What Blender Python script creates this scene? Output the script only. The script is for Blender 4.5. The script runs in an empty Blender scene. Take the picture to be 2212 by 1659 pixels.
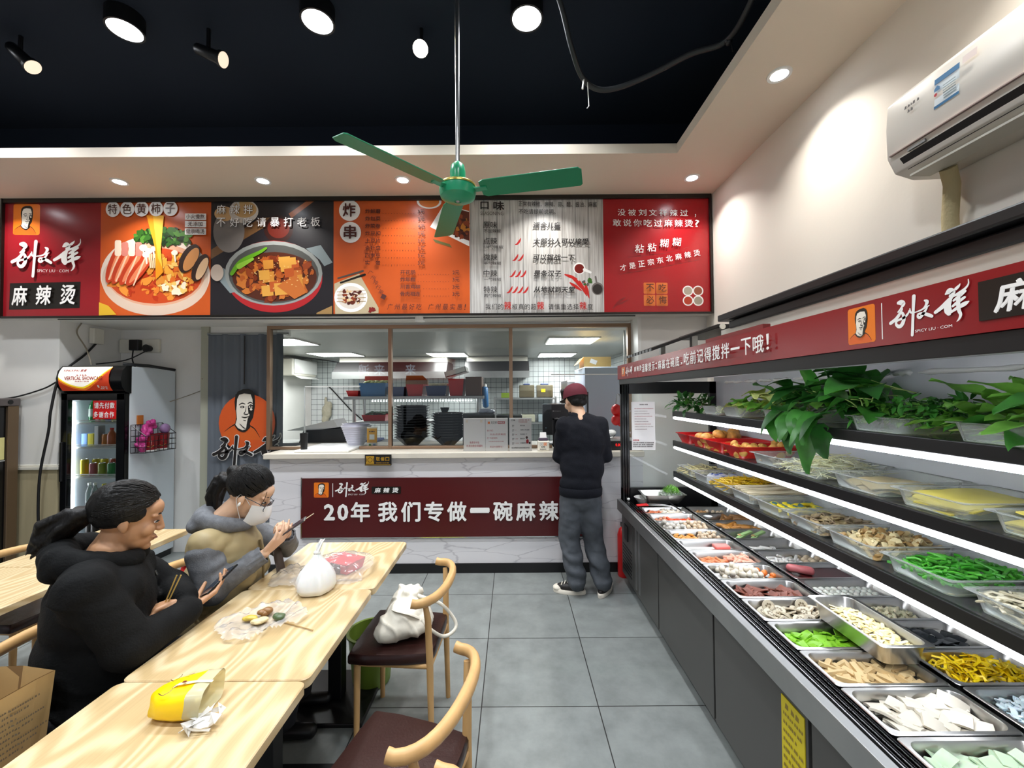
import bpy, bmesh, math, random
from mathutils import Vector, Matrix, Euler, noise
# ---------------------------------------------------------------- camera, sky, exposure
SC = bpy.context.scene
COL = SC.collection
cd = bpy.data.cameras.new('camera')
cd.sensor_width = 36.0
cd.lens = 900.0 / 2212.0 * 36.0
cd.clip_start = 0.02
cam = bpy.data.objects.new('camera', cd)
COL.objects.link(cam)
cam.location = (0, 0, 1.61)
cam.rotation_mode = 'QUATERNION'
cam.rotation_quaternion = (Matrix.Rotation(math.radians(91.3), 4, 'X') @ Matrix.Rotation(math.radians(-0.4), 4, 'Z')).to_quaternion()
SC.camera = cam
W = bpy.data.worlds.new('street_daylight')
SC.world = W
W.use_nodes = True
bg = W.node_tree.nodes['Background']
bg.inputs[0].default_value = (0.80, 0.90, 1.0, 1)   # overcast street light through the open shopfront
bg.inputs[1].default_value = 0.6
SC.view_settings.view_transform = 'Standard'
SC.view_settings.look = 'None'
SC.view_settings.exposure = 0.16
SC.view_settings.gamma = 1.0
SC.view_settings.use_curve_mapping = False
SC.render.film_transparent = False
SC.cycles.use_denoising = True
SC.cycles.max_bounces = 8
SC.cycles.transparent_max_bounces = 24
SC.cycles.sample_clamp_indirect = 6.0
SC.cycles.caustics_reflective = False
SC.cycles.caustics_refractive = False
DOWN_W, ROUND_W, LED_E, PANEL_E = 6.6, 16.0, 13.0, 26.0

# ---------------------------------------------------------------- helpers
R = math.radians
rnd = random.Random(7)

def lin(h):
	h = h.lstrip('#')
	c = [int(h[i:i + 2], 16) / 255 for i in (0, 2, 4)]
	return tuple(x / 12.92 if x <= .04045 else ((x + .055) / 1.055) ** 2.4 for x in c) + (1.0,)

def mat(name, col, rough=.5, metal=0., var=None, vscale=8., bump=0., bscale=60., spec=.5, emis=0., sub=0., coat=0., col2=None, stretch=None):
	m = bpy.data.materials.new(name)
	m.use_nodes = True
	nt = m.node_tree
	b = nt.nodes['Principled BSDF']
	b.inputs['Base Color'].default_value = lin(col)
	b.inputs['Roughness'].default_value = rough
	b.inputs['Metallic'].default_value = metal
	b.inputs['Specular IOR Level'].default_value = spec
	if coat:
		b.inputs['Coat Weight'].default_value = coat
		b.inputs['Coat Roughness'].default_value = .12
	if sub:
		b.inputs['Subsurface Weight'].default_value = sub
		b.inputs['Subsurface Radius'].default_value = (.012, .006, .004)
		b.inputs['Subsurface Scale'].default_value = 1.0
	if emis:
		b.inputs['Emission Color'].default_value = lin(col)
		b.inputs['Emission Strength'].default_value = emis
	if var or bump:
		tc = nt.nodes.new('ShaderNodeTexCoord')
		vec = tc.outputs['Object']
		if stretch:
			mp = nt.nodes.new('ShaderNodeMapping')
			mp.inputs['Scale'].default_value = stretch
			nt.links.new(vec, mp.inputs[0])
			vec = mp.outputs[0]
		if var or col2:
			n = nt.nodes.new('ShaderNodeTexNoise')
			n.inputs['Scale'].default_value = vscale
			n.inputs['Detail'].default_value = 5
			nt.links.new(vec, n.inputs['Vector'])
			rp = nt.nodes.new('ShaderNodeValToRGB')
			c = lin(col)
			if col2:
				a, d = lin(col), lin(col2)
			else:
				a = tuple(min(1, x * (1 - var)) for x in c[:3]) + (1,)
				d = tuple(min(1, x * (1 + var)) for x in c[:3]) + (1,)
			rp.color_ramp.elements[0].position = .32
			rp.color_ramp.elements[0].color = a
			rp.color_ramp.elements[1].position = .68
			rp.color_ramp.elements[1].color = d
			nt.links.new(n.outputs[0], rp.inputs[0])
			nt.links.new(rp.outputs[0], b.inputs['Base Color'])
		if bump:
			n2 = nt.nodes.new('ShaderNodeTexNoise')
			n2.inputs['Scale'].default_value = bscale
			n2.inputs['Detail'].default_value = 4
			nt.links.new(vec, n2.inputs['Vector'])
			bp = nt.nodes.new('ShaderNodeBump')
			bp.inputs['Strength'].default_value = bump
			bp.inputs['Distance'].default_value = .01
			nt.links.new(n2.outputs[0], bp.inputs['Height'])
			nt.links.new(bp.outputs[0], b.inputs['Normal'])
	return m

def glow(name, col, strength):
	m = bpy.data.materials.new(name)
	m.use_nodes = True
	nt = m.node_tree
	nt.nodes.remove(nt.nodes['Principled BSDF'])
	e = nt.nodes.new('ShaderNodeEmission')
	e.inputs[0].default_value = lin(col)
	e.inputs[1].default_value = strength
	nt.links.new(e.outputs[0], nt.nodes['Material Output'].inputs[0])
	return m

def clear(name, tint='#ffffff', rough=.03, body=0.0, body_col='#ffffff', ior=1.45):
	"""thin clear sheet: sees through, mirrors at grazing angles, BODY is how milky it is"""
	m = bpy.data.materials.new(name)
	m.use_nodes = True
	nt = m.node_tree
	nt.nodes.remove(nt.nodes['Principled BSDF'])
	t = nt.nodes.new('ShaderNodeBsdfTransparent')
	t.inputs[0].default_value = lin(tint)
	g = nt.nodes.new('ShaderNodeBsdfGlossy')
	g.inputs['Roughness'].default_value = rough
	f = nt.nodes.new('ShaderNodeFresnel')
	f.inputs[0].default_value = ior
	mx = nt.nodes.new('ShaderNodeMixShader')
	src = t.outputs[0]
	if body:
		d = nt.nodes.new('ShaderNodeBsdfDiffuse')
		d.inputs[0].default_value = lin(body_col)
		m0 = nt.nodes.new('ShaderNodeMixShader')
		m0.inputs[0].default_value = body
		nt.links.new(t.outputs[0], m0.inputs[1])
		nt.links.new(d.outputs[0], m0.inputs[2])
		src = m0.outputs[0]
	nt.links.new(f.outputs[0], mx.inputs[0])
	nt.links.new(src, mx.inputs[1])
	nt.links.new(g.outputs[0], mx.inputs[2])
	nt.links.new(mx.outputs[0], nt.nodes['Material Output'].inputs[0])
	return m

ORG = {}   # where a thing's own origin stands while it is being built

def tag(o, label=None, cat=None, group=None, kind=None):
	for k, v in (('label', label), ('category', cat), ('group', group), ('kind', kind)):
		if v:
			o[k] = v
	return o

def thing(name, label, cat, loc=(0, 0, 0), group=None):
	o = bpy.data.objects.new(name, None)
	o.empty_display_size = .05
	COL.objects.link(o)
	o.location = loc
	ORG[o.name] = Vector(loc)
	return tag(o, label, cat, group)

def curve(pts, k=6):
	"""points eased through a polyline"""
	P = [Vector(p) for p in pts]
	out = []
	for i in range(len(P) - 1):
		a, b, c, d = P[max(i - 1, 0)], P[i], P[i + 1], P[min(i + 2, len(P) - 1)]
		for j in range(k):
			t = j / k
			out.append(.5 * (2 * b + (c - a) * t + (2 * a - 5 * b + 4 * c - d) * t * t + (3 * b - a - 3 * c + d) * t ** 3))
	return out + [P[-1]]

class MB:
	def __init__(s):
		s.v, s.f, s.m, s.mats, s.T = [], [], [], [], None
	def add(s, vs, fs, m):
		if m not in s.mats:
			s.mats.append(m)
		k, b = s.mats.index(m), len(s.v)
		if s.T is not None:
			vs = [s.T @ Vector(p) for p in vs]
		s.v.extend(tuple(p) for p in vs)
		for f in fs:
			s.f.append(tuple(i + b for i in f))
			s.m.append(k)
		return s
	def box(s, x0, y0, z0, x1, y1, z1, m):
		x0, x1 = min(x0, x1), max(x0, x1); y0, y1 = min(y0, y1), max(y0, y1); z0, z1 = min(z0, z1), max(z0, z1)
		return s.add([(x0, y0, z0), (x1, y0, z0), (x1, y1, z0), (x0, y1, z0), (x0, y0, z1), (x1, y0, z1), (x1, y1, z1), (x0, y1, z1)],
					 [(0, 3, 2, 1), (4, 5, 6, 7), (0, 1, 5, 4), (1, 2, 6, 5), (2, 3, 7, 6), (3, 0, 4, 7)], m)
	def tube(s, pts, r, m, n=8, closed=False, caps=True, flat=1.0):
		pts = [Vector(p) for p in pts]
		k = len(pts)
		rs = r if isinstance(r, (list, tuple)) else [r] * k
		vs, fs = [], []
		up = None
		for i, p in enumerate(pts):
			a = pts[(i - 1) % k] if (closed or i > 0) else p
			c = pts[(i + 1) % k] if (closed or i < k - 1) else p
			d = (c - a)
			d = d.normalized() if d.length > 1e-9 else Vector((0, 0, 1))
			if up is None:
				up = Vector((0, 0, 1)) if abs(d.z) < .9 else Vector((1, 0, 0))
			x = up - d * up.dot(d)
			if x.length < 1e-6:
				x = d.orthogonal()
			x.normalize()
			up = x
			y = d.cross(x)
			for j in range(n):
				t = 2 * math.pi * j / n
				vs.append(p + x * (rs[i] * math.cos(t) * flat) + y * (rs[i] * math.sin(t)))
		for i in range(k if closed else k - 1):
			a, c = i * n, ((i + 1) % k) * n
			for j in range(n):
				fs.append((a + j, a + (j + 1) % n, c + (j + 1) % n, c + j))
		if caps and not closed:
			fs.append(tuple(reversed(range(n))))
			fs.append(tuple(range((k - 1) * n, k * n)))
		return s.add(vs, fs, m)
	def lathe(s, prof, c, m, n=24, axis='z', cap0=True, cap1=True):
		vs, fs = [], []
		for r, h in prof:
			for j in range(n):
				t = 2 * math.pi * j / n
				a, b = r * math.cos(t), r * math.sin(t)
				p = {'z': (a, b, h), 'y': (a, h, b), 'x': (h, a, b)}[axis]
				vs.append((c[0] + p[0], c[1] + p[1], c[2] + p[2]))
		for i in range(len(prof) - 1):
			for j in range(n):
				q = (i * n + j, i * n + (j + 1) % n, (i + 1) * n + (j + 1) % n, (i + 1) * n + j)
				fs.append(q if axis != 'y' else q[::-1])
		if cap0:
			fs.append(tuple(reversed(range(n))))
		if cap1:
			fs.append(tuple(range((len(prof) - 1) * n, len(prof) * n)))
		return s.add(vs, fs, m)
	def ell(s, c, r, m, n=12, k=8, rot=None):
		c = Vector(c)
		r = (r, r, r) if not isinstance(r, (list, tuple)) else r
		vs, fs = [], []
		for i in range(k + 1):
			a = math.pi * i / k
			for j in range(n):
				t = 2 * math.pi * j / n
				p = Vector((r[0] * math.sin(a) * math.cos(t), r[1] * math.sin(a) * math.sin(t), r[2] * math.cos(a)))
				if rot is not None:
					p = rot @ p
				vs.append(c + p)
		for i in range(k):
			for j in range(n):
				fs.append((i * n + j, (i + 1) * n + j, (i + 1) * n + (j + 1) % n, i * n + (j + 1) % n))
		return s.add(vs, fs, m)
	def cap(s, p0, r0, p1, r1, m, n=12):
		p0, p1 = Vector(p0), Vector(p1)
		d = (p1 - p0).normalized()
		pts, rs = [], []
		for a in (-80, -50, -20):
			pts.append(p0 + d * r0 * math.sin(R(a))); rs.append(r0 * math.cos(R(a)))
		for a in (20, 50, 80):
			pts.append(p1 + d * r1 * math.sin(R(a))); rs.append(r1 * math.cos(R(a)))
		return s.tube(pts, rs, m, n)
	def prism(s, poly, h0, h1, m, axis='z'):
		n = len(poly)
		P = lambda a, b, h: {'z': (a, b, h), 'y': (a, h, b), 'x': (h, a, b)}[axis]
		vs = [P(a, b, h0) for a, b in poly] + [P(a, b, h1) for a, b in poly]
		fs = [tuple(reversed(range(n))), tuple(range(n, 2 * n))] + [(i, (i + 1) % n, n + (i + 1) % n, n + i) for i in range(n)]
		return s.add(vs, fs, m)
	def poly(s, pts, m):
		return s.add(pts, [tuple(range(len(pts)))], m)
	def obj(s, name, parent=None, kind=None, smooth=None, bevel=0., seg=2, world=True, label=None):
		me = bpy.data.meshes.new(name)
		vs = s.v
		org = ORG.get(parent.name) if parent is not None else None
		if org is not None and world and org.length > 0:
			vs = [(p[0] - org.x, p[1] - org.y, p[2] - org.z) for p in vs]
		me.from_pydata(vs, [], s.f)
		for m in s.mats:
			me.materials.append(m)
		me.polygons.foreach_set('material_index', s.m)
		if bevel:
			bm = bmesh.new()
			bm.from_mesh(me)
			bmesh.ops.remove_doubles(bm, verts=bm.verts, dist=1e-6)
			ed = [e for e in bm.edges if len(e.link_faces) == 2 and e.calc_face_angle(0) > R(35)]
			bmesh.ops.bevel(bm, geom=ed, offset=bevel, segments=seg, profile=.5, affect='EDGES', clamp_overlap=True)
			bm.to_mesh(me)
			bm.free()
		if smooth is not None:
			me.polygons.foreach_set('use_smooth', [True] * len(me.polygons))
			if smooth < 179:
				me.set_sharp_from_angle(angle=R(smooth))
		me.update()
		o = bpy.data.objects.new(name, me)
		COL.objects.link(o)
		if parent is not None:
			o.parent = parent
			if org is not None:
				ORG[o.name] = org
		return tag(o, label, kind=kind)

def kids(o):
	return list(o.children)

def copy_tree(o, parent=None):
	c = o.copy()
	COL.objects.link(c)
	if parent is not None:
		c.parent = parent
	for ch in kids(o):
		copy_tree(ch, c)
	return c

def place(o, loc, rz=0., label=None, group=None, rot=None, scale=None):
	o.location = loc
	o.rotation_euler = rot if rot is not None else (0, 0, rz)
	if scale is not None:
		o.scale = (scale,) * 3 if not isinstance(scale, tuple) else scale
	return tag(o, label, group=group)

def struct(mb, name, **k):
	return mb.obj(name, kind='structure', **k)

def remesh(mb, name, parent, voxel, smooth_it=6, wrinkle=0., wscale=8., mats=None, paint=None, fold=None):
	"""one continuous skin over everything in MB"""
	me = bpy.data.meshes.new(name)
	org = ORG.get(parent.name, Vector((0, 0, 0))) if parent is not None else Vector((0, 0, 0))
	me.from_pydata([Vector(p) - org for p in mb.v], [], mb.f)
	o = bpy.data.objects.new(name, me)
	sc2 = bpy.data.scenes.new('workbench')
	sc2.collection.objects.link(o)
	r = o.modifiers.new('r', 'REMESH')
	r.mode = 'VOXEL'
	r.voxel_size = voxel
	if smooth_it:
		q = o.modifiers.new('s', 'SMOOTH')
		q.factor = .5
		q.iterations = smooth_it
	vl = sc2.view_layers[0]
	vl.update()
	new = bpy.data.meshes.new_from_object(o.evaluated_get(vl.depsgraph))
	sc2.collection.objects.unlink(o)
	bpy.data.scenes.remove(sc2)
	COL.objects.link(o)
	o.modifiers.clear()
	o.data = new
	new.name = name
	bpy.data.meshes.remove(me)
	if wrinkle or fold:
		for v in new.vertices:
			p = v.co + org
			d = 0.
			if wrinkle:
				d += wrinkle * (noise.noise(Vector((p.x * wscale, p.y * wscale, p.z * wscale * .6))) + .5 * noise.noise(p * wscale * 2.3))
			if fold:
				d += fold(p)
			v.co += v.normal * d
	for m in mats or []:
		new.materials.append(m)
	if paint:
		for f in new.polygons:
			f.material_index = paint(f.center + org)
	new.polygons.foreach_set('use_smooth', [True] * len(new.polygons))
	if parent is not None:
		o.parent = parent
		ORG[o.name] = org
	return o

# ---- flat print: shapes laid on a board in its own width/height, each layer a hair above the last
def text_mesh(body, bold=0., shear=0., space=1.):
	c = bpy.data.curves.new('t', 'FONT')
	c.body = body
	c.offset = bold
	c.shear = shear
	c.space_character = space
	c.resolution_u = 2
	o = bpy.data.objects.new('t', c)
	m = o.to_mesh()
	v = [(p.co.x, p.co.y) for p in m.vertices]
	f = [tuple(p.vertices) for p in m.polygons]
	o.to_mesh_clear()
	bpy.data.objects.remove(o)
	bpy.data.curves.remove(c)
	return v, f

class Art:
	"""draws in (u right, v up, metres) and maps through MAP(u, v, depth) to the surface"""
	def __init__(s, mp, step=.0005):
		s.mp, s.step, s.mb, s.k = mp, step, MB(), 1
	def up(s):
		s.k += 1
		return s
	def poly(s, pts, m, lift=True):
		if lift:
			s.k += 1
		s.mb.add([s.mp(u, v, s.k * s.step) for u, v in pts], [tuple(range(len(pts)))], m)
		return s
	def rect(s, u0, v0, u1, v1, m):
		return s.poly([(u0, v0), (u1, v0), (u1, v1), (u0, v1)], m)
	def ell(s, u, v, a, b, m, rot=0., n=28, t0=0, t1=360, wob=0.):
		c, d = math.cos(R(rot)), math.sin(R(rot))
		pts = []
		k = n if t1 - t0 >= 360 else n + 1
		ph = rnd.random() * 9
		for i in range(k):
			t = R(t0 + (t1 - t0) * i / n)
			w = 1 + wob * math.sin(3 * t + ph) + wob * .7 * math.sin(5 * t + 2 * ph)
			x, y = a * math.cos(t) * w, b * math.sin(t) * w
			pts.append((u + x * c - y * d, v + x * d + y * c))
		return s.poly(pts, m)
	def ring(s, u, v, a, b, w, m, n=32, t0=0, t1=360):
		s.k += 1
		vs, fs = [], []
		for i in range(n + 1):
			t = R(t0 + (t1 - t0) * i / n)
			for q in (1, 0):
				vs.append(s.mp(u + (a - w * (1 - q)) * math.cos(t), v + (b - w * (1 - q)) * math.sin(t), s.k * s.step))
		for i in range(n):
			fs.append((2 * i + 1, 2 * i, 2 * i + 2, 2 * i + 3))
		s.mb.add(vs, fs, m)
		return s
	def line(s, pts, m, w=None, grow=0.):
		"""a brush stroke; pts are (u, v, width) or (u, v) with W"""
		P = [(p[0], p[1], (p[2] if len(p) > 2 else w) + grow) for p in pts]
		Q = []
		for i in range(len(P) - 1):
			p0, p1, p2, p3 = P[max(i - 1, 0)], P[i], P[i + 1], P[min(i + 2, len(P) - 1)]
			for j in range(5):
				t = j / 5
				Q.append(tuple(.5 * (2 * b + (c - a) * t + (2 * a - 5 * b + 4 * c - d) * t * t + (3 * b - a - 3 * c + d) * t ** 3) for a, b, c, d in zip(p0, p1, p2, p3)))
		Q.append(P[-1])
		L, Rr = [], []
		for i, q in enumerate(Q):
			a, b = Q[max(i - 1, 0)], Q[min(i + 1, len(Q) - 1)]
			dx, dy = b[0] - a[0], b[1] - a[1]
			l = math.hypot(dx, dy) or 1
			nx, ny = -dy / l * q[2] / 2, dx / l * q[2] / 2
			L.append((q[0] + nx, q[1] + ny)); Rr.append((q[0] - nx, q[1] - ny))
		s.k += 1
		n = len(Q)
		vs = [s.mp(u, v, s.k * s.step) for u, v in L + Rr]
		s.mb.add(vs, [(i + n, i + 1 + n, i + 1, i) for i in range(n - 1)], m)
		for e in (Q[0], Q[-1]):
			s.k += .3
			s.poly([(e[0] + e[2] / 2 * math.cos(i * .5236), e[1] + e[2] / 2 * math.sin(i * .5236)) for i in range(12)], m, False)
		return s
	def marks(s, u0, v0, u1, v1, m, seed=1):
		"""a line of print too small to read"""
		g = random.Random(seed + int(u0 * 997) + int(v0 * 1999))
		h, u = v1 - v0, u0
		while u < u1 - h * .4:
			w = h * g.uniform(.5, .9)
			s.k += .2
			s.poly([(u, v0), (min(u + w, u1), v0), (min(u + w, u1), v0 + h * g.uniform(.5, 1)), (u + w * .2, v1)], m, False)
			u += w + h * g.choice((.18, .25, .25, .6))
		return s
	def text(s, body, u0, v0, u1, v1, m, bold=0., shear=0., space=1., rot=0., keep=False):
		v, f = text_mesh(body, 0, shear, space)
		if not v:
			return s
		xa, xb = min(p[0] for p in v), max(p[0] for p in v)
		ya, yb = min(p[1] for p in v), max(p[1] for p in v)
		sx, sy = (u1 - u0) / max(xb - xa, 1e-6), (v1 - v0) / max(yb - ya, 1e-6)
		if keep:
			sx = sy = min(sx, sy)
		cx, cy = (u0 + u1) / 2, (v0 + v1) / 2
		c, d = math.cos(R(rot)), math.sin(R(rot))
		s.k += 1
		hb = bold * .55          # a bolder weight: the same outlines laid a little apart
		kx = 1 - 2 * hb / max(xb - xa, .3) if bold else 1
		ky = 1 - 2 * hb / max(yb - ya, .3) if bold else 1
		for q, (ox, oy) in enumerate(((0, 0),) if not bold else ((-hb, 0), (hb, 0), (0, hb), (0, -hb), (hb * .7, hb * .7), (-hb * .7, -hb * .7))):
			out = []
			for x, y in v:
				x, y = ((x - (xa + xb) / 2) * kx + ox) * sx, ((y - (ya + yb) / 2) * ky + oy) * sy
				out.append(s.mp(cx + x * c - y * d, cy + x * d + y * c, (s.k + .8 * q) * s.step))
			s.mb.add(out, f, m)
		s.k += 4 if bold else 0
		return s

def wall_map(x0, z0, y, sx=1, k=1):       # board facing -Y
	return lambda u, v, d: (x0 + u * k, y - d, z0 + v * k)
# ---------------------------------------------------------------- materials
M = {}
M['wall'] = mat('cream_wall_paint', '#e9e2d6', .75, bump=.05, bscale=40)
M['wall2'] = mat('white_wall_paint', '#e6e4df', .7, var=.03, vscale=3)
M['soffit'] = mat('cream_ceiling_paint', '#e6d9c8', .8)
M['dark'] = mat('flare_blue_ceiling_paint', '#0a1728', .9)  # near-black ceiling, the blue of lens flare put into its colour
M['wains'] = mat('beige_wainscot', '#b5a886', .6, var=.06, vscale=3, stretch=(6, 6, .3))
M['black'] = mat('black_paint', '#0d0d0f', .4)
M['blackg'] = mat('black_gloss', '#0a0b0d', .18)
M['grey'] = mat('grey_coated_steel', '#565552', .38, metal=.35, var=.04, vscale=2)
M['steel'] = mat('brushed_steel', '#c9c8c4', .28, metal=1.0, var=.06, vscale=6, stretch=(1, 12, 1))
M['steel2'] = mat('dull_steel', '#a8a9a8', .4, metal=.9, var=.08, vscale=5)
M['chrome'] = mat('chrome', '#d8d8d8', .12, metal=1)
M['bronze'] = mat('rose_bronze_frame', '#9a7f68', .32, metal=.75)
M['white'] = mat('white_plastic', '#eeeeea', .35)
M['offw'] = mat('off_white_plastic', '#dcd8cb', .45)
M['paper'] = mat('white_paper', '#f0efec', .7)
M['red'] = mat('red_print', '#a3151c', .3)
M['dred'] = mat('maroon_print', '#4d0d10', .35)
M['bred'] = mat('bright_red_plastic', '#cf1a1c', .35)
M['pred'] = mat('red_ink', '#b3202a', .6)
M['orange'] = mat('orange_print', '#d9601c', .3)
M['lorange'] = mat('logo_orange', '#e87818', .35)
M['pdark'] = mat('charcoal_print', '#17130f', .3)
M['ink'] = mat('black_ink', '#17110f', .5)
M['bink'] = mat('brown_ink', '#4a1a12', .5)
M['cream'] = mat('cream_print', '#efe6d6', .45)
M['pwhite'] = mat('white_print', '#f1efec', .4)
M['skin1'] = mat('tan_skin', '#b98a66', .5, sub=.12, var=.05, vscale=20)
M['skin2'] = mat('fair_skin', '#dcb394', .5, sub=.12, var=.04, vscale=20)
M['hair'] = mat('black_hair', '#0b0908', .5, spec=.3, bump=.4, bscale=90, stretch=(1, 1, .15))
M['wood'] = mat('pale_beech', '#cda26a', .4, var=.1, vscale=5, stretch=(3, 3, .6))
M['leather'] = mat('brown_leatherette', '#2c1512', .3, bump=.08, bscale=120)
M['glass'] = clear('window_glass', '#eef4f2', .01, ior=1.5)
M['cglass'] = clear('case_glass', '#fafffd', .03, body=.05, ior=1.3)
M['holder'] = clear('acrylic_holder', '#ffffff', .03, ior=1.25)
M['tube2'] = glow('canopy_tube', '#f2f6ff', 13.0)
M['acryl'] = clear('clear_plastic_pan', '#ffffff', .38, body=.2, body_col='#dfe5df', ior=1.12)
M['film'] = clear('clear_plastic_film', '#ffffff', .15, body=.16, body_col='#ffffff', ior=1.3)
M['led'] = glow('led_white', '#f2f6ff', LED_E)
M['lamp'] = glow('lamp_white', '#f4f8ff', 30.0)
M['lampw'] = glow('lamp_warm', '#fff1dc', 22.0)
M['panel'] = glow('ceiling_panel_light', '#ffffff', PANEL_E)

def nodes(m):
	return m.node_tree, m.node_tree.nodes, m.node_tree.links, m.node_tree.nodes['Principled BSDF']

def tile_mat(name, c1, c2, cm, size, mortar, off, axes, rough, vs, vamt=.5, bump=.2):
	m = mat(name, c1, rough)
	nt, N, L, b = nodes(m)
	g = N.new('ShaderNodeNewGeometry')
	sp = N.new('ShaderNodeSeparateXYZ')
	cb = N.new('ShaderNodeCombineXYZ')
	L.new(g.outputs['Position'], sp.inputs[0])
	for i, a in enumerate(axes):
		ad = N.new('ShaderNodeMath'); ad.operation = 'SUBTRACT'
		ad.inputs[1].default_value = off[i] - 100 * size
		L.new(sp.outputs[a], ad.inputs[0])
		L.new(ad.outputs[0], cb.inputs[i])
	br = N.new('ShaderNodeTexBrick')
	br.offset = 0
	br.inputs['Scale'].default_value = 1
	br.inputs['Brick Width'].default_value = size
	br.inputs['Row Height'].default_value = size
	br.inputs['Mortar Size'].default_value = mortar
	br.inputs['Mortar Smooth'].default_value = .1
	br.inputs['Bias'].default_value = 0
	br.inputs['Color1'].default_value = lin(c1)
	br.inputs['Color2'].default_value = lin(c2)
	br.inputs['Mortar'].default_value = lin(cm)
	L.new(cb.outputs[0], br.inputs['Vector'])
	n = N.new('ShaderNodeTexNoise')
	n.inputs['Scale'].default_value = vs
	n.inputs['Detail'].default_value = 8
	n.inputs['Roughness'].default_value = .65
	L.new(g.outputs['Position'], n.inputs['Vector'])
	rp = N.new('ShaderNodeValToRGB')
	lo = 1 - vamt
	rp.color_ramp.elements[0].position = .3; rp.color_ramp.elements[0].color = (lo, lo, lo, 1)
	rp.color_ramp.elements[1].position = .72; rp.color_ramp.elements[1].color = (1, 1, 1, 1)
	L.new(n.outputs[0], rp.inputs[0])
	mx = N.new('ShaderNodeMix'); mx.data_type = 'RGBA'; mx.blend_type = 'MULTIPLY'
	mx.inputs[0].default_value = 1
	L.new(br.outputs['Color'], mx.inputs[6]); L.new(rp.outputs[0], mx.inputs[7])
	L.new(mx.outputs[2], b.inputs['Base Color'])
	bp = N.new('ShaderNodeBump'); bp.inputs['Strength'].default_value = bump; bp.inputs['Distance'].default_value = .003; bp.invert = True
	L.new(br.outputs['Fac'], bp.inputs['Height']); L.new(bp.outputs[0], b.inputs['Normal'])
	return m

M['floor'] = tile_mat('grey_floor_tile', '#8d9290', '#868b89', '#2c2c2b', .6, .0028, (.432, 2.178), (0, 1), .38, 6.5, .34)
M['ktile'] = tile_mat('white_kitchen_tile', '#d9dedd', '#d3d9d9', '#2b3a40', .105, .0032, (.0, .05), (0, 2), .25, 3, .1)
M['ktiles'] = tile_mat('white_side_tile', '#d9dedd', '#d3d9d9', '#2b3a40', .105, .0032, (.0, .05), (1, 2), .25, 3, .1)

def ash_mat():
	m = mat('ash_veneer', '#d8bd92', .34, spec=.4)
	nt, N, L, b = nodes(m)
	tc = N.new('ShaderNodeTexCoord')
	oi = N.new('ShaderNodeObjectInfo')
	sh = N.new('ShaderNodeVectorMath'); sh.operation = 'MULTIPLY_ADD'
	L.new(oi.outputs['Location'], sh.inputs[0]); sh.inputs[1].default_value = (1.7, .35, 0); L.new(tc.outputs['Object'], sh.inputs[2])
	def nz(scale, stretch, detail, rough=.5):
		mp = N.new('ShaderNodeMapping'); mp.inputs['Scale'].default_value = stretch
		L.new(sh.outputs[0], mp.inputs[0])
		n = N.new('ShaderNodeTexNoise'); n.inputs['Scale'].default_value = scale; n.inputs['Detail'].default_value = detail; n.inputs['Roughness'].default_value = rough
		L.new(mp.outputs[0], n.inputs['Vector'])
		return n.outputs[0]
	big = nz(2.6, (1.5, .3, 1), 2, .4)
	k = N.new('ShaderNodeMath'); k.operation = 'MULTIPLY'; k.inputs[1].default_value = 150
	L.new(big, k.inputs[0])
	sn = N.new('ShaderNodeMath'); sn.operation = 'SINE'; L.new(k.outputs[0], sn.inputs[0])
	rp = N.new('ShaderNodeValToRGB')
	mr = N.new('ShaderNodeMapRange'); mr.inputs[1].default_value = -1; L.new(sn.outputs[0], mr.inputs[0])
	e = rp.color_ramp.elements
	e[0].position = .1; e[0].color = lin('#bda377')
	e[1].position = .95; e[1].color = lin('#d4bf98')
	x = e.new(.5); x.color = lin('#c8af84')
	L.new(mr.outputs[0], rp.inputs[0])
	fine = nz(3, (70, 1.5, 1), 3)
	r2 = N.new('ShaderNodeValToRGB')
	r2.color_ramp.elements[0].position = .35; r2.color_ramp.elements[0].color = (.9, .9, .9, 1)
	r2.color_ramp.elements[1].position = .6; r2.color_ramp.elements[1].color = (1, 1, 1, 1)
	L.new(fine, r2.inputs[0])
	mx = N.new('ShaderNodeMix'); mx.data_type = 'RGBA'; mx.blend_type = 'MULTIPLY'; mx.inputs[0].default_value = .8
	L.new(rp.outputs[0], mx.inputs[6]); L.new(r2.outputs[0], mx.inputs[7])
	L.new(mx.outputs[2], b.inputs['Base Color'])
	return m
M['ash'] = ash_mat()

def marble_mat():
	m = mat('white_marble_film', '#dedbdc', .3)
	nt, N, L, b = nodes(m)
	g = N.new('ShaderNodeTexCoord')
	mp = N.new('ShaderNodeMapping')
	mp.inputs['Rotation'].default_value = (0, R(50), 0)
	mp.inputs['Scale'].default_value = (1.2, 1, 6)
	L.new(g.outputs['Object'], mp.inputs[0])
	v = N.new('ShaderNodeTexVoronoi'); v.feature = 'DISTANCE_TO_EDGE'; v.inputs['Scale'].default_value = 1.7
	n = N.new('ShaderNodeTexNoise'); n.inputs['Scale'].default_value = 4; n.inputs['Detail'].default_value = 4
	L.new(mp.outputs[0], n.inputs['Vector'])
	ad = N.new('ShaderNodeMix'); ad.data_type = 'VECTOR'; ad.inputs[0].default_value = .12
	L.new(mp.outputs[0], ad.inputs[4]); L.new(n.outputs['Color'], ad.inputs[5])
	L.new(ad.outputs[1], v.inputs['Vector'])
	rp = N.new('ShaderNodeValToRGB')
	e = rp.color_ramp.elements
	e[0].position = 0; e[0].color = lin('#bfbbbf')
	e[1].position = .022; e[1].color = lin('#dfdcde')
	L.new(v.outputs['Distance'], rp.inputs[0])
	L.new(rp.outputs[0], b.inputs['Base Color'])
	return m
M['marble'] = marble_mat()

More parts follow.
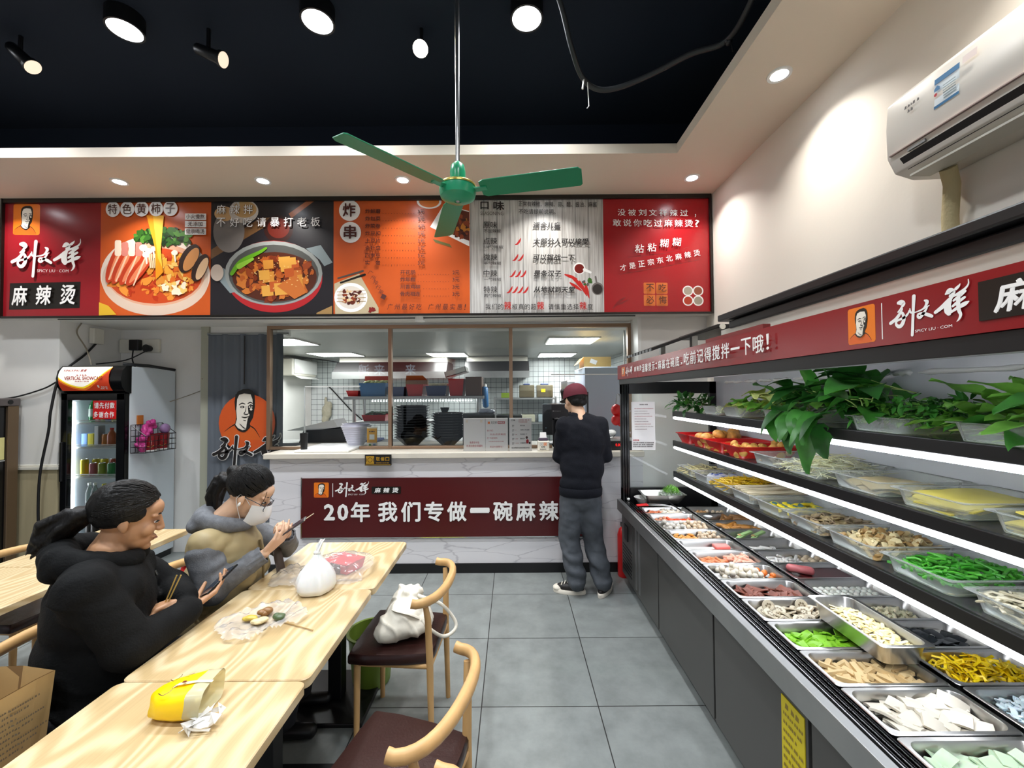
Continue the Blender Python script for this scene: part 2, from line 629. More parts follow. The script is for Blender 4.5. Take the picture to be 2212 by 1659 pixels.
def plank_mat():
	m = mat('whitewashed_planks_print', '#b9b6b2', .4)
	nt, N, L, b = nodes(m)
	g = N.new('ShaderNodeTexCoord')
	sp = N.new('ShaderNodeSeparateXYZ'); L.new(g.outputs['Object'], sp.inputs[0])
	md = N.new('ShaderNodeMath'); md.operation = 'PINGPONG'; md.inputs[1].default_value = .058
	L.new(sp.outputs[0], md.inputs[0])
	r0 = N.new('ShaderNodeValToRGB')
	r0.color_ramp.elements[0].position = 0; r0.color_ramp.elements[0].color = (.45, .45, .45, 1)
	r0.color_ramp.elements[1].position = .006; r0.color_ramp.elements[1].color = (1, 1, 1, 1)
	L.new(md.outputs[0], r0.inputs[0])
	mp = N.new('ShaderNodeMapping'); mp.inputs['Scale'].default_value = (30, 1, 1.5); L.new(g.outputs['Object'], mp.inputs[0])
	n = N.new('ShaderNodeTexNoise'); n.inputs['Scale'].default_value = 2.2; n.inputs['Detail'].default_value = 6
	L.new(mp.outputs[0], n.inputs['Vector'])
	rp = N.new('ShaderNodeValToRGB')
	rp.color_ramp.elements[0].position = .3; rp.color_ramp.elements[0].color = lin('#98938e')
	rp.color_ramp.elements[1].position = .6; rp.color_ramp.elements[1].color = lin('#c6c4c0')
	L.new(n.outputs[0], rp.inputs[0])
	mx = N.new('ShaderNodeMix'); mx.data_type = 'RGBA'; mx.blend_type = 'MULTIPLY'; mx.inputs[0].default_value = 1
	L.new(rp.outputs[0], mx.inputs[6]); L.new(r0.outputs[0], mx.inputs[7])
	L.new(mx.outputs[2], b.inputs['Base Color'])
	return m
M['plank'] = plank_mat()

# ---------------------------------------------------------------- the setting
b = MB().box(-5.2, -2.4, -.06, 2.1, 8.4, 0, M['floor'])
struct(b, 'floor')
b = MB().box(1.78, -2.4, 0, 1.9, 3.90, 3.36, M['wall'])
struct(b, 'wall_right')
# pier at the end of the counter, carrying the bulkhead
struct(MB().box(1.18, 3.79, 0, 1.78, 4.12, 2.3, M['wall2']), 'wall_pier')
struct(MB().box(1.15, 3.785, 1.1, 1.18, 4.06, 2.3, M['white']), 'trim_4')
# bulkhead above the counter
struct(MB().box(-5.2, 3.66, 2.3, 1.78, 3.92, 3.36, M['wall2']), 'wall_bulkhead')
struct(MB().box(-5.2, 3.92, 2.3, 1.78, 4.6, 2.36, M['wall2']), 'ceiling_lintel')
# dropped ceiling border with its white lip, dark void above
struct(MB().box(-5.2, 3.01, 3.36, 1.78, 3.66, 3.432, M['soffit']), 'ceiling_border_back')
struct(MB().box(1.22, -2.4, 3.36, 1.78, 3.01, 3.432, M['soffit']), 'ceiling_border_right')
b = MB()
b.box(-5.2, -2.4, 4.0, 1.78, 3.66, 4.05, M['dark'])
b.box(-5.2, 3.66, 3.36, 1.9, 3.92, 4.05, M['dark'])
b.box(1.78, -2.4, 3.36, 1.9, 3.66, 4.05, M['dark'])
struct(b, 'ceiling')
struct(MB().box(-5.3, -2.4, 0, -5.2, 4.4, 4.05, M['wall2']), 'wall_left')
b = MB()
b.box(-5.3, -2.5, 2.75, 1.9, -2.4, 4.05, M['wall2'])
b.box(-5.3, -2.5, 0, -4.6, -2.4, 2.75, M['wall2'])
b.box(1.3, -2.5, 0, 1.9, -2.4, 2.75, M['wall2'])
struct(b, 'wall_front')
# wall pillar beside the drinks fridge
b = MB()
b.box(-5.2, 3.75, 0, -4.08, 4.4, .955, M['wains'])
b.box(-5.2, 3.75, .955, -4.08, 4.4, 2.3, M['wall2'])
struct(b, 'wall_pillar')
b = MB().box(-5.2, 3.735, .955, -4.065, 4.34, .985, M['offw']).box(-5.2, 3.742, .985, -4.07, 4.34, 1.0, M['offw'])
struct(b, 'trim_1', bevel=.004)
# niche wall and doorway to the kitchen
b = MB().box(-4.08, 4.34, 0, -3.11, 4.44, 2.3, M['wall2'])
struct(b, 'wall_niche')
struct(MB().box(-3.11, 4.16, 0, -3.03, 4.44, 2.3, mat('grey_green_door_frame', '#a5a593', .6)), 'door_1')
struct(MB().box(-3.03, 4.18, 2.235, -2.36, 4.44, 2.3, M['wall2']), 'wall_doorhead')
# kitchen
struct(MB().box(-4.1, 8.3, 0, 2.1, 8.4, 2.3, M['ktile']), 'wall_kitchen_back')
struct(MB().box(1.9, 4.12, 0, 2.0, 8.3, 2.3, M['ktiles']), 'wall_kitchen_right')
struct(MB().box(-4.15, 4.44, 0, -4.0, 8.3, 2.3, M['wall2']), 'wall_kitchen_left')
struct(MB().box(-4.15, 4.6, 2.3, 2.1, 8.4, 2.36, mat('grey_ceiling_sheet', '#a3a49e', .35, metal=.2)), 'ceiling_kitchen')

# glazed screen on the counter: four bronze posts, rails, three panes, a serving hatch in the first
def window():
	w = bpy.data.objects.new('window_1', None)
	COL.objects.link(w)
	w.location = (0, 4.03, 1.086)
	ORG[w.name] = Vector((0, 4.03, 1.086))
	tag(w, kind='structure')
	z0, z1, y0, y1 = 1.086, 2.245, 4.005, 4.055
	for x in (-2.345, -1.175, -.01, 1.135):
		MB().box(x - .017, y0, z0, x + .017, y1, z1, M['bronze']).obj('window_post', w, bevel=.003)
	for x0, x1 in ((-2.36, 1.15),):
		MB().box(x0, y0, z1, x1, y1, z1 + .035, M['bronze']).obj('window_rail', w, bevel=.003)
	for x0, x1 in ((-2.328, -2.0), (-1.47, -1.192), (-1.158, -.027), (.007, .38)):
		MB().box(x0, y0, z0, x1, y1, z0 + .028, M['bronze']).obj('window_rail', w, bevel=.003)
	P = lambda x0, a, x1, c: [(x0, 4.03, a), (x1, 4.03, a), (x1, 4.03, c), (x0, 4.03, c)]
	g = MB()
	g.poly(P(-2.328, z0 + .028, -2.0, 1.69), M['glass']).poly(P(-1.47, z0 + .028, -1.192, 1.69), M['glass']).poly(P(-2.328, 1.69, -1.192, z1), M['glass'])
	g.obj('window_pane', w)
	MB().poly(P(-1.158, z0 + .028, -.027, z1), M['glass']).obj('window_pane', w)
	MB().poly(P(.007, z0 + .028, .38, z1), M['glass']).poly(P(.38, 1.79, 1.118, z1), M['glass']).obj('window_pane', w)
	e = MB()
	e.box(-2.006, 4.02, 1.1, -1.996, 4.04, 1.69, M['acryl']).box(-2.0, 4.02, 1.685, -1.47, 4.04, 1.695, M['white'])
	e.box(.38, 4.02, 1.785, 1.118, 4.04, 1.793, M['white'])
	e.obj('glass_edge_strip', w)
window()
# ---------------------------------------------------------------- menu board above the counter
# the board's own layout grid: 1540 units wide, measured off its artwork, y down
def board_pt(u, v, d):
	y = -v
	t, q = 437 - 30 * u / 1541, 690 - 15 * u / 1541
	return ((u - 1106) * .004065, 3.655 - d, 2.30 + 1.06 * (q - y) / (q - t))

class Sheet(Art):
	"""an Art in layout units with y down"""
	def T(s, body, x0, y0, x1, y1, m, **k):
		return s.text(body, x0, -y1, x1, -y0, m, **k)
	def Q(s, x0, y0, x1, y1, m):
		return s.rect(x0, -y1, x1, -y0, m)
	def E(s, x, y, a, b, m, **k):
		return s.ell(x, -y, a, b, m, **k)
	def RG(s, x, y, a, b, w, m, **k):
		return s.ring(x, -y, a, b, w, m, **k)
	def P(s, pts, m):
		return s.poly([(x, -y) for x, y in pts][::-1], m)
	def L(s, pts, m, w=None, grow=0.):
		return s.line([(p[0], -p[1]) + tuple(p[2:]) for p in pts], m, w, grow)
	def RR(s, x0, y0, x1, y1, r, m):
		pts = []
		for cx, cy, a in ((x1 - r, y1 - r, 0), (x0 + r, y1 - r, 90), (x0 + r, y0 + r, 180), (x1 - r, y0 + r, 270)):
			for i in range(5):
				t = R(a + i * 22.5)
				pts.append((cx + r * math.cos(t), cy + r * math.sin(t)))
		return s.P(pts, m)

def sub(sheet, x, y, k, kx=None):
	"""a Sheet that draws the same units at X, Y, scaled K"""
	kx = kx or k
	q = Sheet(lambda u, v, d: sheet.mp(x + u * kx, -y + v * k, d), sheet.step)
	q.k, q.mb = sheet.k, sheet.mb
	return q

# the brush-written mark: strokes on a 1422 x 1659 grid
BRUSH = [
	[(255, 665, 40), (290, 668, 62), (320, 690, 45), (285, 735, 22), (250, 770, 20)],
	[(305, 745, 18), (262, 805, 38), (215, 850, 40), (150, 885, 42)],
	[(262, 800, 26), (300, 790, 30), (318, 830, 40), (318, 880, 44), (290, 930, 46), (255, 940, 44), (225, 915, 34), (225, 880, 26), (265, 862, 26), (320, 850, 30), (370, 815, 24), (385, 780, 10)],
	[(398, 762, 14), (402, 800, 24), (430, 815, 18)],
	[(450, 632, 44), (440, 760, 36), (430, 900, 34), (424, 1000, 36), (418, 1062, 34)],
	[(572, 705, 18), (598, 725, 40), (582, 765, 26), (545, 800, 16)],
	[(455, 815, 10), (520, 805, 18), (580, 785, 18), (622, 770, 10)],
	[(600, 790, 16), (565, 835, 30), (520, 880, 34), (492, 870, 26), (500, 840, 22), (550, 845, 30), (600, 865, 38), (648, 892, 34)],
	[(800, 690, 20), (838, 670, 66), (872, 690, 50), (840, 720, 22)],
	[(880, 715, 24), (820, 770, 46), (755, 820, 44), (690, 858, 36)],
	[(838, 760, 50), (815, 820, 70), (820, 870, 74), (828, 895, 50)],
	[(905, 660, 34), (930, 640, 26), (945, 620, 8)],
	[(1022, 595, 8), (1022, 640, 14), (990, 680, 24), (930, 710, 26), (880, 730, 22)],
	[(880, 775, 22), (930, 745, 34), (990, 705, 28)],
	[(870, 830, 24), (920, 800, 34), (985, 765, 26)],
	[(850, 890, 22), (920, 855, 36), (985, 830, 44), (1022, 815, 14)],
	[(935, 720, 34), (925, 800, 40), (930, 880, 36), (945, 930, 30), (930, 970, 20), (908, 992, 8)],
]

def brush_mark(sh, x0, y0, x1, y1, m, grow=0.):
	"""the mark fitted into a box"""
	k = (y1 - y0) / (1075 - 590)
	kx = (x1 - x0) / (1030 - 135)
	q = sub(sh, x0 - 135 * kx, y0 - 590 * k, k, kx)
	for st in BRUSH:
		q.L(st, m, grow=grow)
	sh.k = q.k

FACE_HAIR = [(232, 330), (226, 270), (232, 225), (250, 195), (290, 178), (340, 176), (368, 190), (384, 225), (386, 280), (380, 320), (370, 255), (355, 215), (300, 205), (262, 215), (246, 250), (243, 300)]
def portrait(sh, x0, y0, x1, y1, square=True, k_body=None):
	"""the shop's printed emblem: a short-haired man's face in cream and black on orange"""
	k, kx = (y1 - y0) / (545 - 155), (x1 - x0) / (475 - 130)
	q = sub(sh, x0 - 130 * kx, y0 - 155 * k, k, kx)
	if square:
		q.RR(130, 155, 475, 545, 28, M['lorange'])
	q.P([(136, 500), (165, 465), (225, 432), (250, 470), (320, 480), (345, 440), (400, 475), (430, 520), (430, 540), (136, 540)], M['orange'])
	q.L([(150, 478, 3), (190, 450, 6), (235, 425, 9)], M['pdark'])
	q.L([(340, 435, 9), (385, 462, 7), (425, 520, 3)], M['pdark'])
	q.P([(232, 215), (300, 190), (375, 200), (386, 300), (372, 380), (348, 420), (348, 450), (300, 478), (250, 465), (228, 440), (240, 380), (232, 310)], M['pdark'])
	q.P([(246, 250), (262, 218), (300, 208), (352, 214), (366, 250), (370, 290), (350, 285), (330, 300), (335, 345), (345, 360), (330, 390), (322, 430), (318, 462), (290, 470), (255, 455), (234, 430), (246, 390), (240, 330)], M['cream'])
	q.P(FACE_HAIR, M['pdark'])
	q.L([(262, 290, 5), (285, 278, 9), (308, 284, 6)], M['pdark'])
	q.L([(330, 282, 5), (350, 272, 8), (372, 282, 5)], M['pdark'])
	q.E(288, 305, 17, 8, M['pdark']).E(286, 305, 6, 4, M['cream'])
	q.E(352, 305, 15, 8, M['cream']).E(354, 304, 8, 5, M['pdark'])
	q.L([(318, 300, 3), (312, 335, 5), (302, 352, 6), (325, 358, 7), (338, 350, 4)], M['pdark'])
	q.L([(285, 375, 5), (310, 380, 9), (338, 372, 5)], M['pdark'])
	q.L([(298, 398, 4), (315, 402, 5)], M['pdark'])
	q.L([(270, 425, 4), (300, 452, 7), (320, 455, 3)], M['pdark'])
	q.E(358, 322, 10, 8, M['cream'])
	q.L([(236, 438, 8), (262, 466, 12), (305, 478, 12), (345, 450, 8)], M['pdark'])
	sh.k = q.k

def blobs(sh, x, y, a, b, n, cols, s0, s1, seed, inside=None):
	g = random.Random(seed)
	for i in range(n):
		t, rr = g.random() * 6.283, math.sqrt(g.random())
		px, py = x + a * rr * math.cos(t), y + b * rr * math.sin(t)
		if inside and not inside(px, py):
			continue
		s = s0 + (s1 - s0) * g.random()
		sh.E(px, py, s, s * (.4 + .5 * g.random()), g.choice(cols), rot=g.random() * 180, n=9, wob=.18)

def pm(name, c):
	if name not in M:
		M[name] = mat(name, c, .35)
	return M[name]

def menu():
	root = thing('menu_board', 'long printed menu board in six panels with a black edge frame above the counter', 'menu board', (-1.4, 3.65, 2.3))
	f = MB()
	def bar(x0, y0, x1, y1):
		a = [board_pt(x0, -y0, 0), board_pt(x1, -y0, 0), board_pt(x1, -y1, 0), board_pt(x0, -y1, 0)]
		a = [(p[0], q, p[2]) for q in (3.632, 3.66) for p in a]
		f.add(a, [(0, 3, 2, 1), (4, 5, 6, 7), (0, 1, 5, 4), (1, 2, 6, 5), (2, 3, 7, 6), (3, 0, 4, 7)], M['pdark'])
	top = lambda x: 437 - 30 * x / 1541
	bot = lambda x: 690 - 15 * x / 1541
	n = 1
	def strip(d0, d1, fn):
		a = [board_pt(0, -(fn(0) + d0), 0), board_pt(1541, -(fn(1541) + d0), 0), board_pt(1541, -(fn(1541) + d1), 0), board_pt(0, -(fn(0) + d1), 0)]
		a = [(p[0], q, p[2]) for q in (3.635, 3.66) for p in a]
		f.add(a, [(0, 3, 2, 1), (4, 5, 6, 7), (0, 1, 5, 4), (1, 2, 6, 5), (2, 3, 7, 6), (3, 0, 4, 7)], M['pdark'])
	strip(0, 9, top); strip(-4, 0, bot)
	bar(0, 437, 4, 690); bar(1537, 408, 1541, 675)
	f.obj('frame', root)
	def panel(x0, x1, base):
		s = Sheet(board_pt, .00003)
		s.k = 1
		t0, t1, b0, b1 = top(x0) + 8, top(x1) + 8, bot(x0) - 3, bot(x1) - 3
		s.P([(x0, t0), (x1, t1), (x1, b1), (x0, b0)], base)
		x = Sheet(board_pt, .00003)
		x.k = 450
		return s, x
	# --- maroon panel with the emblem
	M['mred'] = mat('crimson_print', '#8f1620', .28)
	s, t = panel(4, 213, M['mred'])
	portrait(s, 22, 446, 80, 512)
	brush_mark(t, 23, 520, 174, 603, M['pwhite'])
	t.T('SPICY LIU · COM', 80, 586, 148, 592, M['pwhite'])
	s.P([(18, 615), (171, 611), (170, 667), (17, 671)], M['pdark'])
	for i, ch in enumerate('麻辣烫'):
		t.T(ch, 26 + 52 * i, 621 - i * 1.5, 60 + 52 * i, 663 - i * 1.5, M['pwhite'], bold=.035, shear=.12)
	s.k = 2
	p = s.mb.obj('printed_panel', root); t.mb.obj('lettering', p)
	# --- orange tomato soup panel
	M['mor'] = mat('orange_gradient_print', '#c25420', .3, var=.12, vscale=1.2)
	s, t = panel(213, 453, M['mor'])
	s.E(333, 596, 119, 86, pm('bowl_white', '#e8d9cb'), n=48).E(333, 606, 116, 76, pm('bowl_shade_print', '#d6bda9'), n=48)
	s.E(333, 594, 108, 68, pm('bowl_inner', '#d8a284')).E(332, 597, 103, 60, pm('soup_red', '#c2461c'))
	blobs(s, 332, 598, 96, 52, 90, [pm('soup_or', '#d96a22'), pm('soup_lt', '#e88f35'), pm('soup_dk', '#b23312'), pm('soup_or2', '#e07c2c')], 4, 13, 5)
	blobs(s, 372, 590, 50, 42, 60, [pm('tom_y', '#e9a43c'), pm('tom_p', '#ecc06a'), pm('soup_or', '#d96a22'), pm('tom_o', '#d88a34')], 4, 12, 6)
	blobs(s, 350, 514, 62, 17, 110, [pm('leaf_d', '#1d3b14'), pm('leaf_m', '#2f5c1e'), pm('leaf_b', '#4b7f2d'), pm('leaf_x', '#142b10')], 4, 11, 7)
	for i, (x, y) in enumerate(((246, 572), (262, 576), (282, 580), (300, 584))):
		s.E(x, y, 13, 44, pm('prawn_red', '#bf3d1e'), rot=-20 - 6 * i).E(x + 3, y - 2, 6, 40, pm('prawn_lt', '#e3835a'), rot=-20 - 6 * i)
		s.L([(x - 12, y + 34, 3), (x + 2, y, 4), (x + 16, y - 34, 2)], pm('prawn_hi', '#f0c3a2'))
	for i in range(4):
		s.RR(246 + i * 15, 522 + (i % 2) * 4, 260 + i * 15, 556, 4, pm('ham_pink', '#cf7f72') if i % 2 else pm('ham_cream', '#ecd9c3'))
	for x, y, r in ((308, 538, 9), (320, 545, 8), (314, 553, 8), (330, 540, 6), (376, 548, 7)):
		s.E(x, y, r, r * .8, pm('enoki', '#efe3cf')); s.L([(x, y + 4, 4), (x + 2, y + 18, 3)], pm('enoki', '#efe3cf'))
	for i in range(5):
		s.L([(322 + i * 4, 552, 3), (324 + i * 4, 580, 3)], pm('enoki2', '#e2c79e'))
	s.E(408, 560, 18, 34, pm('mussel', '#33221c'), rot=-30).E(412, 562, 12, 28, pm('mussel_in', '#c98a52'), rot=-30).E(432, 580, 15, 32, pm('mussel', '#33221c'), rot=-25).E(436, 582, 9, 26, pm('mussel_in2', '#d9b48d'), rot=-25)
	s.P([(314, 468), (352, 468), (344, 540), (352, 590), (336, 606), (334, 540)], pm('pour_y', '#e8931d')).P([(328, 468), (352, 468), (346, 540), (350, 580), (340, 560)], pm('pour_l', '#f3b63d'))
	blobs(s, 378, 622, 30, 10, 14, [pm('egg_w', '#eee0c4'), pm('tom_p', '#ecc06a')], 5, 11, 9)
	s.P([(214, 655), (234, 662), (252, 681), (214, 683)], pm('yellow_cloth_print', '#dcae2c'))
	for i, ch in enumerate('特色黄柿子'):
		cx, cy = 241 + 31.3 * i, 456 - i * .8
		s.E(cx, cy, 15.5, 16.5, M['pwhite'])
		t.T(ch, cx - 10, cy - 11, cx + 10, cy + 11, pm('choc_ink', '#4b2417'), bold=.012)
	for i, ch in enumerate(('小火慢熬', '无添加', '健康喝汤')):
		s.RR(398, 463 + 16 * i, 444, 477 + 16 * i, 1, M['pwhite'])
		w = 20 if i != 1 else 16
		t.T(ch, 421 - w, 465 + 16 * i, 421 + w, 475 + 16 * i, pm('choc_ink', '#4b2417'), bold=.01)
	s.k = 2
	p = s.mb.obj('printed_panel', root); t.mb.obj('lettering', p)
	# --- dark panel with the braised pot
	s, t = panel(453, 720, pm('slate_print', '#1d1a1e'))
	s.P([(454, 540), (560, 470), (596, 468), (596, 474), (520, 520), (454, 560)], pm('tray_wood', '#6a4a2c'))
	s.E(492, 500, 34, 46, pm('jar_grey', '#76706c')).E(482, 462, 22, 16, pm('jar_cream', '#c9a070')).E(524, 456, 32, 26, pm('cup_white', '#c9bfb4')).E(526, 452, 26, 18, pm('cup_tan', '#c19a66'))
	s.L([(508, 424, 4), (514, 448, 5)], pm('spoon_white', '#d8d0c5'))
	s.P([(622, 460), (672, 424), (688, 424), (628, 470)], pm('ladle_wood', '#a4603a'))
	s.E(600, 494, 32, 30, pm('ladle_dark', '#2a100c')).E(600, 492, 24, 22, pm('ladle_red', '#5a1a10'))
	s.E(590, 595, 106, 76, pm('pot_red', '#8f1a1c')).E(592, 600, 104, 75, pm('pot_red2', '#a32024'), n=48)
	s.P([(463, 582), (482, 580), (506, 606), (516, 628), (496, 634), (470, 604)], pm('handle_grey', '#7e8a8d')).P([(660, 536), (692, 528), (718, 566), (700, 574), (690, 560)], pm('handle_grey', '#7e8a8d'))
	s.E(590, 590, 106, 70, pm('pot_rim', '#8b8f8c')).E(590, 592, 98, 64, pm('pot_in', '#4a4b48')).E(592, 598, 92, 54, pm('stew_dark', '#4a2113'))
	blobs(s, 596, 600, 84, 46, 120, [pm('stew_a', '#8a3d1a'), pm('stew_b', '#a5521f'), pm('stew_c', '#6d2a12'), pm('stew_d', '#b96a2a')], 4, 12, 11)
	g = random.Random(3)
	for i in range(16):
		x, y, a = 560 + g.random() * 80, 560 + g.random() * 70, g.random() * .6
		w = 9 + g.random() * 7
		s.P([(x - w, y - w * .7), (x + w * .9, y - w + a * 4), (x + w, y + w * .8), (x - w * .8, y + w)], g.choice([pm('tofu_a', '#c08134'), pm('tofu_b', '#b2622a'), pm('tofu_c', '#c9923f'), pm('tofu_d', '#a94f22')]))
	s.P([(598, 618), (640, 592), (662, 632), (636, 646)], pm('tofu_b', '#b2622a'))
	blobs(s, 606, 585, 70, 40, 40, [pm('sesame', '#d9b070')], 1, 2.2, 12)
	s.L([(500, 592, 8), (520, 566, 10), (560, 545, 7), (574, 536, 5)], pm('bokchoy', '#5d9a1e')).L([(516, 576, 12), (545, 560, 6)], pm('bokchoy2', '#86b83a'))
	s.E(468, 590, 14, 18, pm('side_dish', '#b7a79a'))
	s.P([(684, 676), (718, 660), (718, 679), (684, 680)], pm('tan_corner_print', '#9a7a4c'))
	for row, ln in ((0, '麻辣拌'), (1, '不好吃请暴打老板')):
		for i, ch in enumerate(ln):
			x, y = 467 + 29.3 * i, 444 + 28 * row - i * .5
			t.T(ch, x - .8, y - .2, x + 20.8, y + 20.6, pm('choc_ink2', '#39170e'), bold=.04)
			t.T(ch, x, y, x + 20, y + 20, M['pwhite'], bold=.008)
	s.k = 2
	p = s.mb.obj('printed_panel', root); t.mb.obj('lettering', p)
	# --- orange price list of fried skewers
	s, t = panel(720, 1016, M['mor'])
	s.E(928, 430, 27, 16, M['pwhite']).E(928, 430, 22, 13, pm('sauce_or', '#d9762e'))
	s.P([(960, 436), (1015, 450), (1015, 528), (930, 486)], M['pwhite']).P([(992, 446), (1015, 452), (1015, 516), (972, 500)], pm('fried_dk', '#5a2410'))
	blobs(s, 996, 482, 24, 26, 40, [pm('fried_a', '#8a3a12'), pm('fried_b', '#c07a24'), pm('fried_c', '#3d160b')], 3, 8, 21, lambda x, y: x < 1013 and y > 440 + (1016 - x) * .1)
	for i in range(14):
		x = 938 + i * 2.6
		s.L([(x, 514 + i * .8, 2.4), (x + 5, 521 + i * .8, 1)], pm('rosemary', '#5c5a2a'))
	s.P([(722, 612), (776, 590), (818, 664), (818, 676), (724, 680)], pm('cloth_beige', '#b9a888'))
	s.L([(736, 610, 4), (788, 592, 5)], M['pdark']).L([(730, 600, 3), (784, 584, 4)], pm('fork_steel', '#4a4642'))
	s.E(758, 642, 36, 32, M['pwhite']).E(758, 642, 29, 25, pm('plate_in', '#d8cec2'))
	for i in range(4):
		s.L([(728, 630 + i * 7, 1.2), (790, 626 + i * 8, 1.2)], pm('stick', '#a98c5c'))
		blobs(s, 759, 630 + i * 7.5, 20, 3, 9, [pm('meat_a', '#5e2414'), pm('meat_b', '#8a3a1c'), pm('meat_c', '#d9b98a'), pm('meat_d', '#46180e')], 3, 6, 30 + i)
	blobs(s, 806, 668, 10, 6, 7, [pm('tomato_sm', '#7c1b18')], 3, 5, 41)
	for i, ch in enumerate('炸串'):
		s.E(755 + i * 2, 452 + 48 * i, 23, 23, M['pwhite'])
		t.T(ch, 741 + i * 2, 437 + 48 * i, 769 + i * 2, 467 + 48 * i, M['bink'], bold=.04)
	rows = (('炸鲜蘑', '3元'), ('炸包菜', '3元'), ('炸菜卷', '4元'), ('炸豆扣', '3元'), ('土豆片', '3元'), ('金针菇', '3元'), ('四季豆', '3元'), ('实　蛋', '3元'))
	for i, (a, c) in enumerate(rows):
		y = 449 + 16.2 * i
		t.T(a, 790, y, 823, y + 10, M['bink'], bold=.03)
		for k in range(12):
			s.E(828 + k * 6.1, y + 8.4, .8, .8, M['bink'], n=6); s.k -= 1
		t.T(c, 904, y, 919, y + 9.5, M['bink'], bold=.03)
	for i, (a, c) in enumerate((('开花肠', '2元'), ('炸年糕', '3元'), ('川香鸡柳', '3元'), ('骨肉相连', '3元'))):
		y = 582.5 + 15.7 * i
		t.T(a, 866, y, 899 + (i > 1) * 10, y + 10, M['bink'], bold=.03)
		for k in range(12 - 2 * (i > 1)):
			s.E(904 + (i > 1) * 12 + k * 6, y + 8.4, .8, .8, M['bink'], n=6); s.k -= 1
		t.T(c, 979, y, 994, y + 9.5, M['bink'], bold=.03)
	for i, ch in enumerate('广州排行第一'):
		t.T(ch, 797 + 5.6 * i, 584 + 10.4 * i, 807 + 5.6 * i, 594 + 10.4 * i, M['bink'], rot=-28)
	for i, ch in enumerate('广州最好吃广州最实惠!'):
		x = 838 + 15.6 * i + (10 if i > 4 else 0)
		t.T(ch, x, 656, x + (12 if ch != '!' else 4), 669, M['bink'], shear=.15, bold=.01)
	s.k = 2
	p = s.mb.obj('printed_panel', root); t.mb.obj('lettering', p)
	# --- seasoning panel on whitewashed planks
	s, t = panel(1016, 1307, M['plank'])
	t.T('口', 1040, 430, 1058, 447, M['ink'], bold=.04); t.T('味', 1068, 429, 1092, 449, M['ink'], bold=.035)
	t.T('SEASONING', 1040, 452, 1090, 460, pm('grey_ink', '#57524e'))
	t.T('正常有辣椒、麻辣、蒜、醋、酱油、麻酱', 1123, 428, 1293, 440, M['ink'], bold=.01)
	t.T('不吃请提前说明。', 1123, 445, 1203, 457, M['ink'], bold=.01)
	heat = pm('chili_red', '#b3201a')
	for i, (a, c, d, n) in enumerate((('原味', '不加辣椒', '适合儿童', 0), ('点辣', '1/4勺辣椒', '大部分人可以接受', 1), ('微辣', '半勺辣椒', '可以挑战一下', 2), ('中辣', '一勺辣椒', '是条汉子', 3), ('特辣', '两勺辣椒', '从地狱到天堂', 4))):
		y = 474 + 35.6 * i
		t.T(a, 1046, y, 1076, y + 15, M['ink'], bold=.012); t.T(c, 1047, y + 17, 1047 + 37 + (i == 1) * 5, y + 25, M['ink'], bold=.008)
		t.T(d, 1154, y, 1154 + 15.0 * len(d), y + 14, M['ink'], bold=.05, shear=.15)
		for k in range(n):
			x = 1121 - (n - 1) * 6 + k * 11.5 - (n > 3) * 1
			s.L([(x - 6, y + 14, 1.2), (x - 1, y + 12, 4), (x + 4, y + 5, 4), (x + 6, y, 1.5)], heat)
	s.E(1254, 575, 13, 13, M['pwhite']).E(1254, 576, 10.5, 10.5, pm('powder', '#6e1710')).L([(1265, 578, 7), (1278, 584, 5)], M['pwhite'])
	for x, y, a, l in ((1236, 594, 20, 14), (1248, 604, 40, 16), (1254, 612, 52, 18), (1262, 620, 65, 18), (1270, 624, 75, 18), (1246, 616, 35, 15)):
		c, d = math.cos(R(a)), math.sin(R(a))
		s.L([(x - c * l, y - d * l, 3), (x, y, 7), (x + c * l, y + d * l, 1.5)], heat)
	blobs(s, 1272, 606, 10, 6, 12, [pm('leaf_m', '#2f5c1e'), pm('grey_ink', '#57524e')], 2, 5, 51)
	s.E(1293, 620, 13, 14, pm('bowl_grey', '#6a6360')).E(1293, 621, 10.5, 11, pm('pepper', '#2a2422')).L([(1291, 607, 4), (1289, 594, 4)], pm('bowl_grey', '#6a6360'))
	x = 1050
	for ch in '我们的辣椒真的超辣 请慎重选择辣度':
		big = ch == '辣' and True
		w = 16 if big else (6 if ch == ' ' else 12.5)
		if ch != ' ':
			t.T(ch, x, 650 if big else 655, x + w - 1, 668, heat if big else M['ink'], bold=.03 if big else .012)
		x += w + 1
	s.k = 2
	p = s.mb.obj('printed_panel', root); t.mb.obj('lettering', p)
	# --- red slogan panel
	M['mred2'] = mat('scarlet_print', '#9a121a', .26)
	s, t = panel(1307, 1538, M['mred2'])
	for i, ch in enumerate('没被刘文祥辣过，'):
		t.T(ch, 1338 + 22.6 * i, 443, 1338 + 22.6 * i + (17 if i < 7 else 4), 458 if i < 7 else 461, M['pwhite'], bold=.01) if i < 7 else t.T(ch, 1505, 453, 1508, 460, M['pwhite'])
	for i, ch in enumerate('敢说你吃过麻辣烫?'):
		t.T(ch, 1327 + 22.3 * i, 466, 1327 + 22.3 * i + (18 if i < 8 else 9), 482, M['pwhite'], bold=.01)
	for i, ch in enumerate('粘粘糊糊'):
		y = 526 - 6.5 * (i > 1) - 3 * i
		t.T(ch, 1374 + 27 * i, y - 4, 1394 + 27 * i, y + 15, M['pwhite'], bold=.012, shear=.1)
	for i, ch in enumerate('才是正宗东北麻辣烫'):
		t.T(ch, 1341 + 20 * i, 567 - 4.2 * i, 1355 + 20 * i, 581 - 4.2 * i, M['pwhite'], rot=8, bold=.012)
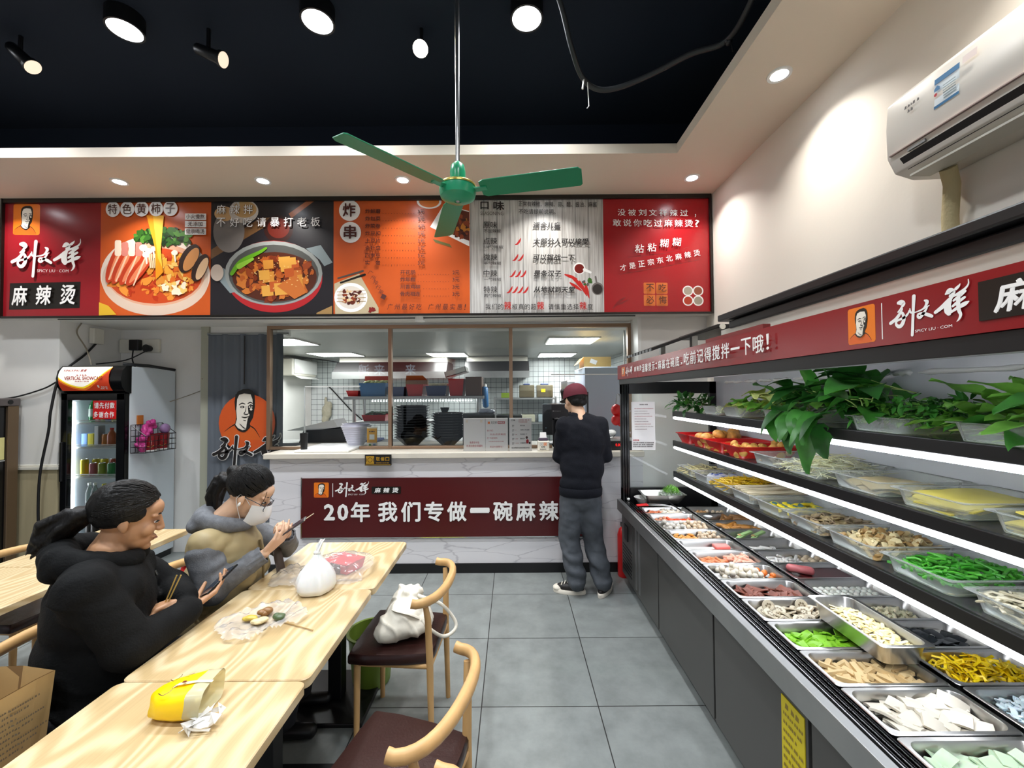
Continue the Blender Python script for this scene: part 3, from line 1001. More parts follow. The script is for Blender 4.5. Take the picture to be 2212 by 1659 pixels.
	s.L([(1360, 550, 1), (1440, 540, 1.2), (1492, 526, .6)], pm('dred_print', '#7c0f14')).L([(1340, 588, 1), (1430, 572, 1.4), (1515, 554, .8)], pm('dred_print', '#7c0f14'))
	for i, ch in enumerate('不吃必悔'):
		x, y = 1393 + 27 * (i % 2), 606 + 27 * (i // 2)
		s.RR(x, y, x + 25, y + 25, 2, pm('stamp_or', '#cc6a2c'))
		t.T(ch, x + 4, y + 4, x + 21, y + 21, M['bink'], bold=.02)
	for x, y, c in ((1489, 624, '#a79b8a'), (1511, 624, '#8b4a34'), (1489, 646, '#a8331a'), (1511, 646, '#9a8f7e')):
		s.E(x, y, 11.5, 11.5, M['pwhite']).E(x, y, 9, 9, pm('spice' + c, c))
	s.L([(1326, 664, 1.5), (1338, 650, 5), (1352, 640, 2)], pm('dred_print', '#7c0f14')).L([(1330, 658, 2), (1344, 652, 4), (1360, 644, 1)], pm('dred_print', '#7c0f14'))
	s.k = 2
	p = s.mb.obj('printed_panel', root); t.mb.obj('lettering', p)
menu()
# ---------------------------------------------------------------- counter
def front(y, step=.0001):                   # a board facing the room, world x and z
	return Sheet(lambda u, v, d: (u, y - d, v), step)


def counter():
	c = thing('service_counter', 'white marble-clad service counter with a maroon sign across its front', 'counter', (-.5, 3.95, 0))
	MB().box(-2.2, 3.79, 0, 1.18, 4.10, 1.035, M['marble']).obj('body', c)
	MB().box(-2.2, 3.778, 0, 1.18, 3.79, .085, M['black']).obj('plinth', c)
	top = mat('travertine_worktop', '#cfc8ba', .35, var=.05, vscale=6)
	MB().box(-2.23, 3.735, 1.035, 1.18, 4.62, 1.085, top).obj('worktop', c, bevel=.006)
	b = MB().box(-1.90, 3.776, .326, .80, 3.79, .856, M['dred'])
	p = b.obj('sign_panel', c)
	MB().box(-1.91, 3.774, .318, .81, 3.784, .326, M['chrome']).box(-1.91, 3.774, .326, -1.90, 3.784, .864, M['chrome']).obj('sign_edge', c)
	s = Sheet(lambda u, v, d: (-1.90 + (u - 648) * .004170, 3.775 - d, .856 + (v + 1036) * .00408), .0001)
	portrait(s, 674, 1045, 706, 1078)
	s.k = 3
	s.Q(714, 1047, 715.2, 1077, M['pwhite'])
	brush_mark(s, 720, 1043, 793, 1077, M['pwhite'])
	s.T('SPICY LIU · COM', 748, 1070, 783, 1073, M['pwhite'])
	s.Q(799, 1055, 862, 1070, M['pdark'])
	for i, ch in enumerate('麻辣烫'):
		s.T(ch, 805 + 19 * i, 1057, 819 + 19 * i, 1068.5, M['pwhite'], bold=.05, shear=.15)
	s.T('2', 696, 1092, 720, 1128, M['pwhite'], bold=.055); s.T('0', 725, 1092, 749, 1128.5, M['pwhite'], bold=.055)
	s.T('年', 754, 1088, 796, 1132, M['pwhite'], bold=.045)
	for i, ch in enumerate('我们专做一碗麻辣烫'):
		x = 813 + 49.6 * i
		s.T(ch, x, 1088 if ch != '一' else 1104, x + 42, 1132 if ch != '一' else 1112, M['pwhite'], bold=.045)
	s.mb.obj('lettering', p)
	# pickup sign under the worktop edge
	g = thing('pickup_sign', 'small black and gold pickup sign on the worktop edge below the hatch', 'sign', (-1.2, 3.73, .98))
	b = MB().box(-1.315, 3.722, .977, -1.08, 3.735, 1.073, M['black'])
	q = b.obj('plate', g, bevel=.002)
	gold = mat('gold_print', '#b98f2a', .35, metal=.4)
	s = front(3.7218)
	s.rect(-1.31, .982, -1.085, .986, gold)
	s.rect(-1.305, .992, -1.232, 1.062, gold)
	s.ring(-1.2685, 1.027, .022, .022, .004, M['ink']); s.rect(-1.303, 1.012, -1.298, 1.042, M['ink']); s.rect(-1.239, 1.012, -1.234, 1.042, M['ink'])
	for i, ch in enumerate('取餐口'):
		s.text(ch, -1.215 + .042 * i, 1.018, -1.18 + .042 * i, 1.052, gold, bold=.04)
	s.marks(-1.215, .997, -1.10, 1.005, gold)
	s.mb.obj('lettering', q)
counter()

def stand_sign(name, label, x0, x1, draw, y=3.83, z0=1.0855, z1=1.385, group=None):
	t = thing(name, label, 'sign', ((x0 + x1) / 2, y, z0), group)
	MB().box(x0, y - .002, z0, x1, y + .002, z1, M['paper']).obj('sheet', t)
	MB().box(x0 - .003, y - .0045, z0, x1 + .003, y - .0025, z1 + .004, M['holder']).box(x0 - .003, y - .004, z0, x1 + .003, y + .05, z0 + .003, M['holder']).obj('acrylic_holder', t)
	s = front(y - .0021, .00003)
	draw(s, x0, z0, x1 - x0, z1 - z0)
	s.mb.obj('lettering', t)

def d1(s, x, z, w, h):
	s.rect(x + .02, z + h - .04, x + .04, z + h - .015, M['cream']); s.rect(x + w - .045, z + h - .04, x + w - .025, z + h - .015, M['cream'])
	s.text('免费领卡包', x + .055, z + .066, x + w - .055, z + .088, M['pred'], bold=.01)
	s.text('先添加微信领福利', x + .025, z + .036, x + w - .025, z + .058, M['pred'], bold=.01)
def d2(s, x, z, w, h):
	s.rect(x + .022, z + h - .052, x + .042, z + h - .032, M['lorange'])
	s.text('刘文祥', x + .05, z + h - .054, x + .105, z + h - .028, M['ink'], bold=.02, shear=.1)
	s.rect(x + .112, z + h - .052, x + .178, z + h - .030, M['pred'])
	s.text('麻辣烫', x + .117, z + h - .049, x + .173, z + h - .033, M['pwhite'], bold=.02)
	for i, (a, u0, u1) in enumerate((('亲子们', .015, .07), ('大众点评美团', .04, .185), ('打卡送饮料', .015, .11), ('（以店内活动为准）', .03, .17), ('欢迎大家参与！', .04, .16))):
		y = z + h - .105 - .034 * i - (.012 if i == 4 else 0)
		s.text(a, x + u0, y - (.012 if i == 3 else .018), x + u1, y, M['pred'])
def d3(s, x, z, w, h):
	s.text('口味', x + .02, z + h - .03, x + .055, z + h - .012, M['ink'], bold=.03)
	s.text('正常有辣椒、麻辣、蒜、', x + .085, z + h - .026, x + .185, z + h - .012, M['pred']); s.text('不吃请提前说明', x + .085, z + h - .044, x + .165, z + h - .031, M['pred'])
	for i, (a, c, n) in enumerate((('原味', '适合儿童', 0), ('点辣', '大部分人可以接受', 1), ('微辣', '可以挑战一下', 2), ('中辣', '是条汉子', 3), ('特辣', '从地狱到天堂', 4))):
		y = z + h - .075 - .04 * i
		s.text(a, x + .025, y, x + .045, y + .012, M['ink']); s.text('辣椒', x + .025, y - .008, x + .04, y - .002, M['ink'])
		s.text(c, x + .1, y, x + .1 + .0105 * len(c), y + .012, M['ink'], bold=.03, shear=.15)
		for k in range(n):
			s.ell(x + .06 + .008 * k, y + .004, .004, .0018, M['pred'], rot=50, n=8)
	s.ell(x + .16, z + .12, .01, .012, M['bink']); s.ell(x + .166, z + .085, .012, .02, M['pred']); s.ell(x + .186, z + .07, .009, .01, M['ink'])
	s.text('我们的辣椒真的超辣请慎重选择辣度', x + .02, z + .02, x + .185, z + .034, M['ink'], bold=.01)
stand_sign('sign_sheet', 'white sheet with two red lines of writing and taped corners against the screen', -.447, -.249, d1)
stand_sign('sign_sheet', 'white sheet with an orange emblem and red paragraphs against the screen', -.247, -.041, d2)
stand_sign('sign_sheet', 'white spice chart sheet with rows of black writing beside the payment stand', -.028, .176, d3)

# serving hatch things
def lathe_thing(name, label, cat, loc, prof, m, n=24, group=None):
	o = MB().lathe(prof, (0, 0, 0), m, n).obj(name, smooth=40)
	o.location = loc
	return tag(o, label, cat, group)

tr = MB().box(-1.99, 3.80, 1.0855, -1.49, 4.35, 1.106, M['white']).obj('serving_board', bevel=.006)
tag(tr, 'white serving board lying in the hatch opening on the worktop', 'board')
o = MB().lathe([(.028, 0), (.036, .15), (.033, .15), (.026, .008)], (0, 0, 0), M['black'], 20).obj('chopstick_holder', smooth=40)
o.location = (-1.93, 3.87, 1.1065); tag(o, 'tall black chopstick holder standing on the white serving board', 'holder')
def bucket():
	m = mat('translucent_ribbed_plastic', '#c6c5d2', .3)
	t = thing('plastic_bowl_tower', 'nest of pale ribbed plastic bowls beside the yellow payment card', 'bowls', (-1.57, 4.2, 1.107))
	prof = [(.075, 0), (.08, .012)]
	for i in range(8):
		z = .03 + .018 * i
		prof += [(.092 + .006 * i, z), (.089 + .006 * i, z + .009)]
	prof += [(.142, .175), (.146, .19), (.138, .19)]
	MB().lathe(prof, (-1.57, 4.2, 1.107), m, 32).obj('outer_bowl', t, smooth=30)
	MB().lathe([(.138, .178), (.13, .20), (.135, .212), (.128, .212), (.118, .19), (.08, .13)], (-1.57, 4.2, 1.107), m, 32).obj('inner_bowl', t, smooth=30)
bucket()
def card():
	y = pm('payment_yellow', '#e3a21d')
	t = thing('payment_card', 'yellow and white payment card standing behind the glass near the hatch', 'card', (-1.385, 4.12, 1.0855))
	b = MB().box(-1.435, 4.12, 1.0855, -1.335, 4.128, 1.29, M['cream']); b.obj('card', t)
	s = front(4.1199, .00005)
	s.rect(-1.434, 1.135, -1.336, 1.275, y); s.rect(-1.41, 1.165, -1.36, 1.215, M['pwhite'])
	s.marks(-1.415, 1.238, -1.355, 1.252, M['ink'])
	s.ell(-1.405, 1.112, .012, .012, pm('pay_green', '#3c8d3a')); s.rect(-1.375, 1.1, -1.35, 1.124, pm('pay_blue', '#8aa7cf'))
	s.mb.obj('print', t)
card()
def pay_box():
	t = thing('payment_terminal', 'white box-shaped payment terminal with an orange mark and paper slip on top', 'terminal', (.28, 3.83, 1.0855))
	MB().box(.23, 3.79, 1.0855, .335, 3.88, 1.175, M['offw']).obj('body', t, bevel=.008)
	MB().box(.24, 3.82, 1.175, .325, 3.87, 1.2, mat('purple_grey_plastic', '#4d4150', .4)).obj('slot', t, bevel=.004)
	MB().add([(.25, 3.84, 1.2), (.315, 3.84, 1.2), (.31, 3.85, 1.25), (.255, 3.85, 1.25), (.25, 3.845, 1.2), (.315, 3.845, 1.2), (.31, 3.855, 1.25), (.255, 3.855, 1.25)], [(0, 1, 2, 3), (7, 6, 5, 4), (0, 3, 7, 4), (1, 5, 6, 2), (3, 2, 6, 7)], M['paper']).obj('paper_slip', t)
	s = front(3.7895, .00005)
	s.rect(.25, 1.135, .278, 1.162, pm('logo_grey', '#b9b4a8')); s.ring(.264, 1.1485, .01, .01, .003, M['pwhite'])
	s.rect(.284, 1.135, .312, 1.162, M['lorange']); s.ring(.298, 1.1485, .01, .01, .003, M['pwhite'])
	s.marks(.262, 1.118, .30, 1.13, M['ink']).marks(.25, 1.098, .312, 1.108, pm('grey_ink', '#57524e'))
	s.mb.obj('print', t)
pay_box()
def till():
	g = mat('gunmetal_plastic', '#454448', .3, metal=.3)
	t = thing('till_monitor', 'dark grey till monitor seen from behind on the worktop', 'monitor', (.47, 4.3, 1.0855))
	b = MB().box(.31, 4.28, 1.18, .64, 4.31, 1.50, g); b.obj('screen_housing', t, bevel=.012)
	MB().box(.315, 4.279, 1.497, .63, 4.282, 1.503, M['chrome']).obj('top_edge', t)
	MB().box(.42, 4.3, 1.1, .50, 4.36, 1.25, M['black']).box(.36, 4.2, 1.0855, .56, 4.42, 1.105, M['black']).obj('foot', t, bevel=.006)
	s = front(4.2799, .00005)
	s.rect(.415, 1.42, .43, 1.432, M['steel2']); s.ring(.442, 1.426, .006, .006, .002, M['steel2']).marks(.455, 1.421, .50, 1.431, M['steel2'])
	s.ell(.345, 1.255, .006, .006, pm('till_dot', '#8fb0c0'))
	s.mb.obj('lettering', t)
	k = thing('customer_screen', 'black framed customer screen standing on the worktop in front of the man in the cap', 'screen', (.5, 3.86, 1.0855))
	MB().box(.37, 3.82, 1.12, .385, 3.835, 1.38, M['black']).box(.685, 3.82, 1.12, .70, 3.835, 1.62, M['black']).box(.37, 3.82, 1.365, .7, 3.835, 1.38, M['black']).box(.37, 3.82, 1.12, .7, 3.835, 1.135, M['black']).obj('frame', k)
	MB().box(.385, 3.824, 1.135, .685, 3.832, 1.365, M['blackg']).obj('glass', k)
	MB().box(.47, 3.80, 1.0855, .6, 3.88, 1.12, M['black']).obj('foot', k)
	sc = thing('weighing_scale', 'black weighing scale with a red readout beside the display case', 'scale', (.95, 3.9, 1.0855))
	MB().box(.84, 3.81, 1.0855, 1.12, 4.05, 1.17, M['black']).obj('body', sc, bevel=.006)
	MB().box(.83, 3.80, 1.17, 1.13, 4.06, 1.185, M['steel2']).obj('pan', sc, bevel=.004)
	s = front(3.8095, .0001); s.rect(.93, 1.115, 1.0, 1.155, pm('scale_win', '#180506')); s.text('0.00', .94, 1.122, .99, 1.148, glow('red_digits', '#e02020', 1.5), bold=.03)
	s.mb.obj('readout', sc)
	w = MB(); w.ell((.9, 3.93, 1.215), (.07, .06, .032), M['film'], 14, 8).ell((.93, 3.92, 1.235), (.045, .04, .03), M['paper'], 12, 8)
	tag(w.obj('plastic_bag', smooth=60), 'small crumpled white bag on the pan of the weighing scale', 'bag')
till()

# ---------------------------------------------------------------- kitchen behind the glass
def kbox(name, label, cat, x0, y0, z0, x1, y1, z1, m, bevel=.006, group=None):
	o = MB().box(x0, y0, z0, x1, y1, z1, m).obj(name, bevel=bevel)
	return tag(o, label, cat, group)

def kitchen():
	# ceiling panels
	for i, (x0, x1, y0, y1, lb) in enumerate((
			(-3.2, -2.62, 5.0, 5.7, 'bright square ceiling panel beside the kitchen air conditioner'),
			(-3.36, -2.6, 6.75, 7.4, 'bright ceiling panel beyond the kitchen air conditioner'),
			(-1.44, -.78, 6.9, 7.6, 'bright ceiling panel above the middle of the kitchen'),
			(.45, 1.1, 5.1, 5.75, 'bright ceiling panel over the till monitor'),
			(.47, 1.12, 7.1, 7.8, 'bright ceiling panel behind the one over the till'))):
		t = thing('ceiling_panel_light', lb, 'light', ((x0 + x1) / 2, (y0 + y1) / 2, 2.3), 'kitchen ceiling panels')
		MB().box(x0, y0, 2.285, x1, y1, 2.2995, M['white']).obj('frame', t)
		MB().poly([(x0 + .02, y0 + .02, 2.284), (x0 + .02, y1 - .02, 2.284), (x1 - .02, y1 - .02, 2.284), (x1 - .02, y0 + .02, 2.284)], M['panel']).obj('diffuser', t)
	# split unit on the side wall
	t = thing('air_conditioner', 'white wall air conditioner inside the kitchen with its flap open', 'air conditioner', (-4.0, 7.6, 1.95))
	MB().box(-4.0, 7.2, 1.95, -3.79, 8.08, 2.25, M['offw']).obj('body', t, bevel=.025, seg=3)
	MB().box(-3.79, 7.23, 1.99, -3.77, 8.06, 2.24, M['white']).obj('front_panel', t, bevel=.008)
	MB().add([(-3.8, 7.28, 1.95), (-3.8, 8.0, 1.95), (-3.7, 8.0, 1.905), (-3.7, 7.28, 1.905), (-3.8, 7.28, 1.944), (-3.8, 8.0, 1.944), (-3.7, 8.0, 1.899), (-3.7, 7.28, 1.899)], [(0, 1, 2, 3), (7, 6, 5, 4), (0, 3, 7, 4), (1, 5, 6, 2), (2, 6, 7, 3)], M['white']).obj('flap', t)
	tag(MB().tube(curve([(-3.985, 7.15, 2.2), (-3.9, 7.1, 2.26), (-3.7, 7.15, 2.27), (-3.4, 7.8, 2.24), (-3.3, 8.28, 2.22)]), .010, M['black'], 6).obj('cable'), 'black cable looping above the kitchen air conditioner', 'cable')
	# range hoods
	hood = mat('dark_hood', '#2c2a2a', .4)
	for x0, x1, lb in ((-3.19, -1.17, 'long range hood with a bright steel lip on the kitchen wall behind the rack'), (-.85, .31, 'shorter range hood with a dark face near the till')):
		t = thing('range_hood', lb, 'hood', ((x0 + x1) / 2, 7.5, 1.8), 'kitchen hoods')
		MB().add([(x0, 7.4, 2.0), (x1, 7.4, 2.0), (x1, 8.28, 2.0), (x0, 8.28, 2.0), (x0, 7.6, 2.2), (x1, 7.6, 2.2), (x1, 8.28, 2.2), (x0, 8.28, 2.2)], [(0, 3, 2, 1), (4, 5, 6, 7), (0, 1, 5, 4), (1, 2, 6, 5), (2, 3, 7, 6), (3, 0, 4, 7)], hood).obj('canopy', t)
		MB().box(x0, 7.37, 1.89, x1, 7.41, 2.01, M['steel2']).box(x0, 7.41, 1.93, x1, 8.28, 1.97, hood).obj('lip', t)
		MB().box(x0 + .02, 7.65, 2.2, x1 - .02, 8.28, 2.295, M['offw']).obj('duct_cover', t)
	# free standing rack behind the glass
	r = thing('steel_rack', 'steel kitchen rack holding bins over a strip of lights', 'rack', (-1.2, 5.5, 0))
	for x in (-2.03, -.44):
		for y in (5.35, 5.72):
			MB().tube([(x, y, 0), (x, y, 1.56)], .022, M['steel2'], 10).obj('post', r, smooth=50)
	MB().box(-2.15, 5.3, 1.545, -.36, 5.8, 1.585, M['steel2']).obj('shelf', r, bevel=.004)
	MB().box(-2.03, 5.33, 1.235, -.95, 5.75, 1.265, M['steel2']).obj('shelf', r, bevel=.004)
	MB().box(-2.1, 5.3, .86, -.36, 5.8, .9, M['steel2']).obj('shelf', r, bevel=.004)
	l = MB()
	for i in range(36):
		l.ell((-1.78 + .036 * i, 5.315, 1.525), .0085, M['lamp'], 8, 5)
	l.obj('light_string', r)
	st = lambda *a, **k: kbox(*a, **k)
	y0, y1 = 5.34, 5.7
	def bin_(x0, x1, h, m, lb, z=1.586, flare=.02, d0=y0, d1=y1):
		b = MB()
		b.add([(x0 + flare, d0 + .03, z), (x1 - flare, d0 + .03, z), (x1 - flare, d1 - .03, z), (x0 + flare, d1 - .03, z), (x0, d0, z + h), (x1, d0, z + h), (x1, d1, z + h), (x0, d1, z + h),
			   (x0 + .012, d0 + .012, z + h), (x1 - .012, d0 + .012, z + h), (x1 - .012, d1 - .012, z + h), (x0 + .012, d1 - .012, z + h),
			   (x0 + flare + .01, d0 + .04, z + .01), (x1 - flare - .01, d0 + .04, z + .01), (x1 - flare - .01, d1 - .04, z + .01), (x0 + flare + .01, d1 - .04, z + .01)],
			  [(0, 3, 2, 1), (0, 1, 5, 4), (1, 2, 6, 5), (2, 3, 7, 6), (3, 0, 4, 7), (4, 5, 9, 8), (5, 6, 10, 9), (6, 7, 11, 10), (7, 4, 8, 11), (8, 9, 13, 12), (9, 10, 14, 13), (10, 11, 15, 14), (11, 8, 12, 15), (12, 13, 14, 15)], m)
		return tag(b.obj('plastic_bin'), lb, 'bin')
	blue = pm('blue_plastic', '#2f6fa6'); blue2 = pm('navy_plastic', '#3a4a78')
	bin_(-2.13, -1.97, .075, M['bred'], 'low red tub at the end of the upper rack shelf')
	bin_(-1.965, -1.62, .17, blue, 'blue basket of pale greens on the rack')
	g = MB()
	for i in range(60):
		g.ell((-1.92 + rnd.random() * .25, 5.4 + rnd.random() * .2, 1.75 + rnd.random() * .035), (.03, .03, .015), pm('cabbage_y', '#c3c88a'), 6, 4)
	tag(g.obj('chopped_cabbage', smooth=60), 'chopped pale greens heaped in the blue rack basket', 'vegetables', kind='stuff')
	kbox('red_carton', 'brick red carton standing behind the blue basket on the rack', 'carton', -2.02, 5.71, 1.586, -1.66, 5.79, 1.86, pm('brick_carton', '#8a3a30'))
	bin_(-1.60, -1.38, .12, blue2, 'dull blue bin near the middle of the upper rack shelf')
	bin_(-1.36, -1.14, .15, M['bred'], 'red bin beside the dull blue bin on the rack')
	bin_(-1.11, -.84, .13, blue2, 'grey blue bin of cream blocks on the upper rack shelf')
	g = MB()
	for i in range(36):
		x, y = -1.06 + .04 * (i % 6), 5.42 + .04 * (i // 6)
		g.box(x - .018, y - .018, 1.70, x + .018, y + .018, 1.735 + .015 * rnd.random(), pm('cream_block', '#ddd3b0'))
	tag(g.obj('tofu_blocks', bevel=.004), 'cream cubes packed in the grey blue rack bin', 'tofu', kind='stuff')
	bin_(-.82, -.62, .22, M['bred'], 'tall red crate on the rack under a tilted white basket')
	wb = MB()
	wb.box(-.14, -.16, 0, .14, .16, .008, M['white'])
	for a in (0, 1):
		wb.box(-.14, -.16 + .312 * a, 0, .14, -.152 + .312 * a, .07, M['white']); wb.box(-.14 + .272 * a, -.16, 0, -.132 + .272 * a, .16, .07, M['white'])
	w = wb.obj('white_basket'); w.location = (-.72, 5.52, 1.86); w.rotation_euler = (0, R(-16), 0)
	tag(w, 'white plastic basket tilted on top of the tall red crate', 'basket')
	kbox('brown_carton', 'dark brown carton at the end of the upper rack shelf', 'carton', -.60, 5.36, 1.586, -.39, 5.72, 1.83, pm('brown_carton', '#5a3a26'))
	b = MB().box(-1.46, 5.72, 1.586, -1.16, 5.79, 1.80, pm('kraft_carton', '#9a7040'))
	b.add([(-1.46, 5.72, 1.80), (-1.16, 5.72, 1.80), (-1.2, 5.6, 1.86), (-1.42, 5.6, 1.86)], [(0, 1, 2, 3), (3, 2, 1, 0)], pm('kraft_carton2', '#b98a52'))
	tag(b.obj('open_carton'), 'open kraft carton with a raised flap behind the red bin', 'carton')
	bin_(-1.93, -1.62, .08, M['bred'], 'red basket of herbs on the lower rack shelf', z=1.266)
	g = MB()
	for i in range(50):
		g.ell((-1.9 + rnd.random() * .25, 5.4 + rnd.random() * .2, 1.345 + rnd.random() * .03), (.03, .012, .014), pm('herb_dk', '#2f4a2c'), 6, 4)
	tag(g.obj('fresh_herbs', smooth=60), 'dark green herbs in the red lower rack basket', 'herbs', kind='stuff')
	bb = MB().cap((-.36, 5.45, 1.66), .05, (-.345, 5.45, 1.46), .04, blue, 10).cap((-.35, 5.45, 1.72), .02, (-.36, 5.45, 1.66), .04, M['white'], 8)
	tag(bb.obj('blue_bag', smooth=60), 'blue bag hanging from the end of the rack', 'bag')
	# stacked black bowls: eight-sided, each its own
	pl = mat('black_melamine', '#17171a', .2)
	proto = MB()
	def ring(rr, z):
		return [(rr * math.cos(R(22.5 + 45 * i)), rr * math.sin(R(22.5 + 45 * i)), z) for i in range(8)]
	rs = [(.07, 0), (.165, .085), (.178, .085), (.178, .092), (.163, .092), (.066, .008)]
	vs = [p for rr, z in rs for p in ring(rr, z)]
	fs = [tuple(reversed(range(8)))] + [(8 * i + j, 8 * i + (j + 1) % 8, 8 * i + 8 + (j + 1) % 8, 8 * i + 8 + j) for i in range(5) for j in range(8)] + [tuple(range(40, 48))]
	proto.add(vs, fs, pl)
	p = proto.obj('black_bowl')
	tag(p, 'black eight-sided bowl in the taller stack behind the glass', 'bowl', 'taller stack of black bowls')
	first = True
	for x, y, n, lb, gr in ((-1.03, 4.30, 13, 'black eight-sided bowl in the taller stack behind the glass', 'taller stack of black bowls'),
							(-.66, 4.32, 10, 'black eight-sided bowl in the shorter stack beside the sheets', 'shorter stack of black bowls')):
		for i in range(n):
			o = p if first else copy_tree(p)
			first = False
			place(o, (x + rnd.uniform(-.003, .003), y, 1.086 + .0265 * i), R(rnd.uniform(-4, 4)), lb, gr)
	tag(MB().box(-.50, 4.2, 1.0855, -.18, 4.45, 1.41, M['black']).obj('black_crate', bevel=.01), 'black crate standing behind the white sheets', 'crate')
	tag(MB().box(-.16, 4.2, 1.0855, .1, 4.42, 1.395, pl).obj('black_tray', bevel=.01), 'black lidded tub next to the black crate', 'tub')
	tag(MB().lathe([(.03, 0), (.05, .05), (.046, .05), (.027, .006)], (-.70, 4.33, 1.42), pl, 16).obj('sauce_dish', smooth=40), 'small dark sauce dish on top of the shorter bowl stack', 'dish')
	cloth = MB()
	for i in range(9):
		cloth.ell((-.30 + .025 * (i % 4), 4.28 + .03 * (i // 4), 1.425 + .006 * (i % 3)), (.05, .03, .02), pm('check_cloth', '#b9bed0'), 8, 5)
	tag(cloth.obj('folded_cloth', smooth=60), 'pale crumpled cloth on top of the black crate', 'cloth')
	# wall shelf with two storage boxes
	t = thing('wall_shelf', 'steel shelf unit against the tiled kitchen wall', 'shelf', (.3, 7.8, 0))
	for x in (-.33, .78):
		MB().box(x, 7.6, 0, x + .03, 7.63, 1.55, M['steel2']).obj('post', t)
	MB().box(-.33, 7.58, 1.50, .81, 8.28, 1.53, M['steel2']).obj('shelf', t)
	MB().box(-.33, 7.58, 1.05, .81, 8.28, 1.08, M['steel2']).obj('shelf', t)
	tub = clear('clear_storage_tub', '#d9d2c2', .1, body=.45, body_col='#8f8468', ior=1.3)
	for x0, x1, lb, c in ((.13, .41, 'clear storage tub with tan contents on the kitchen wall shelf', '#8c7647'), (.45, .75, 'clear storage tub with a yellow label on the kitchen wall shelf', '#8a5a3c')):
		k = thing('storage_tub', lb, 'tub', ((x0 + x1) / 2, 7.8, 1.53))
		MB().box(x0, 7.62, 1.531, x1, 7.98, 1.76, tub).obj('tub', k, bevel=.015)
		MB().box(x0 + .015, 7.64, 1.54, x1 - .015, 7.96, 1.66, pm('fill' + c, c)).obj('contents', k)
		MB().box(x0 + .08, 7.68, 1.76, x1 - .08, 7.9, 1.79, blue2).obj('lid_grip', k, bevel=.01)
		if x0 > .4:
			MB().box(x0 + .08, 7.617, 1.63, x0 + .16, 7.621, 1.69, pm('label_yellow', '#e5d21f')).obj('sticker', k)
	kbox('lime_box', 'lime green box on the kitchen wall shelf', 'box', -.2, 7.65, 1.531, -.05, 7.9, 1.62, pm('lime_plastic', '#9bbd2a'))
	for x0, x1, lb in ((-.1, .1, 'grey lidded tray on the lower wall shelf'), (.15, .42, 'long cream tub on the lower wall shelf'), (.48, .7, 'pale blue tub on the lower wall shelf')):
		kbox('food_tub', lb, 'tub', x0, 7.65, 1.081, x1, 8.0, 1.22, pm('tub' + lb[:6], {'grey l': '#8a9190', 'long c': '#c9c7b0', 'pale b': '#b5c5cb'}[lb[:6]]), .012)
	# white upright fridge with a carton on top
	t = thing('upright_fridge', 'tall bluish white fridge in the kitchen behind the man in the cap', 'fridge', (1.3, 5.5, 0))
	wf = mat('bluish_white_enamel', '#c3cede', .3)
	MB().box(.88, 5.1, .04, 1.62, 5.85, 1.93, wf).obj('cabinet', t, bevel=.012)
	MB().box(.885, 5.06, .06, 1.615, 5.1, 1.92, wf).obj('door', t, bevel=.008)
	MB().box(.92, 5.12, 0, 1.58, 5.8, .04, M['black']).obj('base', t)
	t2 = thing('steel_cabinet', 'steel cabinet standing beyond the bluish white fridge', 'cabinet', (1.05, 6.4, 0))
	MB().box(.80, 6.05, 0, 1.5, 6.8, 1.80, M['steel2']).obj('body', t2, bevel=.01)
	MB().box(.80, 6.03, .05, 1.5, 6.05, 1.78, M['steel']).obj('door', t2, bevel=.005)
	MB().tube([(.88, 6.02, 1.25), (.88, 6.0, 1.3), (.88, 6.0, 1.5), (.88, 6.02, 1.55)], .01, M['chrome'], 8).obj('handle', t2, smooth=40)
	t = thing('cardboard_carton', 'tan cardboard carton with a white label on the kitchen fridge', 'carton', (1.05, 5.4, 1.93))
	b = MB().box(.90, 5.2, 1.931, 1.24, 5.55, 2.06, pm('kraft_carton3', '#c9a868')); b.obj('carton', t)
	MB().add([(.90, 5.2, 2.06), (.82, 5.18, 1.97), (.82, 5.5, 1.97), (.90, 5.55, 2.06)], [(0, 1, 2, 3), (3, 2, 1, 0)], pm('kraft_carton3', '#c9a868')).obj('flap', t)
	MB().add([(.97, 5.198, 1.99), (1.05, 5.198, 1.96), (1.07, 5.198, 2.01), (.99, 5.198, 2.04)], [(0, 1, 2, 3)], M['paper']).obj('label_sticker', t)
	hb = MB()
	hb.cap((1.17, 4.6, 1.58), .02, (1.17, 4.6, 1.48), .035, M['film'], 10)
	for x, y, z, rr in ((1.15, 4.6, 1.42, .06), (1.19, 4.62, 1.36, .065), (1.14, 4.58, 1.31, .055), (1.2, 4.6, 1.29, .05)):
		hb.ell((x, y, z), (rr, rr, rr * 1.1), M['bred'], 12, 8)
	tag(hb.obj('red_bag', smooth=60), 'knotted red plastic bag hanging by the end of the display case', 'bag')
	tag(MB().box(1.24, 4.59, 1.2, 1.25, 4.61, 2.299, M['steel2']).obj('hanging_rod'), 'thin steel rod behind the red plastic bag', 'rod')
	# back corner: cleaver machine, blue tray, hanging cloth bag, towels
	t = thing('noodle_press', 'dark grey food machine with a tilted pale lid behind the hatch', 'machine', (-2.05, 4.75, 1.0))
	MB().add([(-2.35, 4.6, 1.085), (-1.85, 4.6, 1.085), (-1.85, 4.95, 1.085), (-2.35, 4.95, 1.085), (-2.3, 4.6, 1.22), (-1.78, 4.6, 1.24), (-1.78, 4.95, 1.24), (-2.3, 4.95, 1.22)], [(0, 3, 2, 1), (4, 5, 6, 7), (0, 1, 5, 4), (1, 2, 6, 5), (2, 3, 7, 6), (3, 0, 4, 7)], mat('dark_steel', '#3f4143', .4, metal=.5)).obj('trough', t)
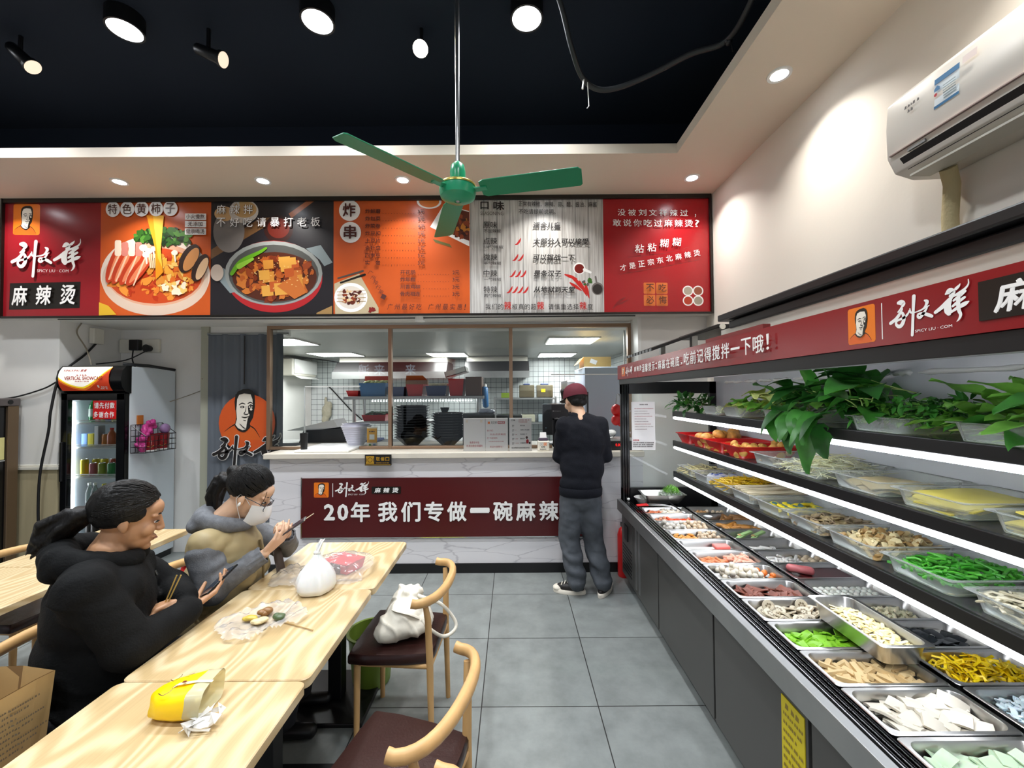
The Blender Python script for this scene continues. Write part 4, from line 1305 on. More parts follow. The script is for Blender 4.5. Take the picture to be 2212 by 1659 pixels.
	MB().add([(-2.5, 4.62, 1.215), (-1.98, 4.62, 1.335), (-1.93, 4.62, 1.25), (-2.2, 4.62, 1.215), (-2.5, 4.92, 1.215), (-1.98, 4.92, 1.335), (-1.93, 4.92, 1.25), (-2.2, 4.92, 1.215)], [(0, 1, 2, 3), (7, 6, 5, 4), (0, 4, 5, 1), (1, 5, 6, 2), (2, 6, 7, 3), (3, 7, 4, 0)], M['white']).obj('lid', t)
	kt = MB().box(-3.0, 4.62, .75, -.2, 4.98, 1.08, M['steel2']).box(-3.0, 4.65, 0, -2.9, 4.95, .75, M['steel2']).box(-.3, 4.65, 0, -.2, 4.95, .75, M['steel2'])
	tag(kt.obj('prep_table'), 'steel preparation table behind the service counter', 'table')
	bt = kbox('blue_tray', 'navy blue tray beside the food machine', 'tray', -1.82, 4.64, 1.081, -1.5, 4.9, 1.105, pm('navy_tray', '#20397a'))
	hang = MB()
	for c, rr in (((0, 0, 0), (.10, .05, .16)), ((-.03, 0, -.15), (.07, .045, .1)), ((.03, .0, .1), (.08, .04, .1)), ((-.02, 0, .2), (.03, .03, .09))):
		hang.ell(c, rr, pm('linen_bag', '#a8a48f'), 12, 8)
	h = remesh(hang, 'linen_bag', None, .012, 4, .012, 14, [pm('linen_bag', '#a8a48f')])
	h.location = (-3.66, 8.24, 1.28)
	tag(h, 'limp grey linen bag hanging on the tiled kitchen wall', 'bag')
	tag(MB().tube([(-3.66, 8.28, 1.78), (-3.6, 8.27, 1.74), (-3.2, 8.27, 1.3), (-2.85, 8.27, 1.0), (-2.8, 8.27, .8)], .012, M['black'], 6).obj('hose'), 'dark hose slanting down the tiled kitchen wall', 'hose')
kitchen()

# lit shop sign across the street, seen only as a reflection in the counter glass
def street():
	t = thing('street_sign', 'red shop sign with white lit writing across the street, mirrored in the counter glass', 'sign', (-4.5, -8, 2.2))
	t['label'] = 'red lit street sign mirrored in the counter glass'
	MB().box(-5.9, -8.15, 2.15, -2.2, -8.0, 2.95, mat('sign_red', '#a01c1c', .5, emis=2.0)).obj('board', t)
	MB().box(-4.2, -8.1, 0, -4.1, -8.05, 2.15, M['black']).obj('post', t)
	s = Art(lambda u, v, d: (-u, -7.999 + d, v), .001)
	for x, ch in ((3.7, '来'), (4.9, '来'), (5.5, '鸿')):
		s.text(ch, x, 2.35, x + .42, 2.77, glow('sign_white', '#e8eeff', 4.0) if x == 3.7 else bpy.data.materials['sign_white'], bold=.03)
	s.mb.obj('lettering', t)
street()
# ---------------------------------------------------------------- drinks fridge in the niche
def fridge():
	t = thing('drinks_fridge', 'tall glass-door drinks fridge with a lit orange header and white side', 'fridge', (-3.77, 4.0, 0))
	x0, x1, y0, y1 = -4.055, -3.485, 3.75, 4.31
	wht = mat('pale_blue_enamel', '#c9d2d8', .4)
	b = MB()
	b.box(x1 - .03, y0 + .05, .06, x1, y1, 1.88, wht).box(x0, y0 + .05, .06, x0 + .03, y1, 1.88, wht)
	b.box(x0 + .031, y1 - .03, .06, x1 - .031, y1, 1.88, wht).box(x0 + .031, y0 + .05, .06, x1 - .031, y1 - .031, .16, wht).box(x0 + .031, y0 + .05, 1.62, x1 - .031, y1 - .031, 1.88, wht)
	b.obj('cabinet', t, bevel=.004)
	MB().box(x0 + .03, y1 - .04, .16, x1 - .03, y1 - .03, 1.62, M['white']).obj('liner', t)
	MB().box(x0 + .01, y0 + .03, .0, x1 - .01, y1 - .02, .06, M['black']).obj('plinth', t)
	d = MB().box(x0, y0, .08, x0 + .055, y0 + .045, 1.635, M['blackg']).box(x1 - .075, y0, .08, x1, y0 + .045, 1.635, M['blackg']).box(x0, y0, .08, x1, y0 + .045, .16, M['blackg']).box(x0, y0, 1.575, x1, y0 + .045, 1.635, M['blackg'])
	d = d.obj('door', t, bevel=.004)
	MB().poly([(x0 + .055, y0 + .01, .16), (x1 - .075, y0 + .01, .16), (x1 - .075, y0 + .01, 1.575), (x0 + .055, y0 + .01, 1.575)], M['glass']).obj('door_pane', d)
	MB().box(x0 + .008, y0 - .02, .85, x0 + .03, y0, 1.2, M['black']).obj('handle', d, bevel=.005)
	# red pay-first notice inside the door
	s = front(y0 + .006, .0002)
	s.rect(-3.775, 1.405, -3.565, 1.572, M['bred'])
	for j, ln in enumerate(('请先付款', '多谢合作')):
		for i, ch in enumerate(ln):
			s.text(ch, -3.765 + .0485 * i, 1.50 - .082 * j, -3.723 + .0485 * i, 1.555 - .082 * j, M['pwhite'], bold=.03)
	s.mb.obj('notice', d)
	# curved header
	prof = [(y0 + .05, 1.635), (y0 + .0, 1.65), (y0 - .035, 1.70), (y0 - .045, 1.77), (y0 - .03, 1.84), (y0 + .01, 1.885), (y0 + .06, 1.89), (y0 + .06, 1.635)]
	MB().prism([(a, z) for a, z in prof], x0 - .005, x1 + .005, M['blackg'], 'x').obj('header', t, smooth=50)
	def hm(u, v, dd):       # along the bulge
		z = 1.66 + v * .215
		k = (v - .5) * 2
		return (x0 + .02 + u * (x1 - x0 - .12), y0 - .047 - dd + .055 * max(0, abs(k) - .15) ** 2 * 1.0, z)
	lit = lambda n, c, e: mat(n, c, .4, emis=e)
	s = Art(hm, .0004)
	n = 12
	def band(m, lo, hi):
		s.k += 1
		vs, fs = [], []
		for i in range(25):
			for j in range(n + 1):
				u = i / 24
				a, c = lo(u), hi(u)
				a = min(max(a, 0), 1); c = min(max(c, a), 1)
				vs.append(s.mp(u, a + (c - a) * j / n, s.k * s.step))
		for i in range(24):
			for j in range(n):
				fs.append((i * (n + 1) + j, (i + 1) * (n + 1) + j, (i + 1) * (n + 1) + j + 1, i * (n + 1) + j + 1))
		s.mb.add(vs, fs, m)
	curve = lambda u: .12 + 1.9 * (u - .46) ** 2 + (.55 * (u - .46) if u > .46 else 0)
	band(lit('header_red', '#c03a1c', .25), lambda u: 0, lambda u: 1)
	band(lit('header_orange', '#e0761f', .35), lambda u: curve(u) - .10, lambda u: 1)
	band(lit('header_yellow', '#f3d42c', .45), lambda u: curve(u) - .02, lambda u: 1)
	band(lit('header_white', '#f3efe4', .55), lambda u: curve(u) + .045, lambda u: 1)
	hr = pm('header_ink', '#a8232c')
	s.text('XINGXING 星星', .07, .80, .53, .90, hr, bold=.03, shear=.1)
	s.marks(.36, .63, .60, .68, hr)
	s.text('VERTICAL SHOWCASE', .13, .44, .88, .60, hr, bold=.02)
	s.marks(.34, .37, .62, .41, hr)
	s.ell(.78, .18, .018, .06, M['pwhite'])
	s.marks(.83, .13, .97, .18, M['pwhite']); s.marks(.80, .06, .97, .11, M['pwhite'])
	s.mb.obj('header_print', t, smooth=180)
	# inside: light, wire shelves
	MB().box(x0 + .03, y0 + .06, .2, x0 + .05, y0 + .08, 1.56, M['tube2']).obj('light_tube', t)
	sh = (1.37, 1.145, .875, .58, .32)
	for z in sh:
		w = MB()
		for i in range(15):
			x = x0 + .05 + i * .033
			w.tube([(x, y0 + .09, z), (x, y1 - .06, z)], .003, M['white'], 5)
		for y in (y0 + .09, y0 + .3, y1 - .06):
			w.tube([(x0 + .04, y, z - .004), (x1 - .04, y, z - .004)], .005, M['white'], 6)
		w.box(x0 + .06, y0 + .075, z - .014, x1 - .04, y0 + .085, z + .022, M['acryl']).box(x0 + .06, y0 + .074, z + .018, x1 - .04, y0 + .086, z + .024, M['white']).box(x0 + .06, y0 + .074, z - .016, x1 - .04, y0 + .086, z - .01, M['white'])
		w.obj('wire_shelf', t)
	# the drinks
	def bottle(name, lb, x, z, r, h, m, capm, cat='bottle', lab=None, y=3.9, group=None):
		k = thing(name, lb, cat, (x, y, z), group)
		MB().lathe([(r * .9, 0), (r, .01), (r, h * .55), (r * .9, h * .66), (r * .42, h * .84), (r * .38, h * .9)], (x, y, z), m, 16).obj('body', k, smooth=50)
		MB().lathe([(r * .45, h * .9), (r * .45, h)], (x, y, z), capm, 12).obj('cap', k, smooth=50)
		if lab:
			MB().lathe([(r * 1.02, h * .2), (r * 1.02, h * .5)], (x, y, z), lab, 16, cap0=False, cap1=False).obj('label_band', k, smooth=50)
	def can(lb, x, z, m, y=3.9, r=.03, h=.11, group=None, name='drink_can'):
		k = thing(name, lb, 'can', (x, y, z), group)
		MB().lathe([(r * .8, 0), (r, .008), (r, h - .012), (r * .82, h - .003)], (x, y, z), m, 16).obj('body', k, smooth=40)
		MB().lathe([(r * .82, h - .003), (r * .8, h), (r * .7, h - .004)], (x, y, z), M['steel'], 16).obj('lid', k, smooth=40)
	def carton(lb, x0, x1, z, h, m, y=3.86, d=.07):
		o = MB().box(x0, y, z, x1, y + d, z + h, m).obj('drink_carton', bevel=.004)
		tag(o, lb, 'carton')
	Z = [z + .006 for z in sh]
	fx = lambda x: -3.985 + (x + 3.97) * .63
	gr = mat('green_bottle', '#1f9a4a', .15); pk = mat('pink_drink', '#d86a78', .2); yl = mat('yellow_can', '#d7c21f', .25, metal=.3)
	bottle('soda_bottle', 'big green soda bottle on the top fridge shelf', fx(-3.83), Z[0], .045, .24, gr, pm('cap_green', '#1a7a35'), lab=pm('lab_w', '#d9e8d9'))
	carton('pink carton beside the green bottle in the drinks fridge', fx(-3.775), fx(-3.71), Z[0], .09, pk)
	carton('green and yellow carton under the red fridge notice', fx(-3.69), fx(-3.645), Z[0], .08, pm('ly', '#9fbb33'))
	can('blue can on the top fridge shelf', fx(-3.615), Z[0], pm('can_blue', '#2450b5'), r=.034)
	can('yellow can in the corner of the top fridge shelf', fx(-3.535), Z[0], yl, r=.028)
	carton('pale blue carton on the second fridge shelf', fx(-3.97), fx(-3.88), Z[1], .115, pm('pale_blue', '#5b93d6'))
	carton('yellow lemon carton on the second fridge shelf', fx(-3.878), fx(-3.79), Z[1], .115, pm('lemon_carton', '#ddcf2a'))
	carton('tall grey white carton on the second fridge shelf', fx(-3.78), fx(-3.72), Z[1], .185, pm('grey_carton', '#b7b9b8'))
	can('amber can on the second fridge shelf', fx(-3.66), Z[1], pm('amber', '#c87a24'), r=.034)
	bottle('tea_bottle', 'orange tea bottle with a red cap on the second fridge shelf', fx(-3.58), Z[1], .034, .165, pm('tea_orange', '#b85a24'), M['bred'])
	for i, (x, m, lb) in enumerate(((-3.93, yl, 'large yellow can at the start of the third fridge shelf'), (-3.86, pm('olive_can', '#b3a524'), 'olive yellow can on the third fridge shelf'), (-3.80, pm('rose_can', '#b8626a'), 'rose pink can on the third fridge shelf'), (-3.735, pm('lemon_can', '#d8cf1c'), 'bright lemon can on the third fridge shelf'), (-3.67, pm('lime_can', '#9fb03a'), 'lime green can on the third fridge shelf'), (-3.60, pm('rust_can', '#a8401c'), 'rust red can on the third fridge shelf'), (-3.535, pm('green_can', '#2f8a3f'), 'dark green can on the third fridge shelf'))):
		can(lb, fx(x), Z[2], m, y=3.87 + .065 * (i % 2), r=.029, h=.15 if i < 1 else .115 + .03 * (i % 2))
	for x in (-3.90, -3.82):
		bottle('water_bottle', 'clear water bottle on the fourth fridge shelf', fx(x), Z[3], .03, .22, clear('pet_plastic', '#d8e6e0', .05, body=.15), M['white'], group='water bottles on the fourth fridge shelf')
	bottle('juice_bottle', 'plum coloured juice bottle with a yellow cap on the fourth fridge shelf', fx(-3.685), Z[3], .036, .21, pm('plum', '#6d5a3c'), pm('cap_y', '#cfc22c'), lab=pm('lab_plum', '#5a2030'))
	bottle('juice_bottle', 'green tea bottle with a lime cap on the fourth fridge shelf', fx(-3.60), Z[3], .036, .21, pm('green_tea', '#7c9a4a'), pm('cap_l', '#a9c22c'), lab=pm('lab_gt', '#557a3a'))
	bottle('beer_bottle', 'dark bottle with a blue and white neck on the bottom fridge shelf', fx(-3.88), Z[4], .034, .24, pm('dark_glass', '#2a1f18'), pm('cap_blue', '#1f6fae'))
	bottle('beer_bottle', 'dark bottle with a plain blue neck beside its twin on the bottom fridge shelf', fx(-3.80), Z[4], .034, .24, pm('dark_glass2', '#33241c'), pm('cap_blue2', '#2a5fb0'))
	# wire basket on its side
	k = thing('wire_basket', 'black wire basket hooked on the white side of the drinks fridge', 'basket', (x1 + .08, 3.98, 1.25))
	wx0, wx1, wy0, wy1, z0, z1 = x1 + .012, x1 + .15, 3.80, 4.14, 1.09, 1.345
	w = MB()
	for i in range(6):
		z = z0 + (z1 - z0) * i / 5
		hi = z > 1.25
		w.tube([(wx0, wy0, z), (wx0, wy1, z)], .0028, M['black'], 5)
		if i < 4:
			w.tube([(wx1, wy0, z), (wx1, wy1, z)], .0028, M['black'], 5)
			for y in (wy0, wy1):
				w.tube([(wx0, y, z), (wx1, y, z)], .0028, M['black'], 5)
	for i in range(8):
		y = wy0 + (wy1 - wy0) * i / 7
		w.tube([(wx0, y, z1), (wx0, y, z0), (wx1, y, z0), (wx1, y, z0 + .155)], .0028, M['black'], 5)
	for y in (wy0, wy1):
		w.tube([(wx0, y, z1), (wx1, y, z0 + .155)], .0035, M['black'], 5)
		w.tube([(wx0 + .07, y, z0), (wx0 + .07, y, z0 + .2)], .0028, M['black'], 5)
	w.obj('wires', k, smooth=60)
	MB().box(x1 + .001, 3.87, 1.345, x1 + .012, 3.93, 1.43, mat('orange_hook_pad', '#b86a28', .5)).obj('adhesive_hook', k)
	rc = pm('paper_cup_red', '#8f1520')
	for y, lb in ((3.93, 'red paper snack tub with white base in the wire basket'), (4.06, 'plain red paper tub in the far end of the wire basket')):
		q = thing('paper_tub', lb, 'tub', (wx0 + .07, y, z0 + .004))
		MB().lathe([(.045, 0), (.045, .012)], (wx0 + .07, y, z0 + .004), M['white'], 20).obj('base', q, smooth=40)
		MB().lathe([(.045, .012), (.058, .15), (.06, .155), (.056, .155), (.044, .02)], (wx0 + .07, y, z0 + .004), rc, 20, cap0=False).obj('cup', q, smooth=40)
		s = Art(lambda u, v, d: (wx0 + .07 + (.0515 + d) * math.cos(u), y + (.0515 + d) * math.sin(u), z0 + .004 + v), .0006)
		s.line([(-1.0, .09, .01), (-.85, .12, .014), (-.7, .06, .01)], M['cream']); s.line([(-1.3, .05, .006), (-.8, .04, .008), (-.4, .055, .006)], pm('gold_ink', '#c9a04a'))
		s.mb.obj('print', q)
	pkb = clear('pink_film', '#f08fc0', .2, body=.5, body_col='#d8459a')
	g = MB()
	q = random.Random(8)
	for i in range(26):
		v = i / 26
		g.ell((wx0 + .065 + q.uniform(-.025, .025), 3.85 + .09 * max(0, v - .45) * 2 + q.uniform(-.03, .03), 1.125 + .24 * v + q.uniform(-.015, .015)), (.022, .026, .03), pkb, 10, 7)
	tag(remesh(g, 'pink_bag', None, .007, 2, .012, 45, [pkb]), 'bright pink plastic bag stuffed in the wire basket', 'bag')
	g = MB().ell((wx0 + .07, 4.09, 1.29), (.04, .05, .05), clear('lilac_film', '#d8b8e0', .2, body=.5, body_col='#b890c0'), 10, 8)
	tag(g.obj('lilac_bag', smooth=60), 'lilac plastic bag at the far end of the wire basket', 'bag')
fridge()
def left_corner():
	# second, darker fridge against the pillar
	t = thing('dark_cooler', 'dark glass-door cooler with a bronze edge standing before the white pillar', 'cooler', (-4.8, 3.2, 0))
	br = mat('bronze_edge', '#6d5a45', .4, metal=.5)
	MB().box(-5.18, 2.45, .05, -4.42, 3.70, 1.53, M['black']).obj('cabinet', t)
	MB().box(-4.43, 3.63, .04, -4.385, 3.71, 1.53, br).obj('edge_post', t, bevel=.004)
	MB().box(-5.18, 2.44, 1.53, -4.38, 3.72, 1.60, mat('pewter_top', '#6b6463', .4, metal=.6)).obj('top', t, bevel=.01)
	MB().box(-4.425, 2.47, .1, -4.405, 3.63, 1.52, M['blackg']).obj('door', t)
	MB().box(-4.405, 2.5, 1.055, -4.395, 3.62, 1.065, M['chrome']).obj('rail', t)
	MB().lathe([(.02, 0), (.02, .004)], (-4.38, 3.64, 1.565), M['black'], 12, 'x').obj('lock', t)
	n = MB().box(-4.4045, 3.36, 1.07, -4.401, 3.62, 1.26, pm('note_yellow', '#d8cf8a')).obj('yellow_note')
	tag(n, 'yellow note stuck on the dark glass of the cooler', 'note')
	s = Art(lambda u, v, d: (-4.401 + d, u, v), .0001)
	for i in range(4):
		s.marks(3.40, 1.215 - .036 * i, 3.58, 1.235 - .036 * i, pm('note_ink', '#a5a04a'))
	so = s.mb.obj('lettering'); so.parent = n
	# sockets, box and leads over the fridge
	t = thing('wall_socket', 'white socket box with two black plugs above the drinks fridge', 'socket', (-4.0, 4.33, 2.1))
	MB().box(-4.07, 4.0, 2.12, -4.02, 4.1, 2.27, M['offw']).obj('junction_box', t, bevel=.004)
	MB().box(-4.07, 4.31, 2.06, -3.66, 4.34, 2.2, M['offw']).obj('back_plate', t, bevel=.004)
	MB().box(-3.93, 4.26, 2.08, -3.83, 4.31, 2.19, M['black']).obj('plug', t, bevel=.008)
	MB().lathe([(.04, 0), (.03, .05)], (-3.75, 4.26, 2.1), M['black'], 14, 'y').obj('plug', t, smooth=40)
	for pts, lb, r in (([(-3.88, 4.26, 2.08), (-3.85, 4.22, 1.98), (-3.8, 4.2, 1.9)], 'thin black lead from the square plug down to the fridge top', .006),
					   ([(-3.75, 4.26, 2.07), (-3.85, 4.15, 1.97), (-4.0, 4.0, 1.92)], 'thick black lead curving from the round plug to the fridge', .006),
					   ([(-4.04, 3.9, 2.3), (-4.03, 3.85, 2.2), (-3.93, 3.84, 2.05), (-3.88, 3.84, 1.9)], 'grey lead dropping from the ceiling edge past the socket box', .006),
					   ([(-4.045, 4.04, 2.12), (-4.062, 3.95, 2.0), (-4.066, 3.75, 1.8), (-4.08, 3.69, 1.5), (-4.10, 3.69, 1.3), (-4.17, 3.69, .9), (-4.17, 3.69, .45), (-4.1, 3.68, .3)], 'black hose hanging down beside the drinks fridge', .010),
					   ([(-4.09, 3.735, 1.74), (-4.2, 3.73, 1.68), (-4.45, 3.735, 1.61), (-4.7, 3.735, 1.58)], 'black cable strung across the white pillar', .007),
					   ([(-3.45, 4.2, 1.55), (-3.3, 4.31, 1.63), (-3.16, 4.32, 1.70), (-3.09, 4.15, 1.78)], 'pale cable running from the fridge to the curtain', .004)):
		tag(MB().tube(curve(pts), r, M['black'] if 'pale' not in lb and 'grey' not in lb else pm('pale_cable', '#8f8574'), 8).obj('cable', smooth=60), lb, 'cable')
	tag(MB().tube([(-3.62, 3.87, 1.91), (-3.49, 4.0, 1.90), (-3.40, 4.2, 1.87)], .014, M['black'], 8).obj('black_bar', smooth=60), 'black rolled bar lying on top of the drinks fridge', 'bar')
	pts = [(-4.03, 3.668, 2.296)] + [(x, 3.67, 2.290 - .004 * math.sin(x * 5)) for x in (-3, -2, -1, 0, .8, 1.1)]
	tag(MB().tube([(p[0], p[1] + .02, p[2]) for p in pts], .005, M['black'], 6).obj('cable'), 'thin black cable along the soffit under the menu board', 'cable')
	t = thing('smoke_detector', 'round white smoke detector on the soffit under the menu board', 'detector', (-.82, 3.72, 2.3))
	MB().lathe([(.045, 2.3), (.05, 2.285), (.046, 2.262), (.02, 2.255)], (-.82, 3.72, 0), M['white'], 24).obj('body', t, smooth=40)
	MB().lathe([(.018, 2.255), (.016, 2.25)], (-.82, 3.72, 0), M['offw'], 12).obj('sensor', t)
left_corner()
def curtain():
	g = mat('grey_curtain_cloth', '#666c74', .9)
	t = thing('doorway_curtain', 'charcoal doorway curtain printed with an orange disc and a man\'s face', 'curtain', (-2.65, 4.15, .35))
	x0, x1, z0, z1 = -3.02, -2.28, .35, 2.22
	yy = lambda x: 4.15 + .014 * math.sin((x + 3) * 34) + .008 * math.sin((x + 3) * 71 + 1)
	vs, fs = [], []
	n = 75
	for i in range(n + 1):
		x = x0 + (x1 - x0) * i / n
		for z in (z0, z1 - .09, z1):
			vs.append((x, yy(x), z))
	for i in range(n):
		for j in range(2):
			fs.append((3 * i + j, 3 * i + 3 + j, 3 * i + 4 + j, 3 * i + 1 + j))
	MB().add(vs, fs, g).obj('cloth', t, smooth=180)
	MB().tube([(x0 - .02, 4.155, z1 + .005), (x1 + .05, 4.155, z1 + .005)], .012, M['steel2'], 8).obj('rod', t)
	# print follows the folds; layout in units of the artwork, cut into fine strips
	def mp(u, v, d):
		x = -3.02 + (u - 451) * .004660
		return (x, 4.122 - d, 1.61 + (858 + v) * .00461)
	s = Sheet(mp, .0002)
	s.E(537, 917, 60, 62, pm('curtain_orange', '#d8571c'))
	q = sub(s, 512 - 232 * .27, 845 - 178 * .30, .30, .27)
	sq = Sheet(q.mp, .0002); sq.k = s.k
	# face drawn with the emblem's own shapes
	portrait(sq, 130, 155, 475, 545, square=False)
	s.k = sq.k
	root = t
	s.mb.obj('orange_print', root)
	sq.mb.obj('portrait_print', root)
	w = Sheet(mp, .0002); w.k = s.k + 4
	brush_mark(w, 466, 940, 610, 1012, M['pwhite'], grow=22)
	b = Sheet(mp, .0002); b.k = w.k + 4
	brush_mark(b, 466, 940, 610, 1012, M['ink'])
	w.mb.obj('lettering_outline', root); b.mb.obj('lettering', root)
	MB().poly([(-2.655, 4.1215, 1.72), (-2.643, 4.1215, 1.72), (-2.643, 4.1215, 2.2), (-2.655, 4.1215, 2.2)], M['ink']).obj('slit', root)
curtain()

# ---------------------------------------------------------------- ceiling: lamps, fan, cable, air conditioner
def spot(name, loc, watts, size, col, ang=None, parent=None, rot=(0, 0, 0), spread=R(125)):
	l = bpy.data.lights.new(name, 'AREA')
	l.shape = 'DISK'
	l.size = size
	l.energy = watts
	l.color = col
	l.spread = spread
	o = bpy.data.objects.new(name, l)
	COL.objects.link(o)
	o.location = loc
	o.rotation_euler = rot
	if parent is not None:
		o.location = Vector(loc) - ORG[parent.name]
		o.parent = parent
	return o

def lamps():
	z = 3.36
	names = ['small round downlight at the edge over the maroon emblem panel', 'small downlight over the orange soup panel', 'small downlight over the dark braised pot panel', 'small downlight behind the fan over the price list', 'small downlight over the whitewashed seasoning panel', 'small downlight in the ceiling corner over the red slogan panel']
	for i, x in enumerate((-4.33, -3.19, -2.02, -.88, .30, 1.48)):
		t = thing('downlight', names[i], 'light', (x, 3.36, z), 'downlights over the menu board')
		MB().lathe([(.062, z), (.06, z - .008), (.044, z - .006)], (x, 3.36, 0), M['white'], 24, cap0=False, cap1=False).obj('trim_ring', t, smooth=40)
		MB().lathe([(.045, z - .005), (.001, z - .0055)], (x, 3.36, 0), M['lamp'], 20, cap0=False, cap1=False).obj('lens', t)
		spot('downlight_lamp', (x, 3.36, z - .012), DOWN_W, .08, (1, .97, .93), parent=t, spread=R(120))
	for y, lb in ((2.26, 'small downlight in the white ceiling strip beside the air conditioner'), (1.1, 'small downlight above the air conditioner out of sight')):
		t = thing('downlight', lb, 'light', (1.487, y, z), 'downlights in the side ceiling strip')
		MB().lathe([(.062, z), (.06, z - .008), (.044, z - .006)], (1.487, y, 0), M['white'], 24, cap0=False, cap1=False).obj('trim_ring', t, smooth=40)
		MB().lathe([(.045, z - .005), (.001, z - .0055)], (1.487, y, 0), M['lamp'], 20, cap0=False, cap1=False).obj('lens', t)
		spot('downlight_lamp', (1.487, y, z - .012), DOWN_W, .08, (1, .96, .9), parent=t, spread=R(120))
	for i, (x, y, lb) in enumerate(((-2.41, 2.56, 'big round ceiling lamp over the drinks fridge side of the dark ceiling'), (-1.18, 2.51, 'big round ceiling lamp in the middle of the dark ceiling'), (.106, 2.50, 'big round ceiling lamp closest to the hanging cable'),
									(-3.6, 2.56, 'big round ceiling lamp over the dark cooler'), (-2.41, .9, 'big round ceiling lamp behind the viewer over the far tables'), (-1.18, .9, 'big round ceiling lamp behind the viewer over the table row'), (.106, .9, 'big round ceiling lamp behind the viewer over the aisle'), (-.6, -1.0, 'big round ceiling lamp near the shopfront over the tables'), (.6, -1.0, 'big round ceiling lamp near the shopfront over the aisle'), (-2.4, -1.0, 'big round ceiling lamp near the shopfront by the wall'))):
		t = thing('ceiling_lamp', lb, 'light', (x, y, 4.0), 'big round lamps in the dark ceiling')
		MB().lathe([(.10, 4.0), (.10, 3.9), (.088, 3.9), (.088, 3.91)], (x, y, 0), M['black'], 28, cap0=False, cap1=False).obj('can', t, smooth=40)
		MB().lathe([(.088, 3.903), (.001, 3.902)], (x, y, 0), M['lamp'], 28, cap0=False, cap1=False).obj('lens', t)
		spot('ceiling_lamp_light', (x, y, 3.895), ROUND_W, .17, (.9, .95, 1.0), parent=t)
	# three track spots
	for x, y, z, d, lit, lb in ((-.566, 2.594, 3.8, (.1, -.75, -.55), True, 'glaring warm spotlight in the dark ceiling left of the fan rod'.replace('left of', 'beside')), (-3.17, 2.72, 3.8, (.6, .1, -.6), False, 'black spotlight with a faintly glowing pale face over the soup panel'), (-1.87, 2.67, 3.8, (.85, .05, -.35), False, 'faintly glowing black spotlight turned edge-on between two big lamps')):
		t = thing('track_spotlight', lb, 'light', (x, y, z), 'black track spotlights')
		dv = Vector(d).normalized()
		MB().cap(Vector((x, y, z)) - dv * .16, .036, Vector((x, y, z)) - dv * .04, .042, M['black'], 16).obj('body', t, smooth=50)
		MB().tube([Vector((x, y, z)) - dv * .02, Vector((x, y, z))], .05, M['black'], 20).obj('rim', t, smooth=40)
		e = Matrix.Translation((x, y, z)) @ dv.to_track_quat('Z', 'Y').to_matrix().to_4x4()
		b = MB(); b.T = e
		b.lathe([(.047, .002), (.001, .003)], (0, 0, 0), M['lampw'] if lit else mat('frosted_lens_lit', '#f0dcc4', .4, emis=.9), 20, cap0=False, cap1=False)  # pale lenses glow by their material alone, no lamp behind them
		b.obj('lens', t)
		MB().tube([Vector((x, y, z)) - dv * .1, Vector((x, y, z)) - dv * .1 + Vector((0, 0, .1)), (x - dv.x * .1, y - dv.y * .1, 4.0)], .012, M['black'], 8).obj('stem', t)
		if lit:
			spot('spotlight_lamp', Vector((x, y, z)) + dv * .01, 8, .08, (1, .9, .75), parent=t, rot=(-dv).to_track_quat('Z', 'Y').to_euler(), spread=R(90))
lamps()

def fan():
	g = mat('green_fan_enamel', '#1f9a6c', .3, spec=.6)
	gr = mat('green_blade_enamel', '#1f8a5f', .4)
	c = Vector((-.295, 2.3, 2.735))
	t = thing('ceiling_fan', 'green three-blade ceiling fan hanging on a long steel rod', 'fan', c)
	MB().tube([(c.x, c.y, c.z + .16), (c.x, c.y, 4.0)], .0125, M['steel'], 14).obj('rod', t, smooth=60)
	MB().lathe([(.06, 3.92), (.05, 4.0)], (c.x, c.y, 0), M['black'], 16).obj('ceiling_rose', t)
	MB().lathe([(.034, .06), (.042, .065), (.044, .11), (.036, .15), (.02, .165), (.014, .17)], c, g, 24).obj('canopy', t, smooth=50)
	MB().lathe([(.025, .045), (.03, .05), (.03, .062)], c, M['black'], 20).obj('collar', t, smooth=50)
	MB().lathe([(.03, .048), (.085, .044), (.10, .03), (.102, -.002), (.095, -.03), (.07, -.045), (.035, -.052), (.02, -.055), (.018, -.05)], c, g, 32).obj('motor_housing', t, smooth=40)
	MB().lathe([(.1005, .036), (.104, .03), (.1035, .022)], c, mat('gold_trim', '#c9b45a', .3, metal=.8), 32, cap0=False, cap1=False).obj('trim_band', t, smooth=60)
	MB().lathe([(.012, -.052), (.008, -.058)], c, M['steel2'], 12).obj('centre_bolt', t)
	for a in (228, 106, -13):
		m = Matrix.Translation(c) @ Matrix.Rotation(R(a), 4, 'Z')
		b = MB(); b.T = m @ Matrix.Translation((0, 0, .005)) @ Matrix.Rotation(R(-13), 4, 'X')
		L, w0, w1, th = .685, .064, .068, .003
		pr = [(.135, -w0 * .8), (.16, -w0), (L - .02, -w1), (L, -w1 + .02), (L, w1 - .012), (L - .012, w1), (.16, w0), (.135, w0 * .8)]
		b.prism([(x, y) for x, y in pr], -th, th, gr)
		o = b.obj('blade', t, bevel=.001)
		b = MB(); b.T = m @ Matrix.Translation((0, 0, .003))
		b.box(.085, -.022, -.004, .17, .022, .004, g)
		b.obj('blade_arm', t, bevel=.002)
fan()

